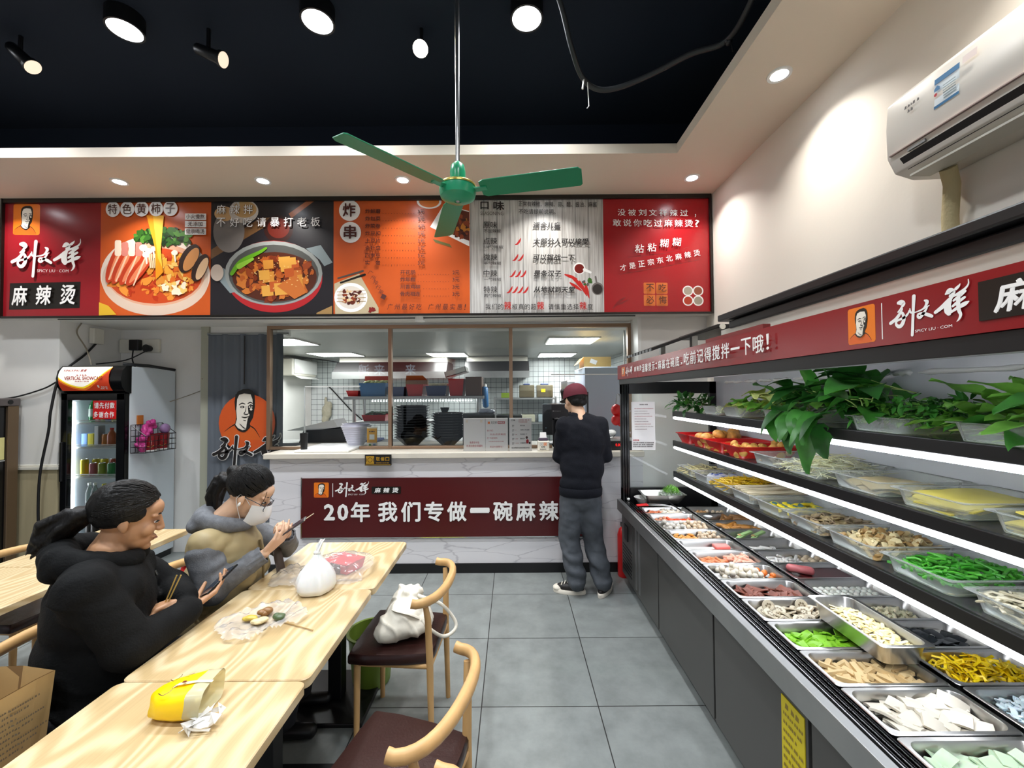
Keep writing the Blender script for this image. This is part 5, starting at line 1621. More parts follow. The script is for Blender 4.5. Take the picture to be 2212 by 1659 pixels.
def ac():
	t = thing('air_conditioner', 'white wall-mounted air conditioner high above the display case', 'air conditioner', (1.78, 1.2, 2.5))
	y0, y1 = .78, 1.70
	prof = [(1.78, 2.48), (1.66, 2.475), (1.585, 2.50), (1.555, 2.56), (1.552, 2.68), (1.562, 2.78), (1.60, 2.815), (1.78, 2.82)]
	MB().prism([(a, z) for a, z in prof], y0, y1, mat('warm_white_abs', '#ece8de', .3), 'y').obj('body', t, smooth=30, bevel=.006)
	def mp(u, v, d):     # front face, u along -y from the far end, v up
		return (1.5515 - d + max(0, v - .11) * .085, y1 - u, 2.57 + v)
	s = Art(mp, .0006)
	s.rect(.20, .065, .285, .175, pm('energy_label', '#dce6ea')); s.rect(.20, .155, .285, .175, pm('label_blue', '#2a6f9f')); s.rect(.20, .065, .285, .075, pm('label_blue', '#2a6f9f'))
	for i in range(6):
		s.rect(.235, .082 + .009 * i, .278, .086 + .009 * i, pm('label_grey', '#8a9aa0'))
	s.poly([(.205, .135), (.215, .145), (.225, .135), (.225, .125), (.205, .125)], pm('label_blue', '#2a6f9f')); s.ell(.212, .112, .006, .006, M['pred'])
	s.rect(.30, .155, .345, .18, pm('pale_pink', '#e4d6d0'))
	s.marks(.09, .14, .15, .152, pm('grey_ink', '#57524e')); s.marks(.105, .118, .135, .132, pm('grey_ink', '#57524e'))
	s.ell(.525, .1225, .008, .008, pm('grey_ink', '#57524e'), n=4).marks(.54, .115, .60, .13, pm('grey_ink', '#57524e'))
	s.mb.obj('stickers', t)
	MB().box(1.545, y0 + .02, 2.562, 1.556, y1 - .02, 2.566, pm('seam_pink', '#a5908a')).obj('seam', t)
	MB().add([(1.59, y0 + .06, 2.499), (1.59, y1 - .05, 2.499), (1.56, y1 - .05, 2.54), (1.56, y0 + .06, 2.54), (1.595, y0 + .06, 2.496), (1.595, y1 - .05, 2.496), (1.565, y1 - .05, 2.538), (1.565, y0 + .06, 2.538)], [(0, 1, 2, 3), (7, 6, 5, 4), (0, 4, 5, 1), (2, 6, 7, 3), (1, 5, 6, 2), (0, 3, 7, 4)], M['black']).obj('louvre_slot', t)
	MB().box(1.60, y0 + .06, 2.468, 1.68, y1 - .05, 2.476, M['offw']).obj('louvre', t)
	MB().box(1.553, y1 - .16, 2.545, 1.561, y1 - .09, 2.556, M['steel2']).obj('readout', t)
	k = thing('refrigerant_pipe', 'taped beige pipe running down the wall from the air conditioner', 'pipe', (1.74, 1.62, 2.0))
	MB().tube([(1.70, 1.60, 2.475), (1.735, 1.62, 2.42), (1.745, 1.64, 2.30), (1.745, 1.64, 2.20)], .026, mat('beige_pipe_tape', '#c9b98c', .7, bump=.4, bscale=60), 12).obj('taped_section', k, smooth=60)
	MB().tube([(1.737, 1.645, 2.22), (1.737, 1.645, 1.8)], .016, M['white'], 10).obj('pipe', k, smooth=60)
	MB().tube([(1.757, 1.612, 2.22), (1.757, 1.612, 1.8)], .013, M['offw'], 10).obj('pipe', k, smooth=60)
	# loose cable in the dark ceiling
	k = thing('hanging_cable', 'black cable sagging across the dark ceiling to its white edge', 'cable', (.7, 2.4, 3.5))
	pts = [(.22, 2.30, 4.0), (.30, 2.36, 3.85), (.37, 2.45, 3.68), (.45, 2.55, 3.575), (.56, 2.60, 3.535), (.70, 2.58, 3.535), (.88, 2.50, 3.56), (1.05, 2.37, 3.57), (1.19, 2.25, 3.54), (1.21, 2.05, 3.56), (1.20, 1.85, 3.66), (1.19, 1.6, 3.75), (1.15, 1.2, 3.9), (1.1, .9, 4.0)]
	MB().tube(curve(pts), .016, mat('black_conduit', '#26282a', .5), 10).obj('conduit', k, smooth=60)
	MB().tube([(.46, 2.55, 3.56), (.455, 2.55, 3.52), (.452, 2.55, 3.50)], .006, M['white'], 8).obj('tie', k)
	MB().tube([(.485, 2.56, 3.55), (.49, 2.56, 3.45), (.492, 2.56, 3.40), (.48, 2.56, 3.385)], .003, M['white'], 6).obj('loose_end', k)
	MB().ell((1.2, 2.24, 3.53), (.02, .02, .022), M['black']).tube([(1.2, 2.22, 3.52), (1.2, 2.2, 3.44)], .003, M['black'], 6).obj('clamp', k)
ac()
# ---------------------------------------------------------------- refrigerated display case along the side wall
CX0, CX1, CY0, CY1 = .90, 1.765, .12, 3.60
def case():
	t = thing('display_case', 'long black and steel refrigerated display case with a red lettered fascia along the wall', 'display case', (1.35, 1.9, 0))
	stl = mat('pale_case_liner', '#c9ccd0', .25)
	b = MB().box(.945, CY0, .07, CX1, CY1, .62, M['grey'])
	b.obj('body', t)
	MB().box(.985, CY0, 0, CX1, CY1, .07, M['black']).obj('plinth', t)
	seams = (CY1, 3.27, 2.71, 1.97, 1.34, .72, CY0)
	for i in range(6):
		p = MB().box(.932, seams[i + 1] + .008, .085, .946, seams[i] - .008, .60, M['grey']).obj('access_panel', t, bevel=.002)
		if i == 1:
			MB().box(.928, 3.17, .12, .933, 3.20, .58, M['steel2']).box(.928, 3.09, .12, .933, 3.12, .58, M['steel2']).obj('trim_strip', p)
		if i == 0:
			MB().box(.925, 3.40, .40, .933, 3.50, .52, M['black']).obj('power_socket', p)
			g = MB()
			for k in range(8):
				g.box(.929, 3.31, .14 + .028 * k, .933, 3.56, .15 + .028 * k, M['black'])
			g.obj('vent_slats', p)
	y = MB().box(.929, 1.36, .12, .932, 1.475, .56, mat('yellow_notice', '#d9c61c', .5)).obj('yellow_notice', t)
	s = Art(lambda u, v, d: (.929 - d, 1.475 - u, v), .0002)
	oc = pm('notice_ink', '#8c7410')
	s.marks(.02, .525, .095, .545, oc)
	for i in range(13):
		s.marks(.01, .50 - .029 * i, .108 - .03 * (i % 3 == 2), .512 - .029 * i, oc)
	s.mb.obj('lettering', y)
	# front rail with three sliding-door tracks
	MB().box(.895, CY0, .61, .93, CY1, .70, M['steel2']).obj('outer_rail', t, bevel=.003)
	r = MB().box(.93, CY0, .61, 1.0, CY1, .685, M['blackg'])
	for k in range(3):
		r.box(.937 + .02 * k, CY0, .685, .941 + .02 * k, CY1, .702, M['chrome']).box(.949 + .02 * k, CY0, .685, .953 + .02 * k, CY1, .698, M['blackg'])
	r.obj('door_track', t)
	MB().box(1.0, CY0, .60, CX1 - .02, CY1, .628, M['blackg']).obj('deck', t)
	MB().box(1.352, CY0, .63, 1.362, 3.35, .69, M['steel2']).obj('divider_bar', t)
	MB().box(CX1 - .02, CY0, .62, CX1, CY1, 1.86, stl).obj('back_panel', t)
	# far end frame with its pane
	e = MB()
	e.box(.93, 3.565, .62, 1.0, 3.60, 1.70, M['black']).box(1.69, 3.565, .62, 1.745, 3.60, 1.70, M['black']).box(.93, 3.565, .62, 1.745, 3.60, .80, M['black']).box(.93, 3.565, 1.60, 1.745, 3.60, 1.70, M['black'])
	e.obj('end_frame', t)
	for k in range(3):
		MB().box(.935 + .02 * k, 3.545, .70, .948 + .02 * k, 3.566, 1.68, M['blackg']).obj('door_jamb', t)
	MB().poly([(1.0, 3.58, .80), (1.69, 3.58, .80), (1.69, 3.58, 1.60), (1.0, 3.58, 1.60)], M['cglass']).obj('end_pane', t)
	# top: black lip, red fascia, roof
	MB().box(.925, CY0, 1.68, .965, CY1, 1.722, M['black']).obj('canopy', t, bevel=.002)
	MB().box(.965, CY0, 1.752, CX1 - .02, CY1, 1.76, stl).obj('canopy_lining', t)
	f = MB().box(.92, CY0, 1.722, .95, 3.625, 1.842, mat('fascia_red', '#84161b', .25)); f = f.obj('fascia', t)
	MB().box(.95, CY0, 1.762, CX1, CY1, 1.836, M['steel2']).obj('roof', t)
	mp = lambda u, v, d: (.9199 - d, 3.61 - u, v)
	s = Sheet(mp, .00012)
	def Yu(px):
		return 3.61 - .92 * 900 / (px - 1106)
	# u is the distance from the far end; v is height
	m2 = lambda y0, y1, za, zb: (lambda u, v, d: (.9199 - d, y0 + (y1 - y0) * u, za + (zb - za) * (1 + v)))
	def emblem(ya, yb, za, zb):
		q = Sheet(m2(ya, yb, za, zb), .00012)
		portrait(q, 0, 0, 1, 1)
		return q.mb
	def brush(ya, yb, za, zb):
		q = Sheet(m2(ya, yb, za, zb), .00012)
		brush_mark(q, 0, 0, 1, 1, M['pwhite'])
		return q.mb
	emblem(3.49, 3.39, 1.745, 1.82).obj('emblem', f); emblem(1.135, 1.05, 1.735, 1.832).obj('emblem', f)
	brush(3.37, 3.17, 1.74, 1.82).obj('brush_lettering', f); brush(1.01, .83, 1.735, 1.834).obj('brush_lettering', f)
	w = M['pwhite']
	def T(ch, ya, yb, za, zb, m=w, **k):
		s.text(ch, 3.61 - ya, za, 3.61 - yb, zb, m, **k)
	s.rect(3.61 - 1.032, 1.738, 3.61 - 1.0295, 1.828, w)
	for i, ch in enumerate('麻辣烫'):
		T(ch, 3.13 - .065 * i, 3.08 - .065 * i, 1.765, 1.805, bold=.03)
	T('SPICY LIU · COM', .945, .865, 1.742, 1.748)
	s.rect(3.61 - .815, 1.745, 3.61 - .42, 1.822, M['pdark'])
	for i, ch in enumerate('麻辣烫'):
		T(ch, .79 - .12 * i, .72 - .12 * i, 1.755, 1.812, bold=.05, shear=.15)
	yy = 2.93
	for ch in '温馨提示：麻酱在碗底，吃前记得搅拌一下哦！':
		big = ch in '吃前记得搅拌一下哦'
		wd = .068 if big else .058
		if ch in '：，！':
			T(ch, yy - .005, yy - (.03 if ch != '！' else .02), 1.758, 1.80 if ch == '：' else (1.772 if ch == '，' else 1.815), bold=.02)
			yy -= .05
		else:
			T(ch, yy, yy - wd, 1.752 if ch != '一' else 1.782, (1.818 if big else 1.808) if ch != '一' else 1.79, bold=.02)
			yy -= wd + .012
	s.mb.obj('lettering', f)
	MB().tube([(.99, CY0, 1.728), (.99, 3.5, 1.728)], .011, M['tube2'], 10).obj('light_tube', t, smooth=60)
	# raised machine cover with black lids
	MB().box(1.16, CY0, 1.836, CX1, 2.30, 1.95, mat('pale_cover_sheet', '#cfccc2', .3, metal=.4)).obj('machine_cover', t)
	MB().box(1.15, CY0, 1.945, CX1, 2.20, 1.985, M['black']).obj('lid', t, bevel=.006)
	MB().box(1.12, CY0, 1.99, CX1, 2.26, 2.025, M['black']).obj('lid', t, bevel=.006)
	MB().box(.98, 1.62, 1.836, 1.01, 2.1, 1.875, mat('faded_red_board', '#7a2422', .5)).obj('rear_board', t)
	l = MB()
	for k in range(9):
		y0 = 2.86 + .075 * k
		l.add([(.96, y0, 1.895), (.96, y0 + .055, 1.895), (1.42, y0 + .055, 2.055), (1.42, y0, 2.055), (.96, y0, 1.915), (.96, y0 + .055, 1.915), (1.42, y0 + .055, 2.075), (1.42, y0, 2.075)], [(0, 1, 2, 3), (7, 6, 5, 4), (0, 4, 5, 1), (1, 5, 6, 2), (2, 6, 7, 3), (3, 7, 4, 0)], M['black'])
	l.box(1.42, 2.86, 2.05, CX1, 3.53, 2.078, M['black']).box(1.25, 3.49, 1.836, 1.29, 3.53, 2.0, M['steel2']).box(1.25, 2.88, 1.836, 1.29, 2.92, 2.0, M['steel2'])
	l.obj('louvre_slats', t)
	MB().lathe([(.02, 0), (.02, .02)], (1.45, 2.85, 2.06), M['offw'], 12, 'y').obj('hinge', t)
	# shelves: glass on black noses, light tubes beneath
	for z in (1.452, 1.205, .95):
		MB().box(1.36, CY0, z - .008, CX1 - .02, 3.50, z, M['cglass']).obj('glass_shelf', t)
		n = MB().box(1.342, CY0, z - .042, 1.362, 3.50, z + .004, M['black']).obj('shelf_nose', t, bevel=.003)
		MB().tube([(1.352, CY0, z - .055), (1.352, 3.48, z - .055)], .011, M['led'], 10).obj('light_tube', n, smooth=60)
		for y in (.4, 1.3, 2.2, 3.1):
			MB().box(1.36, y, z - .045, CX1 - .02, y + .012, z - .01, M['steel2']).obj('bracket', n)
	# foam sealant along the back
	g = MB()
	yv = 3.42
	q = random.Random(5)
	while yv > .25:
		ln = q.uniform(.08, .4)
		pts = [(CX1 - .022, yv - ln * i / 8, 1.70 - .012 + q.uniform(-.003, .003)) for i in range(9)]
		g.tube(pts, [.002] + [q.uniform(.008, .013) for i in range(7)] + [.002], M['white'], 8)
		yv -= ln + q.uniform(.0, .03)
	yv = 3.2
	while yv > .3:
		ln = q.uniform(.1, .5)
		g.tube([(CX1 - .022, yv - ln * i / 6, 1.545 + q.uniform(-.004, .004)) for i in range(7)], [.002] + [.008] * 5 + [.002], M['white'], 6)
		yv -= ln + q.uniform(.02, .1)
	g.obj('sealant_seam', t, smooth=60)
case()
nt_ = MB().box(1.02, 3.566, 1.12, 1.22, 3.569, 1.53, M['paper']).obj('notice_sheet')
tag(nt_, 'white printed notice taped inside the end glass of the display case', 'notice')
s_ = front(3.5659, .0001)
s_.marks(1.09, 1.503, 1.16, 1.512, pm('grey_ink', '#57524e'))
for i_ in range(9):
	s_.marks(1.045, 1.47 - .022 * i_, 1.205 - .01 * ((i_ * 5) % 7), 1.477 - .022 * i_, pm('pale_ink', '#a89a98') if i_ % 3 else pm('pinkish_ink', '#c08a88'))
s_.marks(1.03, 1.20, 1.09, 1.212, M['pred'])
for i_ in range(3):
	s_.marks(1.03, 1.178 - .016 * i_, 1.205, 1.188 - .016 * i_, pm('grey_ink', '#57524e'))
o_ = s_.mb.obj('lettering'); o_.parent = nt_

# ---------------------------------------------------------------- pans
def rr(w, d, r, z, n=5):
	out = []
	for sx, sy, a in ((1, 1, 0), (-1, 1, 90), (-1, -1, 180), (1, -1, 270)):
		for i in range(n + 1):
			t = R(a + 90 * i / n)
			out.append((sx * (w / 2 - r) + r * math.cos(t), sy * (d / 2 - r) + r * math.sin(t), z))
	return out
def loops(mb, ls, m, cap_first=False, cap_last=True):
	k = len(ls[0])
	fs = []
	for i in range(len(ls) - 1):
		for j in range(k):
			fs.append((i * k + j, i * k + (j + 1) % k, (i + 1) * k + (j + 1) % k, (i + 1) * k + j))
	if cap_last:
		fs.append(tuple(range((len(ls) - 1) * k, len(ls) * k)))
	if cap_first:
		fs.append(tuple(reversed(range(k))))
	return mb.add([p for l in ls for p in l], fs, m)
def pan_mesh(w, d, h, m, fl=.013, r=.03, name='steel_pan'):
	b = MB()
	loops(b, [rr(w - 2 * fl - .024, d - 2 * fl - .024, r - .006, -h - .0015), rr(w - 2 * fl - .002, d - 2 * fl - .002, r, -.012), rr(w - 2 * fl + .002, d - 2 * fl + .002, r, -.003), rr(w - .004, d - .004, .012, -.003), rr(w, d, .013, -.001), rr(w - .004, d - .004, .012, .001), rr(w - 2 * fl, d - 2 * fl, r, 0.0), rr(w - 2 * fl - .004, d - 2 * fl - .004, r, -.004), rr(w - 2 * fl - .02, d - 2 * fl - .02, r - .004, -h * .86), rr(w - 2 * fl - .034, d - 2 * fl - .034, r - .006, -h)], m, True, True)
	return b.obj(name, smooth=35)
def dup(o, loc, rz=0., label=None, group=None, rot=None):
	c = copy_tree(o)
	return place(c, loc, rz, label, group, rot)

STEEL_PAN = pan_mesh(.352, .180, .044, M['steel'])
DEEP_PAN = pan_mesh(.352, .180, .068, M['steel'])
tag(STEEL_PAN, 'x', 'pan')
CLEAR_PAN = pan_mesh(.365, .262, .056, M['acryl'], name='clear_pan')
tag(CLEAR_PAN, 'x', 'pan')
used_ = {}
def pan(kind, loc, label, group, rz=0.):
	p = {'s': STEEL_PAN, 'c': CLEAR_PAN}[kind]
	if kind not in used_:
		used_[kind] = 1
		return place(p, loc, rz, label, group)
	return dup(p, loc, rz, label, group)

# ---------------------------------------------------------------- what lies in them
fr = random.Random(21)
def pile(proto, n, c, wx, wy, size, label, group, cat=None, flat=False, tilt=25, lift=.6, first=True, rots=None, hmax=.06):
	"""copies of one piece of food heaped in a pan, each an object"""
	pos = []
	for i in range(n):
		best = None
		for _ in range(14):
			x, y = fr.uniform(-wx, wx), fr.uniform(-wy, wy)
			z = 0.
			for (a, b, h) in pos:
				dd = math.hypot(a - x, b - y)
				if dd < size:
					z = max(z, h + math.sqrt(max(size * size - dd * dd, 0)) * lift)
			if best is None or z < best[2]:
				best = (x, y, z)
		if best[2] > hmax:
			continue
		pos.append(best)
	for i, (x, y, z) in enumerate(pos):
		o = proto if (i == 0 and first) else copy_tree(proto)
		rot = rots(x, y) if rots else (R(fr.uniform(-tilt, tilt)), R(fr.uniform(-tilt, tilt)), fr.uniform(0, 6.28))
		place(o, (c[0] + x, c[1] + y, c[2] + z), 0, label, group, rot)
		if cat:
			o['category'] = cat
	return proto

def ball(name, r, m, sq=1.0):
	return MB().ell((0, 0, r * sq), (r, r, r * sq), m, 14, 9).obj(name, smooth=180)
def slab(name, a, b, t, m, bend=0., bev=.002, n=6):
	mb = MB()
	vs, fs = [], []
	for i in range(n + 1):
		x = -a / 2 + a * i / n
		zz = bend * (1 - (2 * i / n - 1) ** 2)
		vs += [(x, -b / 2, zz), (x, b / 2, zz), (x, b / 2, zz + t), (x, -b / 2, zz + t)]
	for i in range(n):
		for j in range(4):
			fs.append((4 * i + j, 4 * i + (j + 1) % 4, 4 * i + 4 + (j + 1) % 4, 4 * i + 4 + j))
	fs += [(3, 2, 1, 0), (4 * n, 4 * n + 1, 4 * n + 2, 4 * n + 3)]
	mb.add(vs, [f[::-1] for f in fs], m)
	return mb.obj(name, smooth=40)
def strands(name, label, cat, c, wx, wy, h, n, L, r, mats, curl=.5, lift=.01, sides=4, flat=1., seg=5, out=1.0):
	mb = MB()
	for i in range(n):
		a = fr.uniform(0, 6.28)
		x, y = fr.uniform(-wx, wx), fr.uniform(-wy, wy)
		k = fr.uniform(-curl, curl)
		hh = h * max(0, 1 - (x / wx) ** 2 * .7 - (y / wy) ** 2 * .7) * fr.uniform(.2, 1)
		l = L * fr.uniform(.6, 1.1)
		pts = []
		for j in range(seg):
			t = j / (seg - 1) - .5
			aa = a + k * t * 2
			px, py = x + l * t * math.cos(aa), y + l * t * math.sin(aa)
			px, py = max(-wx * 1.12 * out, min(wx * 1.12 * out, px)), max(-wy * 1.12 * out, min(wy * 1.12 * out, py))
			pts.append((c[0] + px, c[1] + py, c[2] + hh + lift * math.sin(3 * t + i) + fr.uniform(-.002, .002)))
		mb.tube(pts, r, fr.choice(mats), sides, flat=flat)
	o = mb.obj(name, smooth=60)
	return tag(o, label, cat, kind='stuff')

P1X, P2X, RIM = 1.172, 1.544, .702
def rowY(k):
	return 1.208 + .1845 * k
Z0 = RIM - .042          # food starts here, just above the pan bottoms
white_fish = mat('white_fish_paste', '#e3dac8', .45, sub=.1, var=.05, vscale=30)
tan_fish = mat('tan_fish_paste', '#cbb69a', .5, sub=.1, var=.08, vscale=30)
gold = mat('fried_gold', '#d79a4a', .5, var=.25, vscale=40, bump=.3, bscale=90)
orange_f = mat('orange_roe', '#e0782c', .4, sub=.1, var=.1)
yel_tofu = mat('puffed_tofu', '#d9a650', .6, var=.2, vscale=25, bump=.4, bscale=70)
def foods():
	# ---- front row
	g1, g2 = 'steel pans of the front row', 'steel pans of the rear row'
	P = lambda k, lb: pan('s', (P1X, rowY(k), RIM), lb, g1)
	Q = lambda k, lb: pan('s', (P2X, rowY(k), RIM), lb, g2)
	c = lambda k, dz=0.: (P1X, rowY(k), Z0 + dz)
	d = lambda k, dz=0.: (P2X, rowY(k), Z0 + dz)
	P(-2, 'steel pan at the near end of the front row, past the translucent gourd slices')
	P(-1, 'steel pan of pale translucent gourd slices, second pan before the tan tofu sticks')
	jelly = mat('translucent_gourd', '#b3c8aa', .2, sub=.3, var=.06, vscale=20)
	pile(slab('gourd_slice', .062, .034, .004, jelly, .004), 46, c(-1, .006), .128, .052, .028, 'translucent pale green gourd slice in the nearest front pan', 'gourd slices in the pan', 'vegetable', tilt=28, lift=.35)
	fishs = mat('white_mushroom_slice', '#c9c2b2', .45, sub=.1, var=.04, vscale=14)
	P(0, 'steel pan of thick white mushroom slices between gourd slices and tan tofu sticks')
	pile(slab('mushroom_slice', .07, .042, .007, fishs, .006), 34, c(0, .006), .122, .05, .034, 'thick white slice in the pan next to the tan tofu sticks', 'white slices in the pan', 'vegetable', tilt=26, lift=.4)
	tofu = mat('tan_dried_tofu', '#d2b684', .5, var=.12, vscale=20)
	P(1, 'steel pan of tan dried tofu sticks in front of the yellow strips')
	pile(slab('tofu_stick', .075, .016, .012, tofu), 52, c(1, .004), .12, .05, .022, 'tan dried tofu stick in the pan before the yellow strips', 'tan tofu sticks in the pan', 'tofu', tilt=18, lift=.55)
	stem = mat('bright_green_stem', '#86c52e', .3, sub=.15, var=.15, vscale=20)
	P(2, 'steel pan of bright green stem lettuce slices under the raised pan')
	pile(slab('stem_slice', .055, .026, .004, stem, .003), 60, c(2, .004), .12, .05, .022, 'bright green stem lettuce slice in the pan under the raised pan', 'green stem slices in the pan', 'vegetable', tilt=28, lift=.35)
	lot = mat('lotus_root', '#cfc4ac', .45, sub=.1, var=.04)
	P(3, 'steel pan of lotus root slices with round holes')
	def lotus():
		mb = MB()
		n, k = 7, 28
		rings = []
		vs, fs = [], []
		holes = [(.0115 * math.cos(2 * math.pi * i / n), .0115 * math.sin(2 * math.pi * i / n)) for i in range(n)]
		mb.lathe([(.0265, 0), (.027, .003), (.0265, .006)], (0, 0, 0), lot, 24)
		hm = pm('lotus_hole', '#7d6f57')
		for hx, hy in holes:
			mb.lathe([(.0046, -.0004), (.0046, .0064)], (hx, hy, 0), hm, 10)
		mb.lathe([(.002, -.0004), (.002, .0064)], (0, 0, 0), hm, 8)
		return mb.obj('lotus_slice', smooth=30)
	L = lotus()
	pile(L, 36, c(3, .006), .12, .05, .03, 'round lotus root slice with holes in its steel pan', 'lotus slices in the pan', 'vegetable', tilt=40, lift=.4)
	for x, y in ((-.075, .055), (.07, .06)):
		q = copy_tree(L)
		place(q, (P1X + x, rowY(3) + y, RIM - .018), 0, 'lotus root slice propped upright against the pan wall', 'lotus slices in the pan', (R(68), R(fr.uniform(-8, 8)), 0))
	meat = mat('dark_red_beef', '#7d4434', .5, var=.3, vscale=18)
	P(4, 'steel pan of folded dark red meat slices')
	pile(slab('meat_slice', .058, .034, .004, meat, .006), 46, c(4, .004), .12, .05, .026, 'folded dark red meat slice in its steel pan', 'dark red meat slices in the pan', 'meat', tilt=35, lift=.35)
	P(5, 'steel pan of cream fish balls with a few orange ones')
	pile(ball('fish_ball', .0145, white_fish), 46, (P1X - .025, rowY(5), Z0 + .003), .095, .05, .029, 'cream fish ball in the pan with the orange ones', 'cream fish balls in the pan', 'food', lift=.8)
	pile(ball('fish_ball', .0145, orange_f), 7, (P1X + .095, rowY(5), Z0 + .003), .03, .045, .029, 'orange fish ball among the cream ones', 'orange fish balls in the pan', 'food', lift=.8)
	crab = mat('crab_stick', '#e08a58', .4, sub=.1, var=.3, vscale=30)
	P(6, 'steel pan of orange crab sticks and pink shrimp rolls')
	pile(MB().cap((-.026, 0, .009), .0085, (.026, 0, .009), .0085, crab, 10).obj('crab_stick', smooth=60), 20, (P1X - .06, rowY(6), Z0 + .004), .06, .048, .02, 'orange crab stick beside the pink rolls', 'crab sticks in the pan', 'food', tilt=18, lift=.7)
	roll = mat('pink_roll', '#e3a890', .5, sub=.1, var=.15, vscale=25)
	pile(MB().cap((-.014, 0, .011), .009, (.018, 0, .011), .012, roll, 10).obj('shrimp_roll', smooth=60), 26, (P1X + .075, rowY(6), Z0 + .004), .055, .048, .022, 'pink shrimp roll beside the crab sticks', 'pink rolls in the pan', 'food', tilt=25, lift=.7)
	ham = mat('pink_ham', '#e5837a', .4, sub=.15)
	P(7, 'nearly empty steel pan with a few pink luncheon meat slices')
	pile(slab('ham_slice', .075, .05, .005, ham), 6, (P1X + .06, rowY(7) - .02, Z0 + .003), .055, .03, .035, 'pink luncheon meat slice in the nearly empty pan', 'pink ham slices in the pan', 'meat', tilt=8, lift=.2)
	h = MB().box(-.045, -.03, 0, .045, .03, .022, ham).obj('ham_block', bevel=.008); h.location = (P1X + .075, rowY(7) + .02, Z0 + .012)
	tag(h, 'block of pink luncheon meat leaning in the nearly empty pan', 'meat')
	P(8, 'steel pan of golden egg dumplings and tan meatballs')
	dump = MB().ell((0, 0, .009), (.022, .013, .009), gold, 12, 8).obj('egg_dumpling', smooth=180)
	pile(dump, 18, (P1X - .065, rowY(8), Z0 + .003), .06, .048, .026, 'golden egg dumpling beside the tan meatballs', 'golden dumplings in the pan', 'food', tilt=30, lift=.6)
	pile(ball('meat_ball', .0135, tan_fish), 24, (P1X + .075, rowY(8), Z0 + .003), .055, .048, .027, 'tan meatball beside the golden dumplings', 'tan meatballs by the dumplings', 'food', lift=.8)
	P(9, 'steel pan heaped with white and tan balls')
	pile(ball('fish_ball', .0145, mat('snow_white_ball', '#d2cdc2', .4, sub=.1)), 30, (P1X - .065, rowY(9), Z0 + .004), .065, .055, .029, 'snow white ball in the heaped pan', 'white balls in the heaped pan', 'food', lift=.8, hmax=.075)
	pile(ball('meat_ball', .0145, tan_fish), 30, (P1X + .075, rowY(9), Z0 + .004), .065, .055, .029, 'tan ball in the heaped pan of white and tan balls', 'tan balls in the heaped pan', 'food', lift=.8, hmax=.075)
	P(10, 'steel pan of red striped crab sticks behind the heaped balls')
	strip_ = mat('red_crab_strip', '#dc5a30', .4, var=.35, vscale=40)
	pile(slab('crab_strip', .06, .014, .01, strip_), 30, (P1X + .04, rowY(10), Z0 + .006), .09, .05, .02, 'red striped crab strip behind the heaped balls', 'red crab strips in the pan', 'food', tilt=20, lift=.7)
	pile(ball('meat_ball', .014, mat('rosy_ball', '#c98a6a', .5)), 8, (P1X - .09, rowY(10), Z0 + .004), .045, .045, .028, 'rosy meatball beside the red crab strips', 'rosy meatballs in the pan', 'food', lift=.8)
	P(11, 'steel pan of orange sausage bits and white fish tofu at the far end')
	pile(MB().cap((-.016, 0, .01), .009, (.016, 0, .01), .009, mat('orange_sausage', '#e07f55', .4), 10).obj('sausage_bit', smooth=60), 14, (P1X - .075, rowY(11), Z0 + .006), .055, .048, .022, 'orange sausage bit in the far pan', 'orange sausage bits in the pan', 'meat', lift=.7)
	pile(slab('fish_tofu', .05, .022, .014, white_fish), 26, (P1X + .06, rowY(11), Z0 + .006), .075, .05, .026, 'white fish tofu piece in the far pan', 'white fish tofu in the pan', 'food', tilt=25, lift=.6)
	# ---- rear row
	Q(-1, 'steel pan of black wood ear at the near end of the rear row')
	strands('wood_ear', 'heap of black wood ear fungus in the rear pan', 'mushroom', d(-1, .01), .125, .055, .02, 90, .04, .009, [mat('black_fungus', '#17130f', .25)], 1.5, .012, 6, .35)
	Q(0, 'steel pan of bluish white silver ear fungus in the rear row')
	silver = mat('silver_ear', '#cfdde2', .3, sub=.3, var=.06, vscale=30)
	strands('silver_ear_fungus', 'heap of frilly bluish white fungus in the rear row', 'mushroom', d(0, .012), .12, .055, .03, 200, .035, .008, [silver], 2.5, .012, 6, .4)
	Q(1, 'steel pan of bright yellow strips heaped in the rear row')
	yl = mat('yellow_strip', '#e8c40c', .35, sub=.1, var=.12, vscale=20)
	strands('yellow_strips', 'heap of bright yellow tofu skin strips with loose ends sticking up', 'tofu', d(1, .01), .12, .055, .04, 150, .085, .0045, [yl], 1.6, .02, 4, .4)
	Q(2, 'steel pan of dark slippery kelp in the shade of the shelf')
	strands('dark_kelp', 'heap of dark kelp sheets in the rear pan', 'seaweed', d(2, .008), .12, .05, .02, 40, .09, .018, [mat('kelp', '#23272b', .2, var=.2)], .8, .01, 6, .15)
	Q(3, 'steel pan of small white konjac knots behind the lotus slices')
	strands('konjac_knots', 'heap of small white konjac knots behind the lotus slices', 'food', d(3, .006), .115, .05, .02, 130, .026, .007, [mat('konjac', '#d6cfae', .4, sub=.2)], 2.5, .01, 6)
	Q(4, 'steel pan of white quail eggs set in rows')
	egg = MB().ell((0, 0, .011), (.015, .0115, .0115), mat('quail_egg', '#dfe0d6', .3, sub=.1), 14, 9).obj('quail_egg', smooth=180)
	k = 0
	for i in range(9):
		for j in range(4):
			o = egg if k == 0 else copy_tree(egg)
			k += 1
			place(o, (P2X - .118 + .0295 * i + fr.uniform(-.002, .002), rowY(4) - .042 + .028 * j, Z0 + .002 + .003 * fr.random()), 0, 'peeled white quail egg set in rows in the rear pan', 'quail eggs in the rear pan', (0, 0, fr.uniform(0, 3)))
			o['category'] = 'egg'
	Q(5, 'steel pan of dark red blood tofu with a pink sausage')
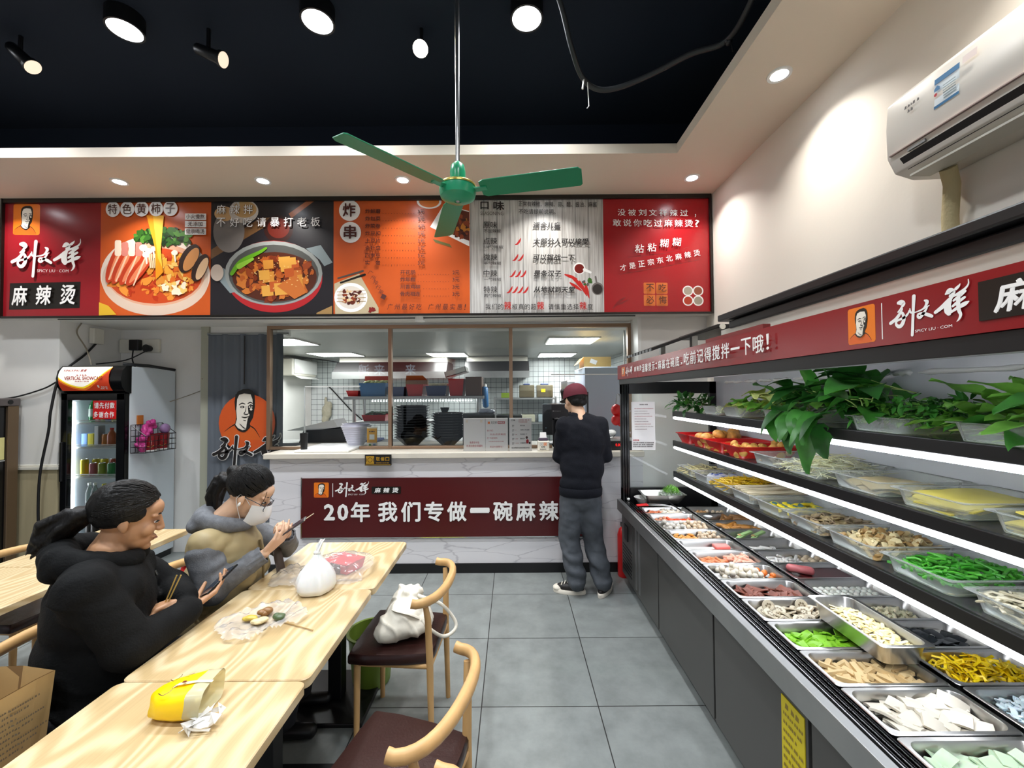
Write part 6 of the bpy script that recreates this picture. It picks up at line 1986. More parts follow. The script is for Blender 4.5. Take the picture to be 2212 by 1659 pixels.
	bt = MB().box(-.10, -.06, 0, .14, .06, .03, mat('blood_tofu', '#4a1416', .3, var=.15)).obj('blood_tofu', bevel=.006); bt.location = (P2X, rowY(5), Z0 + .001)
	tag(bt, 'slab of dark red blood tofu in the rear pan', 'food')
	so = MB().cap((0, -.05, 0), .022, (0, .03, 0), .02, mat('pink_sausage', '#c46a6c', .35), 14).obj('pink_sausage', smooth=60); place(so, (P2X - .135 + .03, rowY(5), Z0 + .052), R(40)); so.rotation_euler = (0, 0, R(60))
	tag(so, 'pink sausage lying beside the dark red blood tofu', 'meat')
	Q(6, 'steel pan of white squid pieces and pale balls')
	pile(MB().cap((-.02, 0, .01), .011, (.018, 0, .014), .008, mat('squid_white', '#dcd8d2', .35, sub=.15), 10).obj('squid_piece', smooth=60), 22, (P2X - .05, rowY(6), Z0 + .004), .08, .05, .024, 'white squid piece in the rear pan', 'white squid pieces in the pan', 'seafood', tilt=35, lift=.7)
	pile(ball('pale_ball', .018, tan_fish), 8, (P2X + .09, rowY(6), Z0 + .003), .045, .045, .034, 'large pale ball beside the squid pieces', 'large pale balls in the pan', 'food', lift=.8)
	Q(7, 'steel pan with a few white rice cakes in the rear row')
	pile(slab('rice_cake', .07, .028, .016, mat('rice_cake', '#dddcd6', .4)), 7, (P2X - .04, rowY(7) - .01, Z0 + .003), .07, .035, .034, 'white rice cake in the rear pan', 'white rice cakes in the pan', 'food', tilt=6, lift=.6)
	Q(8, 'steel pan holding green wrapped crab packets')
	for i, (x, y, a) in enumerate(((-.09, 0, 30), (-.05, .02, 15), (-.01, -.015, 40), (.03, .01, 20))):
		o = MB().box(-.05, -.014, 0, .05, .014, .014, pm('packet_green', '#a9cf8a')).box(-.05, -.0145, .004, -.035, .0145, .0145, pm('packet_tip', '#d8604a')).obj('wrapped_stick', bevel=.003)
		place(o, (P2X + x, rowY(8) + y, Z0 + .016 + .014 * (i % 2)), 0, 'green wrapped stick with a red tip in the rear pan', 'green wrapped sticks in the pan', (0, R(-12), R(a)))
		o['category'] = 'food'
	Q(9, 'steel pan of golden fried sausages in the rear row')
	fs_ = MB().cap((-.045, 0, .016), .0145, (.045, 0, .016), .0145, mat('fried_sausage', '#c98b3c', .4, var=.3, vscale=25), 12).obj('fried_sausage', smooth=60)
	pile(fs_, 16, (P2X, rowY(9), Z0 + .003), .09, .05, .032, 'golden fried sausage in the rear row', 'golden fried sausages', 'meat', tilt=14, lift=.75, hmax=.07)
	Q(10, 'steel pan of brown sausages and a white dish in the rear row')
	fb = MB().cap((-.05, 0, .018), .017, (.05, 0, .018), .017, mat('brown_sausage', '#8d5f2c', .4, var=.25, vscale=25), 12).obj('brown_sausage', smooth=60)
	pile(fb, 10, (P2X + .05, rowY(10), Z0 + .003), .08, .045, .036, 'thick brown sausage in the rear row', 'brown sausages in the pan', 'meat', tilt=14, lift=.75)
	o = MB().lathe([(.018, 0), (.03, .018), (.027, .018), (.016, .003)], (0, 0, 0), M['white'], 18).obj('small_dish', smooth=40); o.location = (P2X - .125, rowY(10), Z0 + .03)
	tag(o, 'tiny white dish beside the brown sausages', 'dish')
	Q(11, 'steel pan of walnut pieces and pale balls at the far end of the rear row')
	pile(ball('walnut_piece', .012, mat('walnut', '#b98a55', .6, var=.3, bump=.5)), 16, (P2X - .1, rowY(11), Z0 + .004), .05, .045, .023, 'brown walnut-like ball in the far rear pan', 'walnut-like balls in the pan', 'food', lift=.7)
	pile(ball('pale_ball', .016, tan_fish), 6, (P2X + .03, rowY(11), Z0 + .003), .06, .04, .032, 'pale ball in the far rear pan', 'pale balls in the far pan', 'food', lift=.8)
	# ---- the pan set crosswise on top
	place(DEEP_PAN, (1.285, 1.545, .778), R(90), 'steel pan of bamboo shoot strips set crosswise on top of the others', g1); DEEP_PAN['category'] = 'pan'
	bam = [mat('bamboo_strip', '#e0cf8e', .4, var=.1, vscale=20), mat('bamboo_strip_light', '#ebe0b2', .4)]
	strands('bamboo_strips', 'cream bamboo shoot strips filling the pan set crosswise', 'vegetable', (1.285, 1.545, .746), .052, .122, .022, 190, .075, .0055, bam, .4, .005, 4, .5)
	# ---- the far corner of the deck
	t = thing('deep_steel_tray', 'deep steel tray with sloping sides at the far corner of the case', 'tray', (1.22, 3.42, .63))
	b = MB(); b.T = Matrix.Translation((1.22, 3.43, .79))
	loops(b, [rr(.24, .12, .02, -.075), rr(.33, .2, .02, 0), rr(.34, .21, .02, .001), rr(.325, .195, .02, 0), rr(.235, .115, .02, -.07)], M['steel'], True, True)
	b.obj('tray', t, smooth=30)
	MB().box(1.1, 3.39, .63, 1.34, 3.47, .712, M['blackg']).obj('support', t)
	o = MB().box(1.23, 3.36, .765, 1.36, 3.5, .80, clear('punnet', '#e8f0e4', .1, body=.1)).obj('clear_punnet'); tag(o, 'clear plastic punnet of cress in the deep steel tray', 'punnet')
	strands('green_cress', 'fine green cress filling the clear punnet', 'vegetable', (1.295, 3.43, .785), .055, .06, .06, 240, .035, .0014, [pm('cress', '#5a9a2c'), pm('cress2', '#7db847')], .8, .02, 3)
	o = MB().lathe([(.045, 0), (.075, .04), (.07, .04), (.042, .005)], (0, 0, 0), M['white'], 24).obj('white_bowl', smooth=40); o.location = (1.08, 3.47, .705)
	tag(o, 'small white bowl by the deep steel tray', 'bowl')
	o = MB().box(1.02, 3.41, .63, 1.1, 3.53, .704, M['blackg']).obj('block_stand'); tag(o, 'low black block under the small white bowl', 'block')
	o = MB().ell((0, 0, 0), .013, M['white'], 12, 8).obj('white_ball', smooth=180); o.location = (.975, 3.53, .713)
	tag(o, 'small white ball resting on the track at the far corner', 'ball')
	t = thing('food_tongs', 'steel food tongs with red handles laid across the far pans', 'tongs', (1.08, 3.31, .71))
	for sg in (-1, 1):
		MB().tube([(.975, 3.30 + .008 * sg, .722), (1.06, 3.30 + .018 * sg, .728)], .011, M['bred'], 10, flat=.6).obj('handle_grip', t, smooth=60)
		MB().tube([(1.06, 3.30 + .018 * sg, .728), (1.18, 3.295 + .02 * sg, .725), (1.26, 3.29 + .012 * sg, .715)], .006, M['steel'], 8, flat=.4).obj('tong_blade', t, smooth=60)
	t = thing('serving_spoon', 'dark serving spoon resting on the far pans', 'spoon', (1.24, 3.25, .71))
	MB().tube([(1.24, 3.42, .74), (1.26, 3.3, .722), (1.28, 3.2, .712)], .006, M['black'], 8).obj('handle', t, smooth=60)
	MB().ell((1.29, 3.17, .706), (.02, .03, .006), M['steel'], 12, 6).obj('bowl', t, smooth=180)
foods()

# ---------------------------------------------------------------- the three shelves
def leaf(mb, p, d, up, L, w, m, bend=.4, wave=0., stem=0., sm=None, nx=6, fold=.25):
	"""one leaf from P along D; bends towards -UP"""
	p, d, up = Vector(p), Vector(d).normalized(), Vector(up)
	up = (up - d * up.dot(d)).normalized()
	sd = d.cross(up)
	if stem:
		q = p + d * stem
		mb.tube([p, p + d * stem * .5 + up * stem * .05, q], [.003, .0025, .002], sm or m, 5)
		p = q
	vs, fs = [], []
	ph = fr.uniform(0, 6)
	for i in range(nx + 1):
		t = i / nx
		a = -bend * t
		c = p + d * (L * t * math.cos(a * .7)) + up * (L * t * math.sin(a))
		ww = w * (math.sin(math.pi * min(1, t * .93 + .05)) ** .75) * (1.15 - .35 * t)
		for j, s in enumerate((-1, -.5, 0, .5, 1)):
			z = fold * ww * abs(s) + (wave * math.sin(9 * t + 2.2 * s + ph) * abs(s) if wave else 0)
			vs.append(c + sd * (ww * s) + up * z)
	for i in range(nx):
		for j in range(4):
			fs.append((5 * i + j, 5 * i + j + 1, 5 * i + j + 6, 5 * i + j + 5))
	mb.add(vs, fs, m)
def rv(a, b):
	return fr.uniform(a, b)
def veg():
	gA, gB, gC = 'clear pans on the top shelf', 'clear pans on the middle shelf', 'clear pans on the lowest shelf'
	SX = 1.552
	T1, T2, T3 = 1.453 + .058, 1.206 + .058, .951 + .058
	dk, md, lt, yl = mat('dark_leaf', '#2c6627', .35, var=.3, vscale=14), mat('mid_leaf', '#438a34', .35, var=.3, vscale=14), mat('light_leaf', '#78b548', .4, var=.25, vscale=14), mat('pale_leaf_stem', '#b4cc78', .4)
	let, let2 = mat('lettuce_leaf', '#a9c94e', .4, sub=.15, var=.25, vscale=12), mat('lettuce_heart', '#dbe48a', .4, sub=.15, var=.15, vscale=12)
	# top shelf
	pan('c', (SX, 2.93, T1), 'clear pan of pale shredded mushrooms on the top shelf', gA)
	strands('pale_shreds', 'pale shredded mushrooms in a clear pan on the top shelf', 'mushroom', (SX, 2.93, 1.475), .15, .11, .035, 170, .08, .003, [mat('pale_shred', '#dfe2cc', .4), mat('pale_shred2', '#c8d4a8', .4)], .8, .006)
	pan('c', (SX, 2.64, T1), 'clear pan of loose lettuce on the top shelf', gA)
	mb = MB()
	for i in range(46):
		x, y = SX + rv(-.13, .13), 2.55 + rv(-.13, .15)
		leaf(mb, (x, y, 1.49 + rv(0, .05)), (rv(-1, .6), rv(-1, 1), rv(.1, .9)), (rv(-.3, .3), rv(-.3, .3), 1), rv(.06, .11), rv(.025, .045), fr.choice([let, let, let2, lt]), rv(.3, 1.2), .014, nx=8)
	for i in range(3):
		leaf(mb, (SX - .05, 2.42 + .05 * i, 1.58), (-.5, -.6 + .3 * i, .5), (0, .3, 1), .12, .06, let2, .9, .018, nx=9)
	tag(mb.obj('lettuce', smooth=180), 'frilly yellow-green lettuce heaped on the top shelf', 'vegetable', kind='stuff')
	# water spinach at the far end, hanging over
	mb = MB()
	for i in range(90):
		x = 1.34 + rv(0, .26)
		leaf(mb, (x, 3.36 + rv(-.06, .1), 1.475 + rv(0, .07)), (rv(-1, .5), rv(-.9, .6), rv(-.3, 1)), (rv(-.4, .4), rv(-.4, .4), 1), rv(.05, .085), rv(.012, .022), fr.choice([dk, dk, md]), rv(.1, .8), stem=rv(.02, .05), sm=md)
	tag(mb.obj('water_spinach', smooth=180), 'dark water spinach bunched at the far end of the top shelf', 'vegetable', kind='stuff')
	pan('c', (SX, 2.20, T1), 'clear pan under the large spinach leaves on the top shelf', gA)
	mb = MB()
	for i in range(70):
		y = rv(1.72, 2.25)
		leaf(mb, (SX + rv(-.12, .12), y, 1.50 + rv(0, .12)), (rv(-1, .5), rv(-1, .9), rv(-.1, .7)), (rv(-.4, .4), rv(-.4, .4), 1), rv(.12, .2), rv(.035, .055), fr.choice([dk, dk, md, md, lt]), rv(.2, .9), .006, stem=rv(.03, .08), sm=yl, nx=7)
	for i in range(9):      # over the front edge
		y = 2.15 - .045 * i
		leaf(mb, (1.37, y, 1.49 + rv(0, .03)), (-1, rv(-.7, .3), rv(-.3, .1)), (rv(-.2, .1), rv(-.2, .2), 1), rv(.12, .17), rv(.04, .055), fr.choice([dk, md]), rv(.8, 1.3), .006, nx=8)
	for p, d, L in (((1.345, 2.0, 1.47), (-.35, -.2, -.9), .16), ((1.34, 1.88, 1.46), (-.25, -.1, -1), .22), ((1.345, 1.81, 1.47), (-.2, -.2, -.9), .15)):
		leaf(mb, p, d, (-1, -.2, .4), L, .05, fr.choice([md, dk]), .15, .008, nx=8)
	for i in range(6):      # tall ones lying on top
		leaf(mb, (SX + .02, 1.62 + .05 * i, 1.60 + .012 * i), (-.5 + .1 * i, .9 - .1 * i, .25), (.1, 0, 1), .2, .045, fr.choice([md, lt, dk]), .35, .006, stem=.08, sm=yl, nx=7)
	tag(mb.obj('spinach', smooth=180), 'big dark spinach leaves hanging over the front of the top shelf', 'vegetable', kind='stuff')
	pan('c', (SX, 1.60, T1), 'clear pan of feathery greens on the top shelf', gA)
	mb = MB()
	for i in range(420):
		y = rv(1.38, 1.72)
		h = .11 * (1 - ((y - 1.52) / .25) ** 2) * rv(.2, 1)
		leaf(mb, (SX + rv(-.15, .13), y, 1.47 + max(h, 0)), (rv(-1, 1), rv(-1, 1), rv(-.2, .9)), (rv(-.5, .5), rv(-.5, .5), 1), rv(.03, .055), rv(.007, .013), fr.choice([dk, md, md, lt]), rv(.1, 1), .003, nx=3)
	tag(mb.obj('feathery_greens', smooth=180), 'small feathery dark greens between the spinach and the romaine', 'vegetable', kind='stuff')
	pan('c', (SX, 1.20, T1), 'clear pan of romaine on the top shelf nearest the camera'.replace('nearest the camera', 'beyond the feathery greens'), gA)
	mb = MB()
	for i in range(30):
		y = rv(.95, 1.36)
		leaf(mb, (SX + rv(-.1, .12), y, 1.48 + rv(0, .08)), (rv(-1, .2), rv(-.4, 1), rv(0, .4)), (rv(-.3, .3), rv(-.3, .3), 1), rv(.14, .24), rv(.03, .045), fr.choice([md, lt, lt]), rv(.1, .5), .01, stem=.04, sm=yl, nx=9)
	for i in range(5):
		leaf(mb, (1.40 + .02 * i, 1.02 + .08 * i, 1.475 + .008 * i), (.1, 1, .02), (0, 0, 1), .22, .018, fr.choice([yl, lt]), .1, .004, nx=6)
	leaf(mb, (SX + .1, 1.10, 1.5), (-.2, .1, 1), (-1, 0, .2), .26, .06, md, .3, .014, nx=9)
	leaf(mb, (SX, 1.02, 1.5), (-.3, .2, 1), (-1, 0, .2), .24, .06, lt, .4, .014, nx=9)
	tag(mb.obj('romaine', smooth=180), 'long romaine leaves at the near end of the top shelf', 'vegetable', kind='stuff')
	# ---- middle shelf: red baskets, then clear pans
	def basket(y, lb, m=M['bred']):
		t = thing('red_basket', lb, 'basket', (SX - .01, y, 1.206), 'red baskets on the middle shelf')
		b = MB(); b.T = Matrix.Translation((SX - .01, y, 1.206))
		loops(b, [rr(.30, .17, .02, 0), rr(.365, .225, .03, .066), rr(.385, .245, .035, .07), rr(.385, .245, .035, .074), rr(.36, .22, .03, .072), rr(.295, .165, .02, .004)], m, True, True)
		b.obj('tub', t, smooth=30)
		g = MB(); dm = pm('slot_red', '#6a0d10')
		for sx in (-1, 1):
			for i in range(17):
				x = -.13 + .01625 * i
				g.add([Vector((SX - .01 + x + dx, y + sx * yy, 1.206 + zz)) for dx, yy, zz in ((-.003, .0885, .018), (.003, .0885, .018), (.003, .107, .054), (-.003, .107, .054))], [(0, 1, 2, 3), (3, 2, 1, 0)], dm)
				g.add([Vector((SX - .01 + x + dx, y + sx * yy, 1.206 + zz)) for dx, yy, zz in ((-.003, .0855, .018), (.003, .0855, .018), (.003, .104, .054), (-.003, .104, .054))], [(0, 1, 2, 3), (3, 2, 1, 0)], dm)
		g.obj('slot_pattern', t)
	basket(3.36, 'empty red basket at the far end of the middle shelf')
	basket(3.11, 'red basket of large fried tofu puffs on the middle shelf')
	basket(2.86, 'red basket of wrinkled fried bean curd skins on the middle shelf')
	basket(2.61, 'red basket of small round tofu puffs beside the mushrooms')
	puff = MB().ell((0, 0, .03), (.046, .04, .034), gold, 14, 10).obj('tofu_puff', smooth=180)
	pile(puff, 19, (SX - .01, 3.09, 1.213), .14, .08, .066, 'large golden fried tofu puff in its red basket', 'large tofu puffs in the red basket', 'tofu', lift=.7, hmax=.15, tilt=50)
	skin = mat('fried_skin', '#ddb04e', .5, var=.25, vscale=25, bump=.4, bscale=80)
	sk = slab('bean_curd_skin', .16, .085, .006, skin, .018, n=8)
	for v in sk.data.vertices:
		v.co.z += .006 * noise.noise(v.co * 60)
	pile(sk, 20, (SX - .01, 2.86, 1.216), .09, .06, .05, 'wrinkled golden bean curd skin in its red basket', 'fried skins in the red basket', 'tofu', tilt=12, lift=.2, hmax=.1, rots=lambda x, y: (R(rv(-10, 10)), R(rv(-8, 8)), R(rv(-35, 35))))
	sp = MB().ell((0, 0, .02), (.026, .024, .021), yel_tofu, 12, 8).obj('small_tofu_puff', smooth=180)
	pile(sp, 44, (SX - .01, 2.61, 1.213), .145, .08, .042, 'small round tofu puff in the red basket beside the mushrooms', 'small tofu puffs in the red basket', 'tofu', lift=.75, hmax=.075, tilt=50)
	pan('c', (SX, 2.30, T2), 'clear pan of grey sliced mushrooms on the middle shelf', gB)
	ms = mat('grey_mushroom', '#a89a86', .5, var=.2, vscale=30)
	mr = MB().tube([(-.03, 0, 0), (-.012, .006, .004), (.01, .004, .006), (.028, -.008, .002)], [.006, .004, .0055, .009], ms, 8, flat=.5).obj('mushroom_strip', smooth=60)
	pile(mr, 70, (SX, 2.30, 1.218), .145, .105, .018, 'curled grey mushroom strip on the middle shelf', 'grey mushroom strips on the middle shelf', 'mushroom', tilt=35, lift=.5, hmax=.07)
	pan('c', (SX, 2.02, T2), 'clear pan heaped with thin bean sprouts on the middle shelf', gB)
	strands('bean_sprouts', 'tangle of thin white bean sprouts on the middle shelf', 'vegetable', (SX - .02, 2.02, 1.23), .155, .12, .075, 330, .14, .0016, [mat('sprout_white', '#e4e4cc', .4), mat('sprout_cream', '#cfcba0', .4)], .8, .012, 4, out=1.2)
	pan('c', (SX, 1.70, T2), 'clear pan of tan tofu sheets after the bean sprouts', gB)
	sh = slab('tofu_sheet', .15, .10, .003, mat('tan_sheet', '#c2b083', .5, var=.12, vscale=10), .012, n=8)
	pile(sh, 16, (SX, 1.70, 1.216), .08, .06, .06, 'tan tofu sheet in the pan after the bean sprouts', 'tan tofu sheets on the middle shelf', 'tofu', lift=.12, tilt=9, hmax=.05, rots=lambda x, y: (R(rv(-8, 8)), R(rv(-8, 8)), R(rv(-30, 30))))
	ys = slab('yellow_sheet', .28, .17, .004, mat('yellow_sheet', '#d6c860', .45, var=.12, vscale=8), .012, n=10)
	for k, (y, lb) in enumerate(((1.40, 'clear pan of folded yellow tofu sheets on the middle shelf'), (1.10, 'clear pan of yellow tofu sheets at the near end of the middle shelf'))):
		pan('c', (SX, y, T2), lb, gB)
		gl = ('folded yellow tofu sheet in the pan after the tan sheets', 'yellow tofu sheet at the near end of the middle shelf')[k]
		pile(ys, 9, (SX, y, 1.214), .02, .02, .05, gl, gl + ' pile', 'tofu', lift=.1, tilt=4, hmax=.06, first=(k == 0), rots=lambda x, yy: (R(rv(-5, 5)), R(rv(-4, 4)), R(rv(-12, 12))))
	# ---- lowest shelf
	pan('c', (SX, 3.36, T3), 'clear pan of pale noodles at the far end of the lowest shelf', gC)
	strands('pale_noodles', 'coils of pale noodles at the far end of the lowest shelf', 'noodles', (SX, 3.36, .965), .15, .11, .06, 70, .22, .003, [mat('pale_noodle', '#d8cf9a', .4)], 1.6, .014, 4, seg=8, out=1.2)
	pan('c', (SX, 3.09, T3), 'clear pan of blue and white noodle packets on the lowest shelf', gC)
	pk = MB().box(-.05, -.03, 0, .05, .03, .026, pm('packet_white', '#dfe4ea')).box(-.052, -.012, .002, -.02, .0305, .0265, pm('packet_blue', '#2a4fb4')).box(.012, -.0305, .004, .036, .01, .0265, pm('packet_blue', '#2a4fb4')).obj('noodle_packet', bevel=.006)
	pile(pk, 9, (SX, 3.09, .962), .10, .07, .05, 'blue and white packet on the lowest shelf', 'blue and white packets on the lowest shelf', 'packet', lift=.5, tilt=14, hmax=.06)
	pan('c', (SX, 2.82, T3), 'clear pan of bright yellow noodles on the lowest shelf', gC)
	strands('yellow_noodles', 'bright yellow noodles heaped on the lowest shelf', 'noodles', (SX, 2.82, .985), .155, .115, .05, 190, .15, .003, [mat('yellow_noodle', '#e2c21a', .4), mat('yellow_noodle2', '#d0a812', .4)], .9, .012, 4, out=1.15)
	pan('c', (SX, 2.55, T3), 'clear pan of straight white rice sticks on the lowest shelf', gC)
	mb = MB()
	rs_ = mat('rice_stick', '#d8cdb0', .4)
	for i in range(70):
		y, z = 2.55 + rv(-.10, .10), .97 + rv(0, .045)
		mb.tube([(SX - .16, y, z + rv(-.004, .01)), (SX, y + rv(-.015, .015), z + .008), (SX + .16, y + rv(-.03, .03), z + rv(0, .02))], .0035, rs_, 4)
	tag(mb.obj('rice_sticks', smooth=60), 'straight white rice sticks lying across the lowest shelf', 'noodles', kind='stuff')
	pan('c', (SX, 2.28, T3), 'clear pan of yellow snack packets on the lowest shelf', gC)
	yp = MB().ell((0, 0, .012), (.036, .026, .012), pm('packet_yellow', '#dcc71a'), 12, 8).box(-.01, -.012, .006, .012, .012, .0245, pm('packet_teal', '#3f6d78')).obj('yellow_packet', smooth=50)
	pile(yp, 18, (SX, 2.28, .962), .13, .085, .04, 'yellow snack packet with a teal mark on the lowest shelf', 'yellow packets on the lowest shelf', 'packet', lift=.45, tilt=18, hmax=.05)
	pan('c', (SX, 2.01, T3), 'clear pan of grey brown tofu skin knots on the lowest shelf', gC)
	strands('tofu_skin_knots', 'grey brown tofu skin knots in a clear pan', 'tofu', (SX, 2.01, .97), .148, .11, .035, 160, .06, .011, [mat('skin_brown', '#8f7d62', .5, var=.2), mat('skin_tan', '#a9966f', .5)], 1.4, .01, 6, .35)
	pan('c', (SX, 1.74, T3), 'clear pan of cream crinkled mushroom caps on the lowest shelf', gC)
	strands('crinkled_mushrooms', 'cream crinkled mushroom pieces on the lowest shelf', 'mushroom', (SX, 1.74, .972), .148, .112, .05, 230, .036, .011, [mat('cream_cap', '#cbb583', .5, var=.15), mat('cream_cap2', '#dccb9c', .5), mat('brown_cap', '#a8854f', .5)], 1.8, .012, 6, .4)
	pan('c', (SX, 1.45, T3), 'clear pan of bright green beans on the lowest shelf', gC)
	strands('green_beans', 'bright green cut beans on the lowest shelf', 'vegetable', (SX, 1.45, .976), .15, .11, .048, 240, .07, .0048, [mat('bean_green', '#3f9a2c', .35, var=.2, vscale=30), mat('bean_green2', '#57b43a', .35)], .5, .006, 6)
	pan('c', (SX, 1.16, T3), 'clear pan of pale oyster mushroom strips on the lowest shelf', gC)
	strands('oyster_mushrooms', 'pale oyster mushroom strips at the near end of the lowest shelf', 'mushroom', (SX, 1.16, .976), .155, .115, .055, 190, .10, .0055, [mat('oyster_pale', '#c9c0a2', .5, var=.12, vscale=30), mat('oyster_pale2', '#ddd6bd', .5)], 1.1, .012, 6, .6)
	pan('c', (SX, .88, T3), 'clear pan of white daikon strips beyond the oyster mushrooms', gC)
	strands('daikon_strips', 'white daikon strips in the clear pan nearest on the lowest shelf'.replace('nearest', 'at the near end'), 'vegetable', (SX, .88, .972), .14, .10, .035, 90, .08, .006, [mat('daikon', '#d8e0d2', .35, sub=.1)], .4, .006, 4)
veg()
# ---------------------------------------------------------------- tables and chairs
def table():
	t = thing('dining_table', 'x', 'table', (0, 0, 0))
	b = MB()
	w, d, r = .592, .608, .025
	loops(b, [rr(w - .006, d - .006, r, .682), rr(w, d, r, .685), rr(w, d, r, .712), rr(w - .006, d - .006, r, .715)], M['ash'], True, True)
	b.obj('tabletop', t, smooth=35, world=False)
	MB().box(-.035, -.035, .02, .035, .035, .675, M['black']).obj('column', t, bevel=.004, world=False)
	MB().box(-.22, -.03, .66, .22, .03, .682, M['black']).box(-.03, -.22, .66, .03, .22, .682, M['black']).obj('bracket', t, world=False)
	MB().box(-.2, -.2, 0, .2, .2, .022, M['black']).obj('base_plate', t, bevel=.005, world=False)
	return t
TB = table()
g_ = 'square ash dining tables'
for i_, (x_, y_, lb_) in enumerate(((-.944, 1.634, 'ash table with the open plastic bag and the skewer on it'), (-.938, 2.246, 'ash table against the counter side with the knotted white bag on it'), (-.944, 1.022, 'ash table with the yellow pouch on it'), (-.944, .41, 'ash table closest to the viewer below the picture edge'),
									(-2.47, 2.52, 'ash table before the drinks fridge, corner hidden by the woman'), (-2.47, 1.905, 'ash table behind the man in the black jacket'), (-2.47, 1.29, 'ash table next to the paper bag chair, out at the side'))):
	place(TB if i_ == 0 else copy_tree(TB), (x_, y_, 0), 0, lb_, g_)

def chair():
	t = thing('dining_chair', 'x', 'chair', (0, 0, 0))
	w = M['wood']
	def leg(pts, rs):
		MB().tube(pts, rs, w, 12).obj('leg', t, smooth=50, world=False)
	# faces -x; origin below the middle of the seat
	for s in (-1, 1):
		leg([(-.165, .165 * s, 0), (-.163, .160 * s, .41)], [.012, .016])
		leg([(.185, .178 * s, 0), (.175, .172 * s, .42), (.172, .190 * s, .60), (.165, .205 * s, .668)], [.012, .0165, .015, .012])
		MB().tube([(-.163, .16 * s, .385), (.175, .170 * s, .385)], .014, w, 8).obj('seat_rail', t, smooth=50, world=False)
	for x, hw in ((-.163, .16), (.175, .17)):
		MB().tube([(x, -hw, .385), (x, hw, .385)], .014, w, 8).obj('seat_rail', t, smooth=50, world=False)
	b = MB()
	sh = lambda k, z: [(x * k, y * k, z) for x, y, _ in [(-.195, -.19, 0), (-.19, -.197, 0), (-.1, -.203, 0), (.05, -.195, 0), (.165, -.178, 0), (.185, -.165, 0), (.19, -.1, 0), (.19, .1, 0), (.185, .165, 0), (.165, .178, 0), (.05, .195, 0), (-.1, .203, 0), (-.19, .197, 0), (-.195, .19, 0), (-.2, .1, 0), (-.2, -.1, 0)]]
	loops(b, [sh(.985, .398), sh(1.0, .405), sh(1.0, .43), sh(.97, .442), sh(.8, .446)], M['leather'], True, True)
	b.obj('seat', t, smooth=50, world=False)
	pts, rs = [], []
	for i in range(17):
		a = -1 + i / 8
		pts.append((.235 - .105 * abs(a) ** 2.2, .232 * math.sin(a * 1.5) / math.sin(1.5), .688 + .012 * (1 - a * a)))
		rs.append(.019 - .003 * abs(a))
	pts = [(pts[0][0] - .02, pts[0][1] - .002, pts[0][2] + .004)] + pts + [(pts[-1][0] - .02, pts[-1][1] + .002, pts[-1][2] + .004)]
	MB().tube(pts, [.0165] + rs + [.0165], w, 14, flat=1.25).obj('backrest', t, smooth=60, world=False)
	return t
CH = chair()
cg_ = 'beech chairs with brown seats'
for i_, (x_, y_, a_, lb_) in enumerate(((-.545, 2.085, -3, 'beech chair with the white canvas bag on its brown seat'), (-.375, 1.335, -14, 'beech chair with an empty brown seat nearest the middle of the aisle'.replace('nearest', 'toward')), (-.33, .82, -6, 'beech chair of which only a backrest tip shows at the bottom edge'),
									   (-1.62, 1.60, 180, 'beech chair the man in the black jacket sits on'), (-1.60, 2.14, 180, 'beech chair the woman in the vest sits on'), (-1.60, 1.13, 184, 'beech chair carrying the brown paper bag'),
									   (-2.745, 2.37, 174, 'beech chair tucked under the far side of the table by the drinks fridge'))):
	place(CH if i_ == 0 else copy_tree(CH), (x_, y_, 0), R(a_), lb_, cg_)

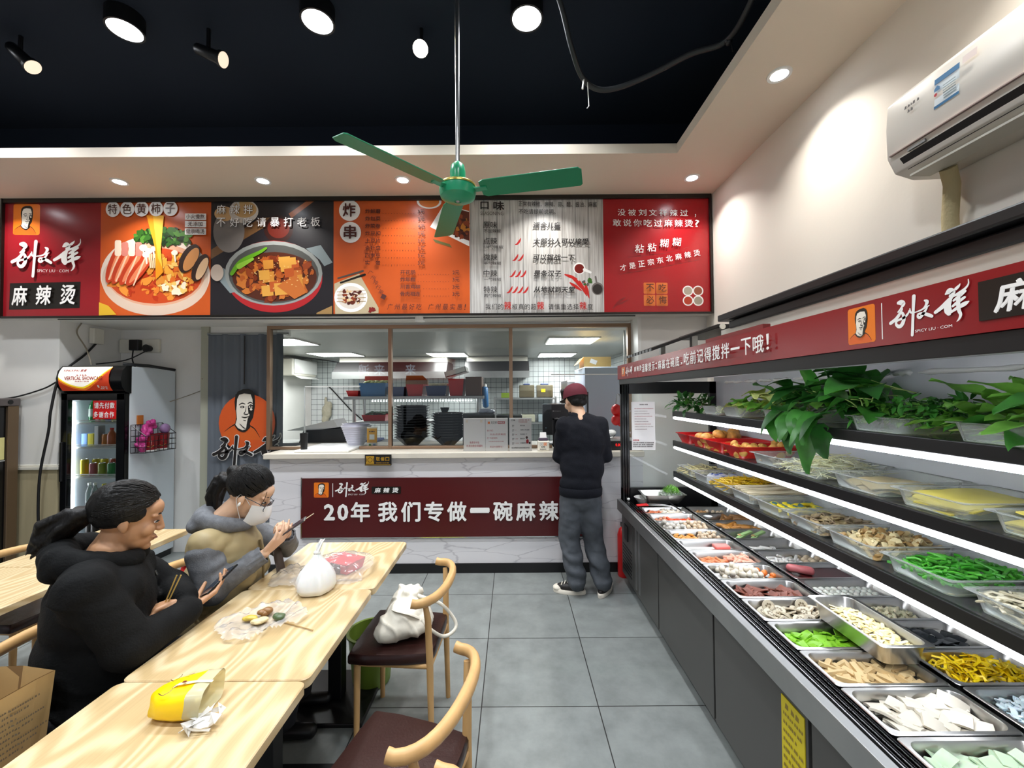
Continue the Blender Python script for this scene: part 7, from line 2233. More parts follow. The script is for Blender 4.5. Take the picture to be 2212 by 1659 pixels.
# ---------------------------------------------------------------- things on and under the tables
def table_things():
	# knotted white carrier bag
	b = MB()
	c = Vector((-.90, 1.93, .716))
	prof = [(.06, .0), (.078, .007), (.088, .03), (.085, .055), (.074, .083), (.057, .108), (.038, .13), (.024, .148), (.012, .165)]
	vs, fs = [], []
	n = 64
	for i, (r, h) in enumerate(prof):
		for j in range(n):
			t = 2 * math.pi * j / n
			k = 1 + (.10 * math.sin(6 * t + .6 + 8 * h) - .13 * abs(math.sin(5.5 * t + 2 + 4 * h))) * (h / .19) ** .5 + .12 * noise.noise(Vector((math.cos(t) * 1.3, math.sin(t) * 1.3, h * 9)))
			vs.append(c + Vector((r * k * math.cos(t), r * k * 1.05 * math.sin(t), h)))
	for i in range(len(prof) - 1):
		for j in range(n):
			fs.append((i * n + j, i * n + (j + 1) % n, (i + 1) * n + (j + 1) % n, (i + 1) * n + j))
	fs.append(tuple(reversed(range(n))))
	bagm = mat('white_carrier_film', '#eceeed', .3, sub=.2)
	t = thing('carrier_bag', 'knotted white carrier bag standing where the two tables meet', 'bag', c)
	b.add(vs, fs, bagm); b.obj('bag_body', t, smooth=180)
	k = MB().ell(c + Vector((0, 0, .17)), (.017, .013, .011), bagm, 10, 7)
	k.tube([c + Vector((0, 0, .168)), c + Vector((.01, .005, .19)), c + Vector((.018, .012, .215)), c + Vector((.026, .02, .226))], [.011, .012, .009, .003], bagm, 8, flat=.5)
	k.tube([c + Vector((0, 0, .168)), c + Vector((.0, .01, .198)), c + Vector((.01, .02, .222)), c + Vector((.012, .03, .216))], [.011, .010, .008, .003], bagm, 8, flat=.5)
	k.obj('knot', t, smooth=60)
	# red food box in a clear bag
	t = thing('takeaway_box', 'red takeaway box wrapped in a clear bag behind the knotted white bag', 'box', (-.87, 2.16, .716))
	b = MB(); b.T = Matrix.Translation((-.87, 2.16, .716)) @ Matrix.Rotation(R(-24), 4, 'Z')
	b.add([(-.075, -.055, 0), (.075, -.055, 0), (.075, .055, 0), (-.075, .055, 0), (-.088, -.065, .055), (.088, -.065, .055), (.088, .065, .055), (-.088, .065, .055)], [(0, 3, 2, 1), (4, 5, 6, 7), (0, 1, 5, 4), (1, 2, 6, 5), (2, 3, 7, 6), (3, 0, 4, 7)], mat('red_box_card', '#c4252c', .4))
	b.obj('box', t, bevel=.006)
	b = MB(); b.T = Matrix.Translation((-.87, 2.16, .716)) @ Matrix.Rotation(R(-24), 4, 'Z')
	b.box(-.02, -.0665, .01, .04, -.062, .05, mat('box_brown_window', '#5a2a22', .4)); b.obj('window_print', t)
	film = M['film']
	g = MB(); g.T = Matrix.Translation((-.90, 2.12, .716))
	n = 26
	vs, fs = [], []
	for i in range(n + 1):
		for j in range(n + 1):
			u, v = i / n * 2 - 1, j / n * 2 - 1
			x, y = u * .19, v * .15
			h = .068 * max(0, 1 - (abs(u - .15) * 1.1) ** 4) * max(0, 1 - (abs(v - .2) * 1.15) ** 4) + .012 * noise.noise(Vector((x * 22, y * 22, 3))) + .006 * noise.noise(Vector((x * 60, y * 60, 1)))
			x += .02 * noise.noise(Vector((y * 15, x * 8, 0)))
			vs.append((x, y, max(.002, h)))
	for i in range(n):
		for j in range(n):
			u, v = (i + .5) / n * 2 - 1, (j + .5) / n * 2 - 1
			if u * u * u * u + v * v * v * v < .85:
				q = i * (n + 1) + j
				fs.append((q, q + n + 1, q + n + 2, q + 1))
	g.add(vs, fs, film); g.obj('clear_wrap', t, smooth=180)
	o = MB().box(-.03, -.04, 0, .03, .04, .005, M['pred']).obj('red_packet'); place(o, (-.985, 1.985, .7165), R(30))
	tag(o, 'flat red packet sticking out under the knotted white bag', 'packet')
	# crumpled clear bag between
	g = MB(); vs, fs = [], []
	for i in range(n + 1):
		for j in range(n + 1):
			u, v = i / n * 2 - 1, j / n * 2 - 1
			x, y = u * .13, v * .11
			h = .045 * max(0, 1 - u * u - v * v) * (1 + .8 * noise.noise(Vector((x * 30, y * 30, 7)))) + .010 * abs(noise.noise(Vector((x * 55, y * 55, 2))))
			vs.append((-1.06 + x, 2.06 + y + .02 * noise.noise(Vector((x * 20, 1, 1))), .717 + max(h, .001)))
	for i in range(n):
		for j in range(n):
			u, v = (i + .5) / n * 2 - 1, (j + .5) / n * 2 - 1
			if u * u + v * v < .95 + .15 * math.sin(5 * math.atan2(v, u)):
				q = i * (n + 1) + j
				fs.append((q, q + n + 1, q + n + 2, q + 1))
	g.add(vs, fs, film)
	tag(g.obj('clear_bag', smooth=180), 'crumpled clear plastic bag beside the knotted white bag', 'bag')
	# open bag with leftovers
	t = thing('open_bag', 'open clear plastic bag spread on the table with leftovers in it', 'bag', (-.99, 1.66, .716))
	g = MB(); vs, fs = [], []
	n2 = 34
	for i in range(n2 + 1):
		for j in range(n2 + 1):
			u, v = i / n2 * 2 - 1, j / n2 * 2 - 1
			x, y = u * .15, v * .135
			rr_ = math.hypot(u, v)
			h = .004 + .022 * max(0, 1 - ((rr_ - .78) / .3) ** 2) * (1 + noise.noise(Vector((x * 35, y * 35, 5)))) + .005 * noise.noise(Vector((x * 70, y * 70, 2)))
			vs.append((-.99 + x + .5 * y * .5, 1.66 + y, .716 + max(.001, h)))
	for i in range(n2):
		for j in range(n2):
			u, v = (i + .5) / n2 * 2 - 1, (j + .5) / n2 * 2 - 1
			if u * u + v * v < .93 + .12 * math.sin(4 * math.atan2(v, u) + 1):
				q = i * (n2 + 1) + j
				fs.append((q, q + n2 + 1, q + n2 + 2, q + 1))
	g.add(vs, fs, clear('clear_bag_film', '#ffffff', .2, body=.22, ior=1.3)); g.obj('film', t, smooth=180)
	for c_, r_, m_, lb, nm in (((-1.005, 1.705, .735), (.03, .024, .018), pm('left_brown', '#8a6236'), 'brown bite of leftover food in the open bag', 'leftover_bite'), ((-1.035, 1.66, .732), (.038, .018, .013), pm('left_yellow', '#c9b04a'), 'yellow strip of leftover food in the open bag', 'leftover_strip'), ((-.985, 1.645, .731), (.034, .024, .013), pm('left_cream', '#d8c79a'), 'cream slice of leftover food in the open bag', 'leftover_slice'), ((-.935, 1.675, .732), (.03, .022, .014), pm('left_green', '#4a5c3a'), 'dark green leftover leaf in the open bag', 'leftover_leaf')):
		q = MB()
		for i in range(5):
			q.ell(Vector(c_) + Vector((rv(-.4, .4) * r_[0], rv(-.4, .4) * r_[1], rv(-.2, .3) * r_[2])), tuple(k * rv(.5, .8) for k in r_), m_, 10, 7)
		tag(q.obj(nm, smooth=180), lb, 'food')
	o = MB().tube([(-.90, 1.655, .7195), (-.76, 1.598, .7195)], .0022, pm('bamboo_stick', '#a98a52'), 6).obj('skewer'); tag(o, 'thin bamboo skewer lying beside the open plastic bag', 'skewer')
	# yellow pouch: a soft five-sided bag lying open end to the room
	t = thing('yellow_pouch', 'yellow plastic pouch with printed smiles lying open on the table', 'pouch', (-.945, 1.20, .716))
	P = Matrix.Translation((-.95, 1.205, .716)) @ Matrix.Rotation(R(8), 4, 'Z')
	ym = mat('yellow_pouch_film', '#f6d000', .35, sub=.1)
	def sec(x, w, h, sq, fl):
		out = []
		for i in range(24):
			a = 2 * math.pi * i / 24
			c1, s1 = math.cos(a), math.sin(a)
			yy = w * (abs(c1) ** sq) * (1 if c1 > 0 else -1)
			zz = h * (abs(s1) ** sq) * (1 if s1 > 0 else -1)
			out.append((x + .006 * noise.noise(Vector((yy * 30, zz * 30, x * 20))), yy + .004 * noise.noise(Vector((x * 40, zz * 40, 1))), max(.001, h + zz + fl) + .004 * noise.noise(Vector((x * 35, yy * 35, 4)))))
		return out
	b = MB(); b.T = P
	loops(b, [sec(-.062, .012, .03, 1, 0), sec(-.058, .04, .033, .8, 0), sec(-.03, .056, .036, .7, 0), sec(.01, .062, .038, .6, 0), sec(.045, .066, .040, .55, 0)], ym, True, False)
	b.obj('pouch_body', t, smooth=180)
	b = MB(); b.T = P
	cm = clear('milky_yellow_film', '#fffbe6', .25, body=.5, body_col='#f8f0c4', ior=1.3)
	loops(b, [sec(.045, .066, .040, .55, 0), sec(.07, .067, .041, .5, 0), sec(.086, .066, .040, .5, 0)], cm, False, False)
	loops(b, [sec(.086, .066, .040, .5, 0), sec(.07, .058, .033, .5, .006), sec(.04, .05, .028, .6, .01)], cm, False, True)
	b.obj('open_mouth', t, smooth=180)
	b = MB(); b.T = P
	b.add([(-.055, -.012, .05), (.0, -.014, .079), (.05, -.016, .084), (.092, -.018, .082), (.092, -.008, .082), (.05, -.005, .084), (.0, -.003, .079), (-.055, -.002, .05)], [(0, 1, 6, 7), (1, 2, 5, 6), (2, 3, 4, 5)], mat('cream_seam', '#f0e6b8', .4))
	b.obj('seam', t)
	s = Art(lambda u, v, d: P @ Vector((u, v, .0795 + d + .0 * u - 8.5 * max(0, abs(v) - .028) ** 2 * 1.2 - 6 * max(0, -.01 - u) ** 2)), .0006)
	ik = pm('smile_ink', '#5a3d08')
	s.line([(-.035, .018, .002), (-.02, .006, .0022), (-.012, .022, .0022), (-.014, .034, .002)], ik); s.line([(.01, .025, .002), (.02, .03, .002)], ik); s.line([(.004, .016, .002), (.012, .018, .002)], ik)
	s.line([(-.03, -.042, .002), (-.015, -.05, .0022), (-.002, -.042, .0022), (.0, -.032, .002)], ik); s.line([(-.004, -.03, .002), (.0, -.022, .002)], ik); s.line([(.004, -.034, .002), (.008, -.026, .002)], ik)
	s.ell(.018, -.012, .006, .005, pm('smile_dark', '#6b2d08'))
	s.mb.obj('smile_print', t)
	b = MB()
	vs, fs = [], []
	g = random.Random(4)
	q = MB()
	for i in range(14):
		a = Vector((-.835 + g.uniform(-.03, .03), 1.145 + g.uniform(-.022, .022), .722 + g.uniform(0, .02)))
		pts = [a + Vector((g.uniform(-.035, .035), g.uniform(-.028, .028), g.uniform(-.006, .02))) for _ in range(4)]
		for p_ in pts:
			p_.z = max(p_.z, .7175)
		q.add(pts, [(0, 1, 2), (0, 2, 3), (2, 1, 0), (3, 2, 0)], M['paper'])
	q.ell((-.838, 1.145, .728), (.03, .022, .0115), M['paper'], 9, 6)
	tag(q.obj('crumpled_tissue'), 'crumpled white tissue lying beside the yellow pouch', 'tissue')
	# canvas bag on the chair
	c = Vector((-.53, 2.09, .449))
	cv = mat('cream_canvas', '#d9d3c4', .85, var=.06, vscale=10, bump=.04, bscale=300)
	t = thing('canvas_bag', 'cream canvas drawstring bag slumped on the brown chair seat', 'bag', c)
	g = MB()
	for o_, r_ in (((-.01, -.07, .065), (.105, .085, .065)), ((-.0, .05, .07), (.11, .10, .07)), ((0, -.02, .10), (.09, .12, .055)), ((-.01, .06, .125), (.075, .075, .05)), ((.055, -.02, .055), (.075, .12, .055)), ((-.05, -.10, .045), (.075, .06, .045)), ((-.055, .07, .05), (.07, .08, .05))):
		g.ell(c + Vector(o_), r_, cv, 16, 12)
	for i in range(7):
		a = .9 * i
		g.cap(c + Vector((.02 * math.cos(a), .05 + .02 * math.sin(a), .14)), .03, c + Vector((.05 * math.cos(a), .06 + .045 * math.sin(a), .158 + .008 * math.sin(3 * a))), .02, cv, 10)
	remesh(g, 'bag_body', t, .006, 5, .007, 14, [cv], fold=lambda p: .007 * (1 - abs(math.sin(30 * p.x + 22 * p.z + 16 * p.y + 3 * noise.noise(p * 7)))) ** 3)
	MB().tube(curve([c + Vector((.03, .04, .15)), c + Vector((.09, -.0, .15)), c + Vector((.17, .0, .12)), c + Vector((.235, .01, .04)), c + Vector((.24, -.01, -.0)), c + Vector((.19, -.05, -.01)), c + Vector((.13, -.09, .05)), c + Vector((.09, -.09, .09))]), .0085, cv, 8).obj('strap', t, smooth=60)
	MB().tube(curve([c + Vector((-.05, -.06, .13)), c + Vector((-.02, -.11, .145)), c + Vector((.04, -.12, .135)), c + Vector((.08, -.09, .10))]), .011, cv, 8, flat=.5).obj('handle', t, smooth=60)
	# bin and warning strip under the table
	gn = mat('lime_bin_plastic', '#7d9a3a', .4)
	t = thing('waste_bin', 'lime green waste bin standing under the table behind the chair', 'bin', (-.80, 2.38, 0))
	MB().lathe([(.09, 0), (.10, .01), (.125, .27), (.135, .275), (.135, .285), (.12, .285), (.097, .02)], (-.80, 2.38, 0), gn, 28).obj('bucket', t, smooth=40)
	MB().lathe([(.12, .2), (.08, .215), (.001, .22)], (-.80, 2.38, 0), mat('bin_bag', '#222a1c', .4), 20, cap0=False, cap1=False).obj('liner_bag', t, smooth=60)
	t = thing('floor_sticker', 'yellow caution sticker with a falling figure on the grey floor', 'sticker', (-.76, 2.86, .002))
	MB().box(-1.03, 2.80, .0005, -.55, 2.93, .0022, mat('caution_yellow', '#c9cc1e', .45)).obj('strip', t)
	s = Art(lambda u, v, d: (-1.03 + u, 2.80 + v, .0022 + d), .0004)
	s.rect(.175, .012, .31, .118, pm('caution_line', '#3f4212')); s.rect(.18, .017, .305, .113, pm('caution_y2', '#c9cc1e'))
	s.line([(.21, .03, .01), (.25, .055, .012), (.27, .085, .012)], M['ink']); s.line([(.25, .055, .01), (.28, .05, .009), (.29, .03, .008)], M['ink']); s.ell(.28, .1, .011, .011, M['ink']); s.line([(.262, .08, .008), (.235, .085, .006)], M['ink'])
	s.text('小心', .325, .03, .46, .1, M['ink'], bold=.02)
	s.mb.obj('print', t)
	# brown paper bag on the chair
	kr = mat('kraft_paper', '#c9a66e', .75, var=.08, vscale=6)
	t = thing('paper_bag', 'brown paper carrier bag with red letters standing on a chair', 'bag', (-1.63, 1.17, .449))
	B = Matrix.Translation((-1.545, 1.09, .447)) @ Matrix.Rotation(R(-4), 4, 'Z')
	b = MB(); b.T = B
	lo = [(.10, -.20, 0), (.10, .20, 0), (-.08, .20, 0), (-.08, -.20, 0)]
	hi = [(.125, -.20, .33), (.135, .16, .335), (.125, .215, .325), (.04, .20, .345), (-.09, .21, .33), (-.1, -.2, .33)]
	vs = [(.10, -.20, 0), (.10, .165, 0), (.10, .20, 0), (.01, .19, 0), (-.08, .20, 0), (-.08, -.20, 0)] + hi
	fs = [(i, (i + 1) % 6, 6 + (i + 1) % 6, 6 + i) for i in range(6)] + [(5, 4, 3, 2, 1, 0)]
	b.add(vs, fs, kr)
	b.add([Vector(p) + Vector((-.004 if p[0] > 0 else .004, 0, 0)) for p in vs], [f[::-1] for f in fs[:6]], mat('kraft_inside', '#8f6f46', .8))
	b.obj('bag_body', t)
	b = MB(); b.T = B
	b.tube([(.128, -.12, .30), (.12, -.11, .345), (.11, -.03, .36), (.115, .0, .30)], .004, pm('paper_string', '#c9b48a'), 6); b.obj('handle', t, smooth=60)
	def bm_(u, v, d):
		return B @ Vector((.10 + .028 * v / .33 + .001 + d + .004 * (u > .3), -.20 + u, v))
	s = Art(bm_, .0005)
	rl = pm('letter_red', '#b3242a'); tl = pm('kraft_ink', '#7a6a54')
	for i in range(9):
		s.marks(.02, .285 - .0125 * i, .37 - .03 * (i % 3), .291 - .0125 * i, tl)
	s.poly([(.255, .10), (.275, .10), (.266, .165)], rl)
	for u in (.285, .33, .372):
		s.poly([(u, .08), (u + .026, .08), (u + .024, .155), (u + .012, .168), (u + .002, .15)], rl)
	s.mb.obj('lettering', t)
	# a little fire extinguisher and red things beyond the woman, by the counter end
	t = thing('fire_extinguisher', 'red fire extinguisher with a yellow label behind the woman', 'extinguisher', (-2.35, 3.05, 0))
	MB().lathe([(.055, 0), (.06, .01), (.06, .33), (.045, .38), (.02, .40)], (-2.35, 3.05, 0), M['bred'], 20).obj('cylinder', t, smooth=40)
	MB().lathe([(.0605, .10), (.0605, .24)], (-2.35, 3.05, 0), pm('ext_label', '#d8b93a'), 20, cap0=False, cap1=False).obj('label_band', t, smooth=60)
	MB().box(-2.37, 3.0, .40, -2.33, 3.1, .43, M['black']).tube([(-2.35, 3.05, .42), (-2.28, 3.02, .36), (-2.27, 3.02, .18)], .01, M['black'], 8).obj('valve', t)
	t = thing('fire_extinguisher', 'red fire extinguisher standing between the counter and the display case', 'extinguisher', (.975, 3.70, 0))
	MB().lathe([(.05, 0), (.055, .01), (.055, .36), (.04, .41), (.02, .43)], (.975, 3.70, 0), M['bred'], 20).obj('cylinder', t, smooth=40)
	MB().box(.955, 3.67, .43, .99, 3.74, .46, M['black']).obj('valve', t)
table_things()
# ---------------------------------------------------------------- people
class Pose:
	"""a local frame: x forward, y to the person's left, z up"""
	def __init__(s, c, yaw=0., pitch=0., roll=0.):
		s.c = Vector(c)
		s.m = (Matrix.Rotation(R(yaw), 3, 'Z') @ Matrix.Rotation(R(pitch), 3, 'Y') @ Matrix.Rotation(R(roll), 3, 'X'))
	def __call__(s, x, y, z):
		return s.c + s.m @ Vector((x, y, z))

def head_shape(mb, H, m, k=1.0, nose=1.0):
	e = lambda c, r, rot=None: mb.ell(H(*c), r, m, 20, 14, H.m if rot is None else H.m @ rot)
	e((-.012, 0, .030), (.096, .076, .094))
	e((.022, 0, -.025), (.066, .064, .085))
	e((.036, 0, -.070), (.050, .050, .042))
	e((.072, 0, -.098), (.018, .021, .015))
	e((.060, 0, .045), (.034, .056, .034))
	for s in (-1, 1):
		e((.074, .031 * s, .024), (.014, .025, .009))
		e((.062, .040 * s, -.028), (.027, .024, .028))
		e((.098, .0105 * s, -.031), (.0105, .0085, .0085))
		e((-.004, .078 * s, -.006), (.018, .0075, .031), Matrix.Rotation(R(-12), 3, 'Y') @ Matrix.Rotation(R(14 * s), 3, 'Z'))
		e((.004, .075 * s, -.030), (.010, .006, .011))
	mb.cap(H(.085, 0, .018), .0085, H(.104, 0, -.026), .0115 * nose, m, 12)
	e((.086, 0, -.060), (.0115, .023, .0055)); e((.083, 0, -.0715), (.0115, .019, .0062))
	mb.cap(H(-.015, 0, -.05), .052, H(-.045, 0, -.165), .058, m, 18)

def hand_shape(mb, w, d, n, side, m, curl=(25, 30, 35, 40), thumb=(35, 20), k=1.0, spread=4):
	"""W wrist, D towards the knuckles, N out of the palm; SIDE +1 if the thumb lies along d x n"""
	w, d = Vector(w), Vector(d).normalized()
	n = Vector(n); n = (n - d * n.dot(d)).normalized()
	s = d.cross(n) * side
	kn = []
	for i in range(4):
		o = (.030 - .019 * i) * k
		kk = w + d * ((.082, .086, .081, .072)[i] * k) + s * o
		kn.append(kk)
		mb.cap(w + s * o * .55 + d * .012 * k, .0135 * k, kk, .0105 * k, m, 10)
		if i < 3:
			mb.cap(w + d * .04 * k + s * (o - .009 * k) * .8, .012 * k, w + d * .07 * k + s * (o - .0095 * k), .0098 * k, m, 10)
		L = (.041, .046, .043, .033)[i] * k
		a = 0.
		p = kk
		fd = (d + s * math.tan(R(spread * (1.5 - i)))).normalized()
		for j, f in enumerate((1., .64, .52)):
			a += R(curl[i]) * (1.0, 1.15, .7)[j]
			v = fd * math.cos(a) + n * math.sin(a)
			q = p + v * L * f
			mb.cap(p, (.0092, .0084, .0075)[j] * k, q, (.0084, .0075, .0062)[j] * k, m, 10)
			p = q
	b = w + d * .022 * k + s * .022 * k + n * .006 * k
	a1, a2 = R(thumb[0]), R(thumb[1])
	v1 = (d * math.cos(a1) + s * math.sin(a1) + n * .35).normalized()
	t1 = b + v1 * .045 * k
	v2 = (d * math.cos(a1 - a2) + s * math.sin(a1 - a2) + n * .45).normalized()
	t2 = t1 + v2 * .033 * k
	v3 = (d * math.cos(a1 - 1.6 * a2) + s * math.sin(a1 - 1.6 * a2) + n * .5).normalized()
	mb.cap(w + d * .012 * k + s * .012 * k, .014 * k, b, .0145 * k, m, 10).cap(b, .0145 * k, t1, .0105 * k, m, 10).cap(t1, .0105 * k, t2, .0092 * k, m, 10).cap(t2, .0092 * k, t2 + v3 * .024 * k, .0075 * k, m, 10)

def face_parts(t, H, brow=True, eyes=True, lash=M['hair'], brow_r=.0032):
	for s in (-1, 1):
		if brow:
			MB().tube([H(.089, .014 * s, .026), H(.0895, .028 * s, .031), H(.078, .048 * s, .026)], [brow_r * .8, brow_r, brow_r * .4], M['hair'], 8, flat=.7).obj('eyebrow', t, smooth=60)
		if eyes:
			b = MB().ell(H(.0835, .031 * s, -.001), (.0065, .0135, .0038), M['pwhite'], 14, 10, H.m)
			b.ell(H(.0868, .031 * s, -.001), (.004, .0052, .0036), M['ink'], 12, 8, H.m)
			b.obj('eye', t, smooth=180)
			MB().tube([H(.085, .016 * s, .0005), H(.0915, .029 * s, .0045), H(.084, .046 * s, .001)], .0024, lash, 6).obj('eyelid', t, smooth=60)

def comb(t, H, c, r, back, starts, n, seed, rad=.0028):
	"""strands combed over the crown from the hairline back to the tie"""
	g = random.Random(seed)
	mb = MB()
	c, e = Vector(c), Vector(back)
	nrm = lambda p: Vector(((p.x - c.x) / r[0], (p.y - c.y) / r[1], (p.z - c.z) / r[2])).normalized()
	b = nrm(e)
	for i in range(n):
		k = g.random() * (len(starts) - 1)
		j = int(k)
		a = nrm(Vector(starts[j]).lerp(Vector(starts[j + 1]), k - j) + Vector((g.uniform(-.006, .006), g.uniform(-.004, .004), g.uniform(-.006, .006))))
		b2 = (b + Vector((g.uniform(-.2, .2), g.uniform(-.25, .25), g.uniform(-.2, .2)))).normalized()
		pts = []
		for q in range(9):
			d = a.slerp(b2, q / 8)
			f = 1.0 + .012 * math.sin(math.pi * q / 8) + g.uniform(0, .006)
			pts.append(H(c.x + d.x * r[0] * f, c.y + d.y * r[1] * f, c.z + d.z * r[2] * f))
		mb.tube(pts, [rad * .5] + [rad] * 7 + [rad * .7], M['hair'], 5)
	mb.obj('combed_hair', t, smooth=60)

HAIRLINE = [(.0, -.078, -.005), (.022, -.077, .018), (.036, -.072, .05), (.062, -.052, .078), (.070, -.025, .094), (.072, 0, .098), (.070, .025, .094), (.062, .052, .078), (.036, .072, .05), (.022, .077, .018), (.0, .078, -.005)]

def lips(t, H, m):
	MB().tube([H(.093, -.020, -.0655), H(.0985, 0, -.0655), H(.093, .020, -.0655)], [.0018, .0034, .0018], m, 8).obj('lips', t, smooth=60)

def man_seated():
	t = thing('person', 'person in a black hooded jacket with chopsticks and a phone at the table', 'person', (-1.55, 1.5, 0))
	f = 34
	H = Pose((-1.445, 1.58, 1.152), f, 14)
	B = Pose((-1.515, 1.525, .025), f, 0)
	sk = M['skin1']
	b = MB()
	head_shape(b, H, sk)
	# the body under the clothes
	b.cap(B(.035, 0, 1.02), .06, B(.02, 0, .95), .09, sk, 16)
	for s in (-1, 1):
		b.cap(B(.0, .05 * s, .93), .07, B(.01, .14 * s, .93), .055, sk, 12)
	b.ell(B(.02, 0, .80), (.10, .14, .20), sk, 20, 14, B.m).ell(B(-.02, 0, .58), (.11, .15, .14), sk, 20, 14, B.m)
	rs, re, rw = B(.01, -.185, .955), Vector((-1.295, 1.425, .765)), Vector((-1.262, 1.645, .775))
	ls, le, lw = B(.0, .185, .955), Vector((-1.46, 1.79, .79)), Vector((-1.31, 1.675, .81))
	for a, c, d in ((rs, re, rw), (ls, le, lw)):
		b.cap(a, .048, c, .040, sk, 14).cap(c, .040, d, .026, sk, 14)
	for s in (-1, 1):
		k = B(.40, .11 * s, .50)
		b.cap(B(-.02, .09 * s, .53), .08, k, .055, sk, 14).cap(k, .055, B(.33, .11 * s, .09), .036, sk, 14).cap(B(.31, .11 * s, .05), .035, B(.46, .12 * s, .035), .03, sk, 12)
	hd = Vector((.22, .93, .22))
	hand_shape(b, rw + hd.normalized() * .012, hd, (-.5, .0, .85), -1, sk, (10, 14, 18, 24), (28, 14), 1.06, 2)
	hl = Vector((-.55, -.80, -.08))
	hand_shape(b, lw + hl.normalized() * .01, hl, (.1, -.1, -1), 1, sk, (38, 44, 48, 52), (24, 30), 1.02, 1)
	body = remesh(b, 'body', t, .0045, 3, mats=[sk])
	face_parts(t, H)
	lips(t, H, mat('lip_brown', '#9a6250', .5))
	# hair pulled back into a tail
	h = MB()
	h.ell(H(-.032, 0, .044), (.098, .084, .092), M['hair'], 24, 16, H.m).ell(H(.018, 0, .076), (.053, .067, .045), M['hair'], 20, 12, H.m)
	for s in (-1, 1):
		h.ell(H(.016, .066 * s, .035), (.035, .016, .035), M['hair'], 14, 10, H.m)
		h.cap(H(.022, .057 * s, .078), .014, H(-.085, .034 * s, .0), .024, M['hair'], 10)
		h.cap(H(.012, .074 * s, .02), .012, H(-.005, .080 * s, .018), .010, M['hair'], 8)
	h.cap(H(-.11, 0, -.0), .028, H(-.155, .01, -.015), .022, M['hair'], 10)
	remesh(h, 'hair', t, .005, 4, .002, 60, [M['hair']])
	comb(t, H, (-.018, 0, .040), (.1025, .089, .0985), (-.115, 0, .01), HAIRLINE, 260, 3)
	h = MB()
	g = random.Random(2)
	for i in range(30):
		o = Vector((g.uniform(-.02, .02), g.uniform(-.02, .02), g.uniform(-.02, .02)))
		e = Vector((g.uniform(-.06, .03), g.uniform(-.03, .03), g.uniform(-.05, .03)))
		p0, p1, p2, p3 = H(-.115, 0, .005) + o * .7, H(-.15, 0, -.012) + o * 1.1, H(-.18, .005, -.055) + o * 1.6 + e * .3, H(-.19, .01, -.115) + e
		h.cap(p0, .016, p1, .018, M['hair'], 8).cap(p1, .018, p2, .014, M['hair'], 8).cap(p2, .014, p3, .004, M['hair'], 8)
	remesh(h, 'ponytail', t, .005, 2, .002, 50, [M['hair']])
	MB().tube([H(-.145 + .0, .018 * math.cos(a), -.008 + .018 * math.sin(a)) for a in [i * math.pi / 5 for i in range(10)]], .005, pm('hair_tie', '#3a2630'), 6, closed=True).obj('hair_tie', t)
	# jacket
	jm = mat('black_fleece_jacket', '#08090a', .85, spec=.25, var=.15, vscale=25, bump=.25, bscale=140)
	j = MB()
	j.ell(B(.02, 0, .83), (.155, .21, .20), jm, 24, 16, B.m).ell(B(.005, 0, .68), (.16, .20, .2), jm, 24, 16, B.m).ell(B(-.01, 0, .54), (.155, .185, .13), jm, 24, 16, B.m)
	j.ell(B(.02, 0, .95), (.10, .15, .07), jm, 20, 14, B.m).cap(rs, .085, ls, .085, jm, 20).cap(B(.07, -.1, .90), .09, B(.07, .1, .90), .09, jm, 18)
	for a, c, d, q in ((rs, re, rw, 0), (ls, le, lw, 0)):
		j.cap(a, .078, c, .07, jm, 16).cap(a - Vector((0, 0, .03)), .075, c + (B(0, 0, .72) - c) * .4, .065, jm, 16).cap(c, .077, d - (d - c).normalized() * .012, .05, jm, 16)
	remesh(j, 'jacket', t, .009, 9, .006, 9, [jm], fold=lambda p: .008 * (1 - abs(math.sin(23 * p.z + 14 * p.x + 5 * noise.noise(p * 5)))) ** 2 * max(0, noise.noise(p * 4) + .4) * 1.4)
	hm = MB()
	for i in range(17):
		a = R(20 + 320 * i / 16)
		bk = .5 * (1 - math.cos(a))
		hm.ell(B(.030 + .088 * math.cos(a) - .035 * bk, (.092 + .035 * bk) * math.sin(a), .985 + .045 * bk), (.036 + .022 * bk, .04, .034 + .022 * bk), jm, 12, 8, B.m)
	hm.ell(B(-.09, 0, 1.0), (.05, .12, .06), jm, 16, 12, B.m)
	remesh(hm, 'hood', t, .008, 8, .006, 12, [jm])
	MB().tube([B(.152, .012, .86), B(.17, .015, .78), B(.16, .015, .62)], .004, pm('zip_black', '#2a2c30'), 6).obj('zip', t)
	MB().tube([B(.158, .06, .895), B(.165, .062, .875)], .005, M['chrome'], 8).obj('zip_pull', t)
	tr = mat('dark_trousers', '#1d1e24', .8, bump=.2, bscale=120)
	p = MB()
	for s in (-1, 1):
		k = B(.41, .11 * s, .50)
		p.cap(B(-.04, .09 * s, .53), .095, k, .072, tr, 14).cap(k, .072, B(.33, .11 * s, .10), .058, tr, 14)
	remesh(p, 'trousers', t, .012, 3, .006, 14, [tr])
	for s in (-1, 1):
		MB().cap(B(.29, .11 * s, .045), .044, B(.47, .125 * s, .04), .038, M['black'], 12).obj('shoe', t, smooth=60)
	# what he holds
	ph = thing('mobile_phone', 'dark mobile phone held by the person in the black jacket', 'phone', rw)
	q = MB()
	q.T = Matrix.Translation(rw + hd.normalized() * .135 + Vector((-.012, 0, .022))) @ Matrix.Rotation(R(-13), 4, 'Z') @ Matrix.Rotation(R(24), 4, 'X') @ Matrix.Rotation(R(-28), 4, 'Y')
	q.box(-.037, -.075, -.004, .037, .08, .004, M['blackg']); q.obj('case', ph, bevel=.003)
	q2 = MB(); q2.T = q.T; q2.box(-.034, -.071, .004, .034, .076, .0046, mat('phone_screen', '#1b2634', .1)); q2.obj('screen', ph)
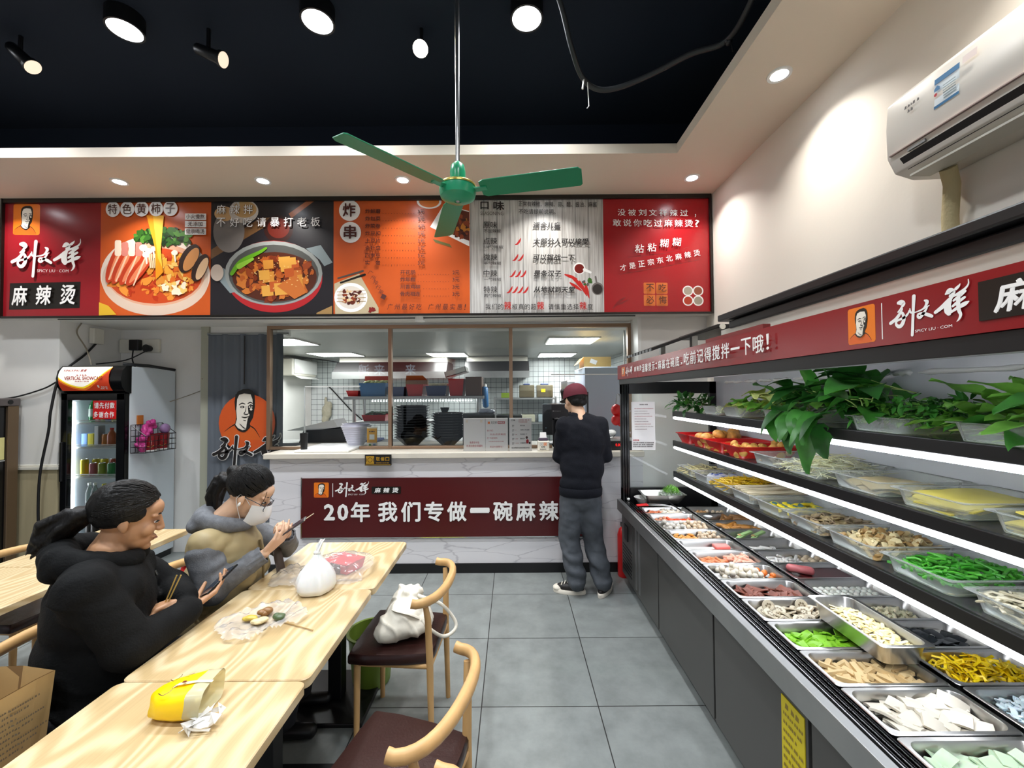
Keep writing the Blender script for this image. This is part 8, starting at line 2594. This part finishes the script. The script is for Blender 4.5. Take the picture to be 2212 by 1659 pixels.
	for i, dx in enumerate((0, .009)):
		c = MB().tube([Vector((-1.345, 1.62, .80)) + Vector((dx, 0, 0)), Vector((-1.305, 1.632, .915)) + Vector((dx * 1.8, 0, 0))], .0028, pm('chopstick_bamboo', '#c2a35a'), 6).obj('chopstick')
		tag(c, 'bamboo chopstick held upright by the person in the black jacket', 'chopstick', 'pair of chopsticks in the hand')
man_seated()

def woman_seated():
	t = thing('person', 'person in a khaki vest, glasses and white mask typing on a phone', 'person', (-1.5, 2.05, 0))
	H = Pose((-1.29, 2.055, 1.128), 12, 30)
	B = Pose((-1.40, 2.05, 0), 6, 0)
	sk = M['skin2']
	b = MB()
	head_shape(b, H, sk, nose=.9)
	b.cap(B(.05, 0, 1.0), .05, B(.0, 0, .93), .075, sk, 16)
	b.ell(B(.0, 0, .78), (.09, .125, .19), sk, 20, 14, B.m).ell(B(-.05, 0, .56), (.11, .145, .14), sk, 20, 14, B.m)
	rs, re, rw = B(.0, -.165, .925), Vector((-1.345, 1.885, .745)), Vector((-1.175, 1.985, .862))
	ls, le, lw = B(.0, .165, .925), Vector((-1.245, 2.285, .80)), Vector((-1.15, 2.135, .905))
	for a, c, d in ((rs, re, rw), (ls, le, lw)):
		b.cap(a, .042, c, .036, sk, 14).cap(c, .036, d, .023, sk, 14)
	for s in (-1, 1):
		k = B(.36, .10 * s, .48)
		b.cap(B(-.05, .085 * s, .51), .075, k, .05, sk, 14).cap(k, .05, B(.32, .10 * s, .08), .032, sk, 14).cap(B(.30, .10 * s, .045), .03, B(.42, .10 * s, .03), .026, sk, 12)
	hd = Vector((.62, .22, .66))
	hand_shape(b, rw + hd.normalized() * .01, hd, (-.62, .45, .55), -1, sk, (14, 18, 22, 28), (30, 18), .93, 2)
	hl = Vector((.18, -.42, .55))
	hand_shape(b, lw + hl.normalized() * .01, hl, (-.3, -.75, -.4), 1, sk, (42, 46, 48, 50), (20, 25), .9, 1)
	remesh(b, 'body', t, .0045, 3, mats=[sk])
	face_parts(t, H, brow_r=.0024)
	# hair
	hm = M['hair']
	h = MB()
	h.ell(H(-.030, 0, .044), (.098, .084, .092), hm, 24, 16, H.m).ell(H(.018, 0, .078), (.053, .067, .044), hm, 20, 12, H.m)
	for s in (-1, 1):
		h.cap(H(.060, .044 * s, .076), .009, H(.030, .071 * s, .024), .012, hm, 10).cap(H(.030, .070 * s, .03), .013, H(-.08, .04 * s, .02), .026, hm, 10)
	h.ell(H(-.118, 0, .062), (.03, .03, .03), hm, 14, 10, H.m)
	remesh(h, 'hair', t, .005, 4, .0018, 60, [hm])
	comb(t, H, (-.018, 0, .040), (.1025, .089, .099), (-.108, 0, .062), HAIRLINE, 260, 5)
	h = MB()
	g = random.Random(9)
	c = H.c + Vector((-.07, 0, .05))
	for i in range(26):
		o = Vector((g.uniform(-.02, .02), g.uniform(-.022, .022), g.uniform(-.016, .016)))
		p = [c + o + Vector((-.02, 0, .01)), c + Vector((-.065, 0, .02)) + o * 1.2, c + Vector((-.095, 0, -.04)) + o * 1.4, c + Vector((-.10 + g.uniform(-.02, .025), g.uniform(-.01, .01), -.12 + g.uniform(-.02, .02))) + o]
		h.cap(p[0], .014, p[1], .018, hm, 8).cap(p[1], .018, p[2], .016, hm, 8).cap(p[2], .016, p[3], .005, hm, 8)
	remesh(h, 'ponytail', t, .005, 2, .002, 50, [hm])
	for s in (-1, 1):
		MB().tube([H(.074, .05 * s, .06), H(.083, .058 * s, .03), H(.084, .058 * s, -.005), H(.080, .056 * s, -.03)], .0013, hm, 5).obj('loose_strand', t)
	# mask
	mk = mat('white_mask_cloth', '#eceff2', .7)
	n1, n2 = 12, 10
	vs, fs = [], []
	for i in range(n1 + 1):
		u = R(-82 + 164 * i / n1)
		for j in range(n2 + 1):
			v = j / n2
			z = -.018 - .098 * v
			rr_ = .0 + .060 + .014 * math.sin(math.pi * (.15 + .7 * v)) - .010 * (v > .8)
			x = .040 + (rr_ + .022 * math.sin(math.pi * (.1 + .75 * v))) * math.cos(u) * 1.02
			y = (.073 - .016 * v) * math.sin(u)
			z2 = z + .012 * math.cos(u) * (1 - v) + .0025 * math.sin(v * 19)
			vs.append(H(x, y, z2))
	for i in range(n1):
		for j in range(n2):
			q = i * (n2 + 1) + j
			fs.append((q, q + 1, q + n2 + 2, q + n2 + 1))
	MB().add(vs, fs, mk).obj('face_mask', t, smooth=180)
	for s in (-1, 1):
		MB().tube([H(.042, .0675 * s, -.022), H(.016, .079 * s, .0), H(-.015, .086 * s, .012), H(-.022, .084 * s, -.015), H(.0, .078 * s, -.05), H(.036, .054 * s, -.105)], .0014, mk, 6).obj('mask_loop', t, smooth=60)
	# glasses
	gl = pm('glasses_metal', '#3b4450')
	for s in (-1, 1):
		MB().tube([H(.108 - .004 * abs(math.cos(a)), .034 * s + .026 * math.cos(a), -.012 + .0215 * math.sin(a)) for a in [i * math.pi / 10 for i in range(20)]], .0017, gl, 6, closed=True).obj('glasses_rim', t, smooth=60)
		MB().tube([H(.104, .060 * s, -.004), H(.05, .078 * s, .004), H(-.012, .084 * s, .006)], .0016, gl, 6).obj('glasses_arm', t, smooth=60)
	MB().tube([H(.108, -.009, -.008), H(.112, 0, -.006), H(.108, .009, -.008)], .0017, gl, 6).obj('glasses_bridge', t)
	MB().ell(H(.004, -.088, -.032), (.006, .006, .011), M['white'], 10, 8, H.m).obj('earbud', t, smooth=180)
	# grey sweater: sleeves and hood
	sw = mat('grey_wool', '#6a6c70', .9, var=.14, vscale=60, bump=.2, bscale=220)
	j = MB()
	for a, c, d in ((rs, re, rw), (ls, le, lw)):
		j.cap(a - Vector((0, 0, .03)), .076, c, .072, sw, 16).cap(c, .070, d - (d - c).normalized() * .05, .047, sw, 16)
	j.ell(B(0, 0, .86), (.11, .15, .12), sw, 20, 14, B.m)
	remesh(j, 'sweater', t, .008, 9, .005, 12, [sw], fold=lambda p: .005 * math.sin(60 * p.x - 46 * p.z + 5 * noise.noise(p * 7)) * max(0, noise.noise(p * 6) + .3))
	for c, d, nm in ((re, rw, 'cuff'), (le, lw, 'cuff')):
		dv = (d - c).normalized()
		q = MB()
		a0 = d - dv * .075
		ax = dv.orthogonal().normalized(); ay = dv.cross(ax)
		vs, fs = [], []
		n = 48
		for j_, (o, rr_) in enumerate(((0, .046), (.02, .042), (.05, .040), (.07, .041), (.072, .034))):
			for i in range(n):
				a = 2 * math.pi * i / n
				r_ = rr_ + .0022 * math.sin(12 * a * 1.0)
				vs.append(a0 + dv * o + ax * r_ * math.cos(a) + ay * r_ * math.sin(a))
		for j_ in range(4):
			for i in range(n):
				fs.append((j_ * n + i, j_ * n + (i + 1) % n, (j_ + 1) * n + (i + 1) % n, (j_ + 1) * n + i))
		q.add(vs, fs, sw).obj(nm, t, smooth=60)
	hm2 = MB()
	for i in range(17):
		a = R(25 + 310 * i / 16)
		bk = .5 * (1 - math.cos(a))
		hm2.ell(B(.03 + .082 * math.cos(a) - .035 * bk, (.085 + .03 * bk) * math.sin(a), .985 + .05 * bk), (.034 + .018 * bk, .036, .03 + .02 * bk), sw, 12, 8, B.m)
	hm2.ell(B(-.10, 0, 1.0), (.05, .115, .05), sw, 16, 12, B.m)
	remesh(hm2, 'hood', t, .008, 12, .005, 14, [sw])
	# quilted vest
	vm = mat('khaki_quilted_nylon', '#a08f68', .55, var=.06, vscale=10)
	v = MB()
	v.ell(B(.005, 0, .86), (.145, .165, .115), vm, 24, 16, B.m).ell(B(-.01, 0, .72), (.16, .195, .17), vm, 24, 16, B.m).ell(B(-.03, 0, .54), (.175, .215, .15), vm, 24, 16, B.m)
	for s in (-1, 1):
		v.cap(B(.02, .06 * s, .94), .062, B(-.005, .150 * s, .93), .078, vm, 16)
		v.cap(B(.07, .05 * s, .93), .045, B(.11, .07 * s, .75), .06, vm, 14)
	remesh(v, 'vest', t, .009, 10, .005, 11, [vm], fold=lambda p: .008 * abs(math.sin(p.z * 26 + 2 * noise.noise(p * 4))) - .003)
	MB().tube([B(.155, .0, .90), B(.172, .0, .80), B(.172, .0, .66), B(.165, 0, .50)], .006, pm('vest_zip', '#6a5a3a'), 8).obj('zip', t, smooth=60)
	tr = mat('black_trousers', '#202228', .8)
	p = MB()
	for s in (-1, 1):
		k = B(.37, .10 * s, .48)
		p.cap(B(-.07, .085 * s, .51), .09, k, .066, tr, 14).cap(k, .066, B(.32, .10 * s, .09), .05, tr, 14)
	remesh(p, 'trousers', t, .012, 3, .005, 14, [tr])
	for s in (-1, 1):
		MB().cap(B(.28, .10 * s, .04), .038, B(.43, .105 * s, .036), .034, M['black'], 12).obj('shoe', t, smooth=60)
	# strap of the bag across the lap, phone
	o = MB().tube([B(.19, .10, .82), B(.23, .06, .72), B(.24, .0, .60)], .022, pm('brown_strap', '#3b2c22'), 10, flat=.25).obj('bag_strap', t, smooth=60)
	ph = thing('mobile_phone', 'mobile phone with a silver edge held in both hands by the person with the mask', 'phone', rw)
	q = MB()
	T_ = Matrix.Translation(Vector((-1.092, 2.055, .955))) @ Matrix.Rotation(R(20), 4, 'Z') @ Matrix.Rotation(R(-32), 4, 'Y')
	q.T = T_; q.box(-.078, -.036, -.0035, .078, .036, .0035, mat('phone_case', '#3a3236', .3)); q.obj('case', ph, bevel=.003)
	q = MB(); q.T = T_; q.box(-.074, -.033, .0035, .074, .033, .0041, mat('phone_screen_lit', '#4a3c40', .12)); q.obj('screen', ph)
	q = MB(); q.T = T_; q.tube([(.079, -.03, 0), (.079, .03, 0)], .0032, M['chrome'], 8).box(.079, -.006, -.003, .125, -.002, .001, M['chrome']); q.obj('edge', ph)
woman_seated()

def man_standing():
	t = thing('person', 'person in a maroon cap and navy sweater standing at the counter', 'person', (.56, 3.36, 0))
	H = Pose((.515, 3.415, 1.545), 112, 16)
	B = Pose((.56, 3.36, 0), 92, 0)
	sk = M['skin2']
	b = MB()
	head_shape(b, H, sk)
	b.cap(Vector((.53, 3.385, 1.47)), .055, Vector((.545, 3.37, 1.39)), .058, sk, 16)
	b.ell(B(0, 0, 1.18), (.10, .15, .24), sk, 20, 14, B.m).ell(B(-.01, .02, .92), (.105, .14, .16), sk, 20, 14, B.m)
	ls, le, lw = Vector((.415, 3.35, 1.355)), Vector((.385, 3.40, 1.10)), Vector((.45, 3.62, 1.12))
	rs, re, rw = Vector((.705, 3.35, 1.355)), Vector((.755, 3.39, 1.10)), Vector((.70, 3.62, 1.12))
	for a, c, d in ((rs, re, rw), (ls, le, lw)):
		b.cap(a, .048, c, .040, sk, 14).cap(c, .040, d, .026, sk, 14)
	lk, la, rk, ra = Vector((.455, 3.40, .46)), Vector((.505, 3.36, .08)), Vector((.645, 3.41, .46)), Vector((.715, 3.37, .08))
	for hip, kn, an in ((Vector((.475, 3.36, .86)), lk, la), (Vector((.605, 3.36, .86)), rk, ra)):
		b.cap(hip, .085, kn, .055, sk, 14).cap(kn, .055, an, .036, sk, 14)
	hand_shape(b, lw, (.25, .95, -.15), (.1, 0, -1), -1, sk, (20, 22, 24, 28), (35, 15))
	hand_shape(b, rw, (-.25, .95, -.15), (-.1, 0, -1), 1, sk, (20, 22, 24, 28), (35, 15))
	remesh(b, 'body', t, .006, 3, mats=[sk])
	face_parts(t, H)
	h = MB()
	h.ell(H(-.030, 0, .030), (.096, .082, .086), M['hair'], 20, 14, H.m).ell(H(-.06, 0, -.02), (.055, .068, .045), M['hair'], 18, 12, H.m)
	for s in (-1, 1):
		h.cap(H(.022, .074 * s, .02), .012, H(.018, .074 * s, -.02), .008, M['hair'], 8)
	remesh(h, 'hair', t, .006, 4, .003, 50, [M['hair']])
	cm = mat('maroon_cap_cloth', '#5c1426', .8, var=.1, vscale=40)
	q = MB()
	vs, fs = [], []
	n1, n2 = 28, 9
	for j in range(n2 + 1):
		a = R(90 * j / n2)
		for i in range(n1):
			u = 2 * math.pi * i / n1
			k = 1 + .012 * abs(math.sin(3 * u))
			vs.append(H(-.014 + .113 * math.cos(a) * math.cos(u) * k, .095 * math.cos(a) * math.sin(u) * k, .045 + .098 * math.sin(a) ** .85))
	for j in range(n2):
		for i in range(n1):
			fs.append((j * n1 + i, j * n1 + (i + 1) % n1, (j + 1) * n1 + (i + 1) % n1, (j + 1) * n1 + i))
	low = len(vs)
	for i in range(n1):
		u = 2 * math.pi * i / n1
		vs.append(H(-.014 + .112 * math.cos(u), .094 * math.sin(u), .022))
	for i in range(n1):
		fs.append((low + i, low + (i + 1) % n1, (i + 1) % n1, i))
	q.add(vs, fs, cm)
	cap_ = q.obj('cap', t, smooth=60)
	MB().ell(H(-.014, 0, .143), (.008, .008, .006), cm, 10, 6).obj('cap_button', cap_, smooth=180)
	q = MB()
	q.ell(H(.105, 0, .030), (.075, .075, .006), M['ink'], 20, 8, H.m)
	q.obj('cap_brim', cap_, smooth=60)
	q = MB()
	for j in range(6):
		q.ell(H(.045 - .004 * j, .066 + .004 * j, .05 + .008 * j), (.034 - .003 * j, .022, .022), M['ink'], 12, 8, H.m)
	q.obj('cap_front_panel', cap_, smooth=180)
	# sweater
	sw = mat('navy_sweatshirt', '#0a0d17', .85, spec=.3, var=.12, vscale=40, bump=.25, bscale=160)
	j = MB()
	j.ell(Vector((.567, 3.36, 1.24)), (.195, .125, .22), sw, 24, 16).cap(Vector((.56, 3.36, 1.15)), .13, Vector((.545, 3.355, .93)), .128, sw, 24).ell(Vector((.555, 3.355, 1.03)), (.178, .125, .24), sw, 24, 16).ell(Vector((.543, 3.355, .89)), (.168, .128, .13), sw, 24, 16)
	j.ell(Vector((.56, 3.365, 1.39)), (.13, .08, .06), sw, 20, 14).ell(Vector((.543, 3.372, 1.425)), (.088, .075, .042), sw, 18, 12).cap(ls, .068, rs, .068, sw, 20).cap(ls - Vector((-.07, 0, .12)), .09, rs - Vector((.07, 0, .12)), .09, sw, 20)
	for a, c, d in ((rs, re, rw), (ls, le, lw)):
		j.cap(a, .07, c, .062, sw, 16).cap(a - Vector((0, 0, .04)), .075, c + (Vector((.56, 3.36, 1.1)) - c) * .3, .06, sw, 16).cap(c, .064, d - (d - c).normalized() * .01, .045, sw, 16)
	remesh(j, 'sweater', t, .009, 14, .006, 10, [sw], fold=lambda p: .004 * math.sin(40 * p.z + 14 * p.x + 6 * noise.noise(p * 5)) * max(0, noise.noise(p * 4) + .4))
	q = MB()
	n = 40
	vs, fs = [], []
	for j_, (z, k) in enumerate(((.865, .99), (.85, 1.02), (.80, 1.0), (.795, .96))):
		for i in range(n):
			a = 2 * math.pi * i / n
			vs.append((.543 + .170 * k * math.cos(a), 3.355 + .132 * k * math.sin(a), z))
	for j_ in range(3):
		for i in range(n):
			fs.append((j_ * n + i, (j_ + 1) * n + i, (j_ + 1) * n + (i + 1) % n, j_ * n + (i + 1) % n))
	q.add(vs, fs, sw); q.obj('hem_band', t, smooth=60)
	MB().tube([Vector((.532 + .066 * math.cos(a), 3.375 + .062 * math.sin(a), 1.438 + .012 * math.sin(a))) for a in [i * math.pi / 12 for i in range(24)]], .014, sw, 10, closed=True).obj('collar', t, smooth=60)
	# wide trousers
	tr = mat('washed_grey_denim', '#4a4e54', .8, var=.22, vscale=9, bump=.2, bscale=200)
	p = MB()
	p.ell(Vector((.54, 3.36, .80)), (.155, .125, .14), tr, 24, 16)
	for hip, kn, an, s in ((Vector((.475, 3.36, .80)), lk, la, -1), (Vector((.605, 3.36, .80)), rk, ra, 1)):
		p.cap(hip, .108, kn, .092, tr, 18).cap(kn, .092, an + Vector((0, .0, .03)), .082, tr, 18)
		p.ell(an + Vector((0, .01, .035)), (.085, .095, .05), tr, 16, 10)
	remesh(p, 'trousers', t, .010, 5, .009, 10, [tr], fold=lambda q_: .008 * math.sin(34 * q_.z + 18 * q_.x + 7 * noise.noise(q_ * 4)) * max(0, noise.noise(q_ * 3.5 + Vector((3, 1, 0))) + .3) * (1.4 if q_.z < .35 else .8))
	# canvas shoes
	for c, a, nm in ((Vector((.455, 3.40, 0)), 166, 0), (Vector((.735, 3.40, 0)), 60, 1)):
		A = Pose(c, a)
		m = MB()
		out = []
		for i in range(20):
			u = 2 * math.pi * i / 20
			out.append((.135 * math.cos(u) * (1 if math.cos(u) > 0 else .95), (.046 + .008 * math.cos(u)) * math.sin(u)))
		ring = lambda k, z: [A(x * k, y * k, z) for x, y in out]
		loops(m, [ring(.98, .001), ring(1.0, .006), ring(1.0, .03), ring(.96, .033)], M['cream'], True, True)
		m.obj('shoe_sole', t, smooth=40)
		m = MB()
		m.ell(A(.0, 0, .04), (.115, .042, .045), M['ink'], 18, 12, A.m).ell(A(-.06, 0, .07), (.05, .038, .05), M['ink'], 16, 10, A.m)
		m.obj('shoe_upper', t, smooth=180)
		MB().ell(A(.095, 0, .036), (.042, .042, .024), M['cream'], 16, 10, A.m).obj('toe_cap', t, smooth=180)
		l = MB()
		for i in range(4):
			l.tube([A(.065 - .025 * i, -.03, .068 + .012 * i), A(.06 - .025 * i, 0, .082 + .010 * i), A(.065 - .025 * i, .03, .068 + .012 * i)], .004, M['cream'], 6)
		l.obj('shoe_lace', t)
man_standing()
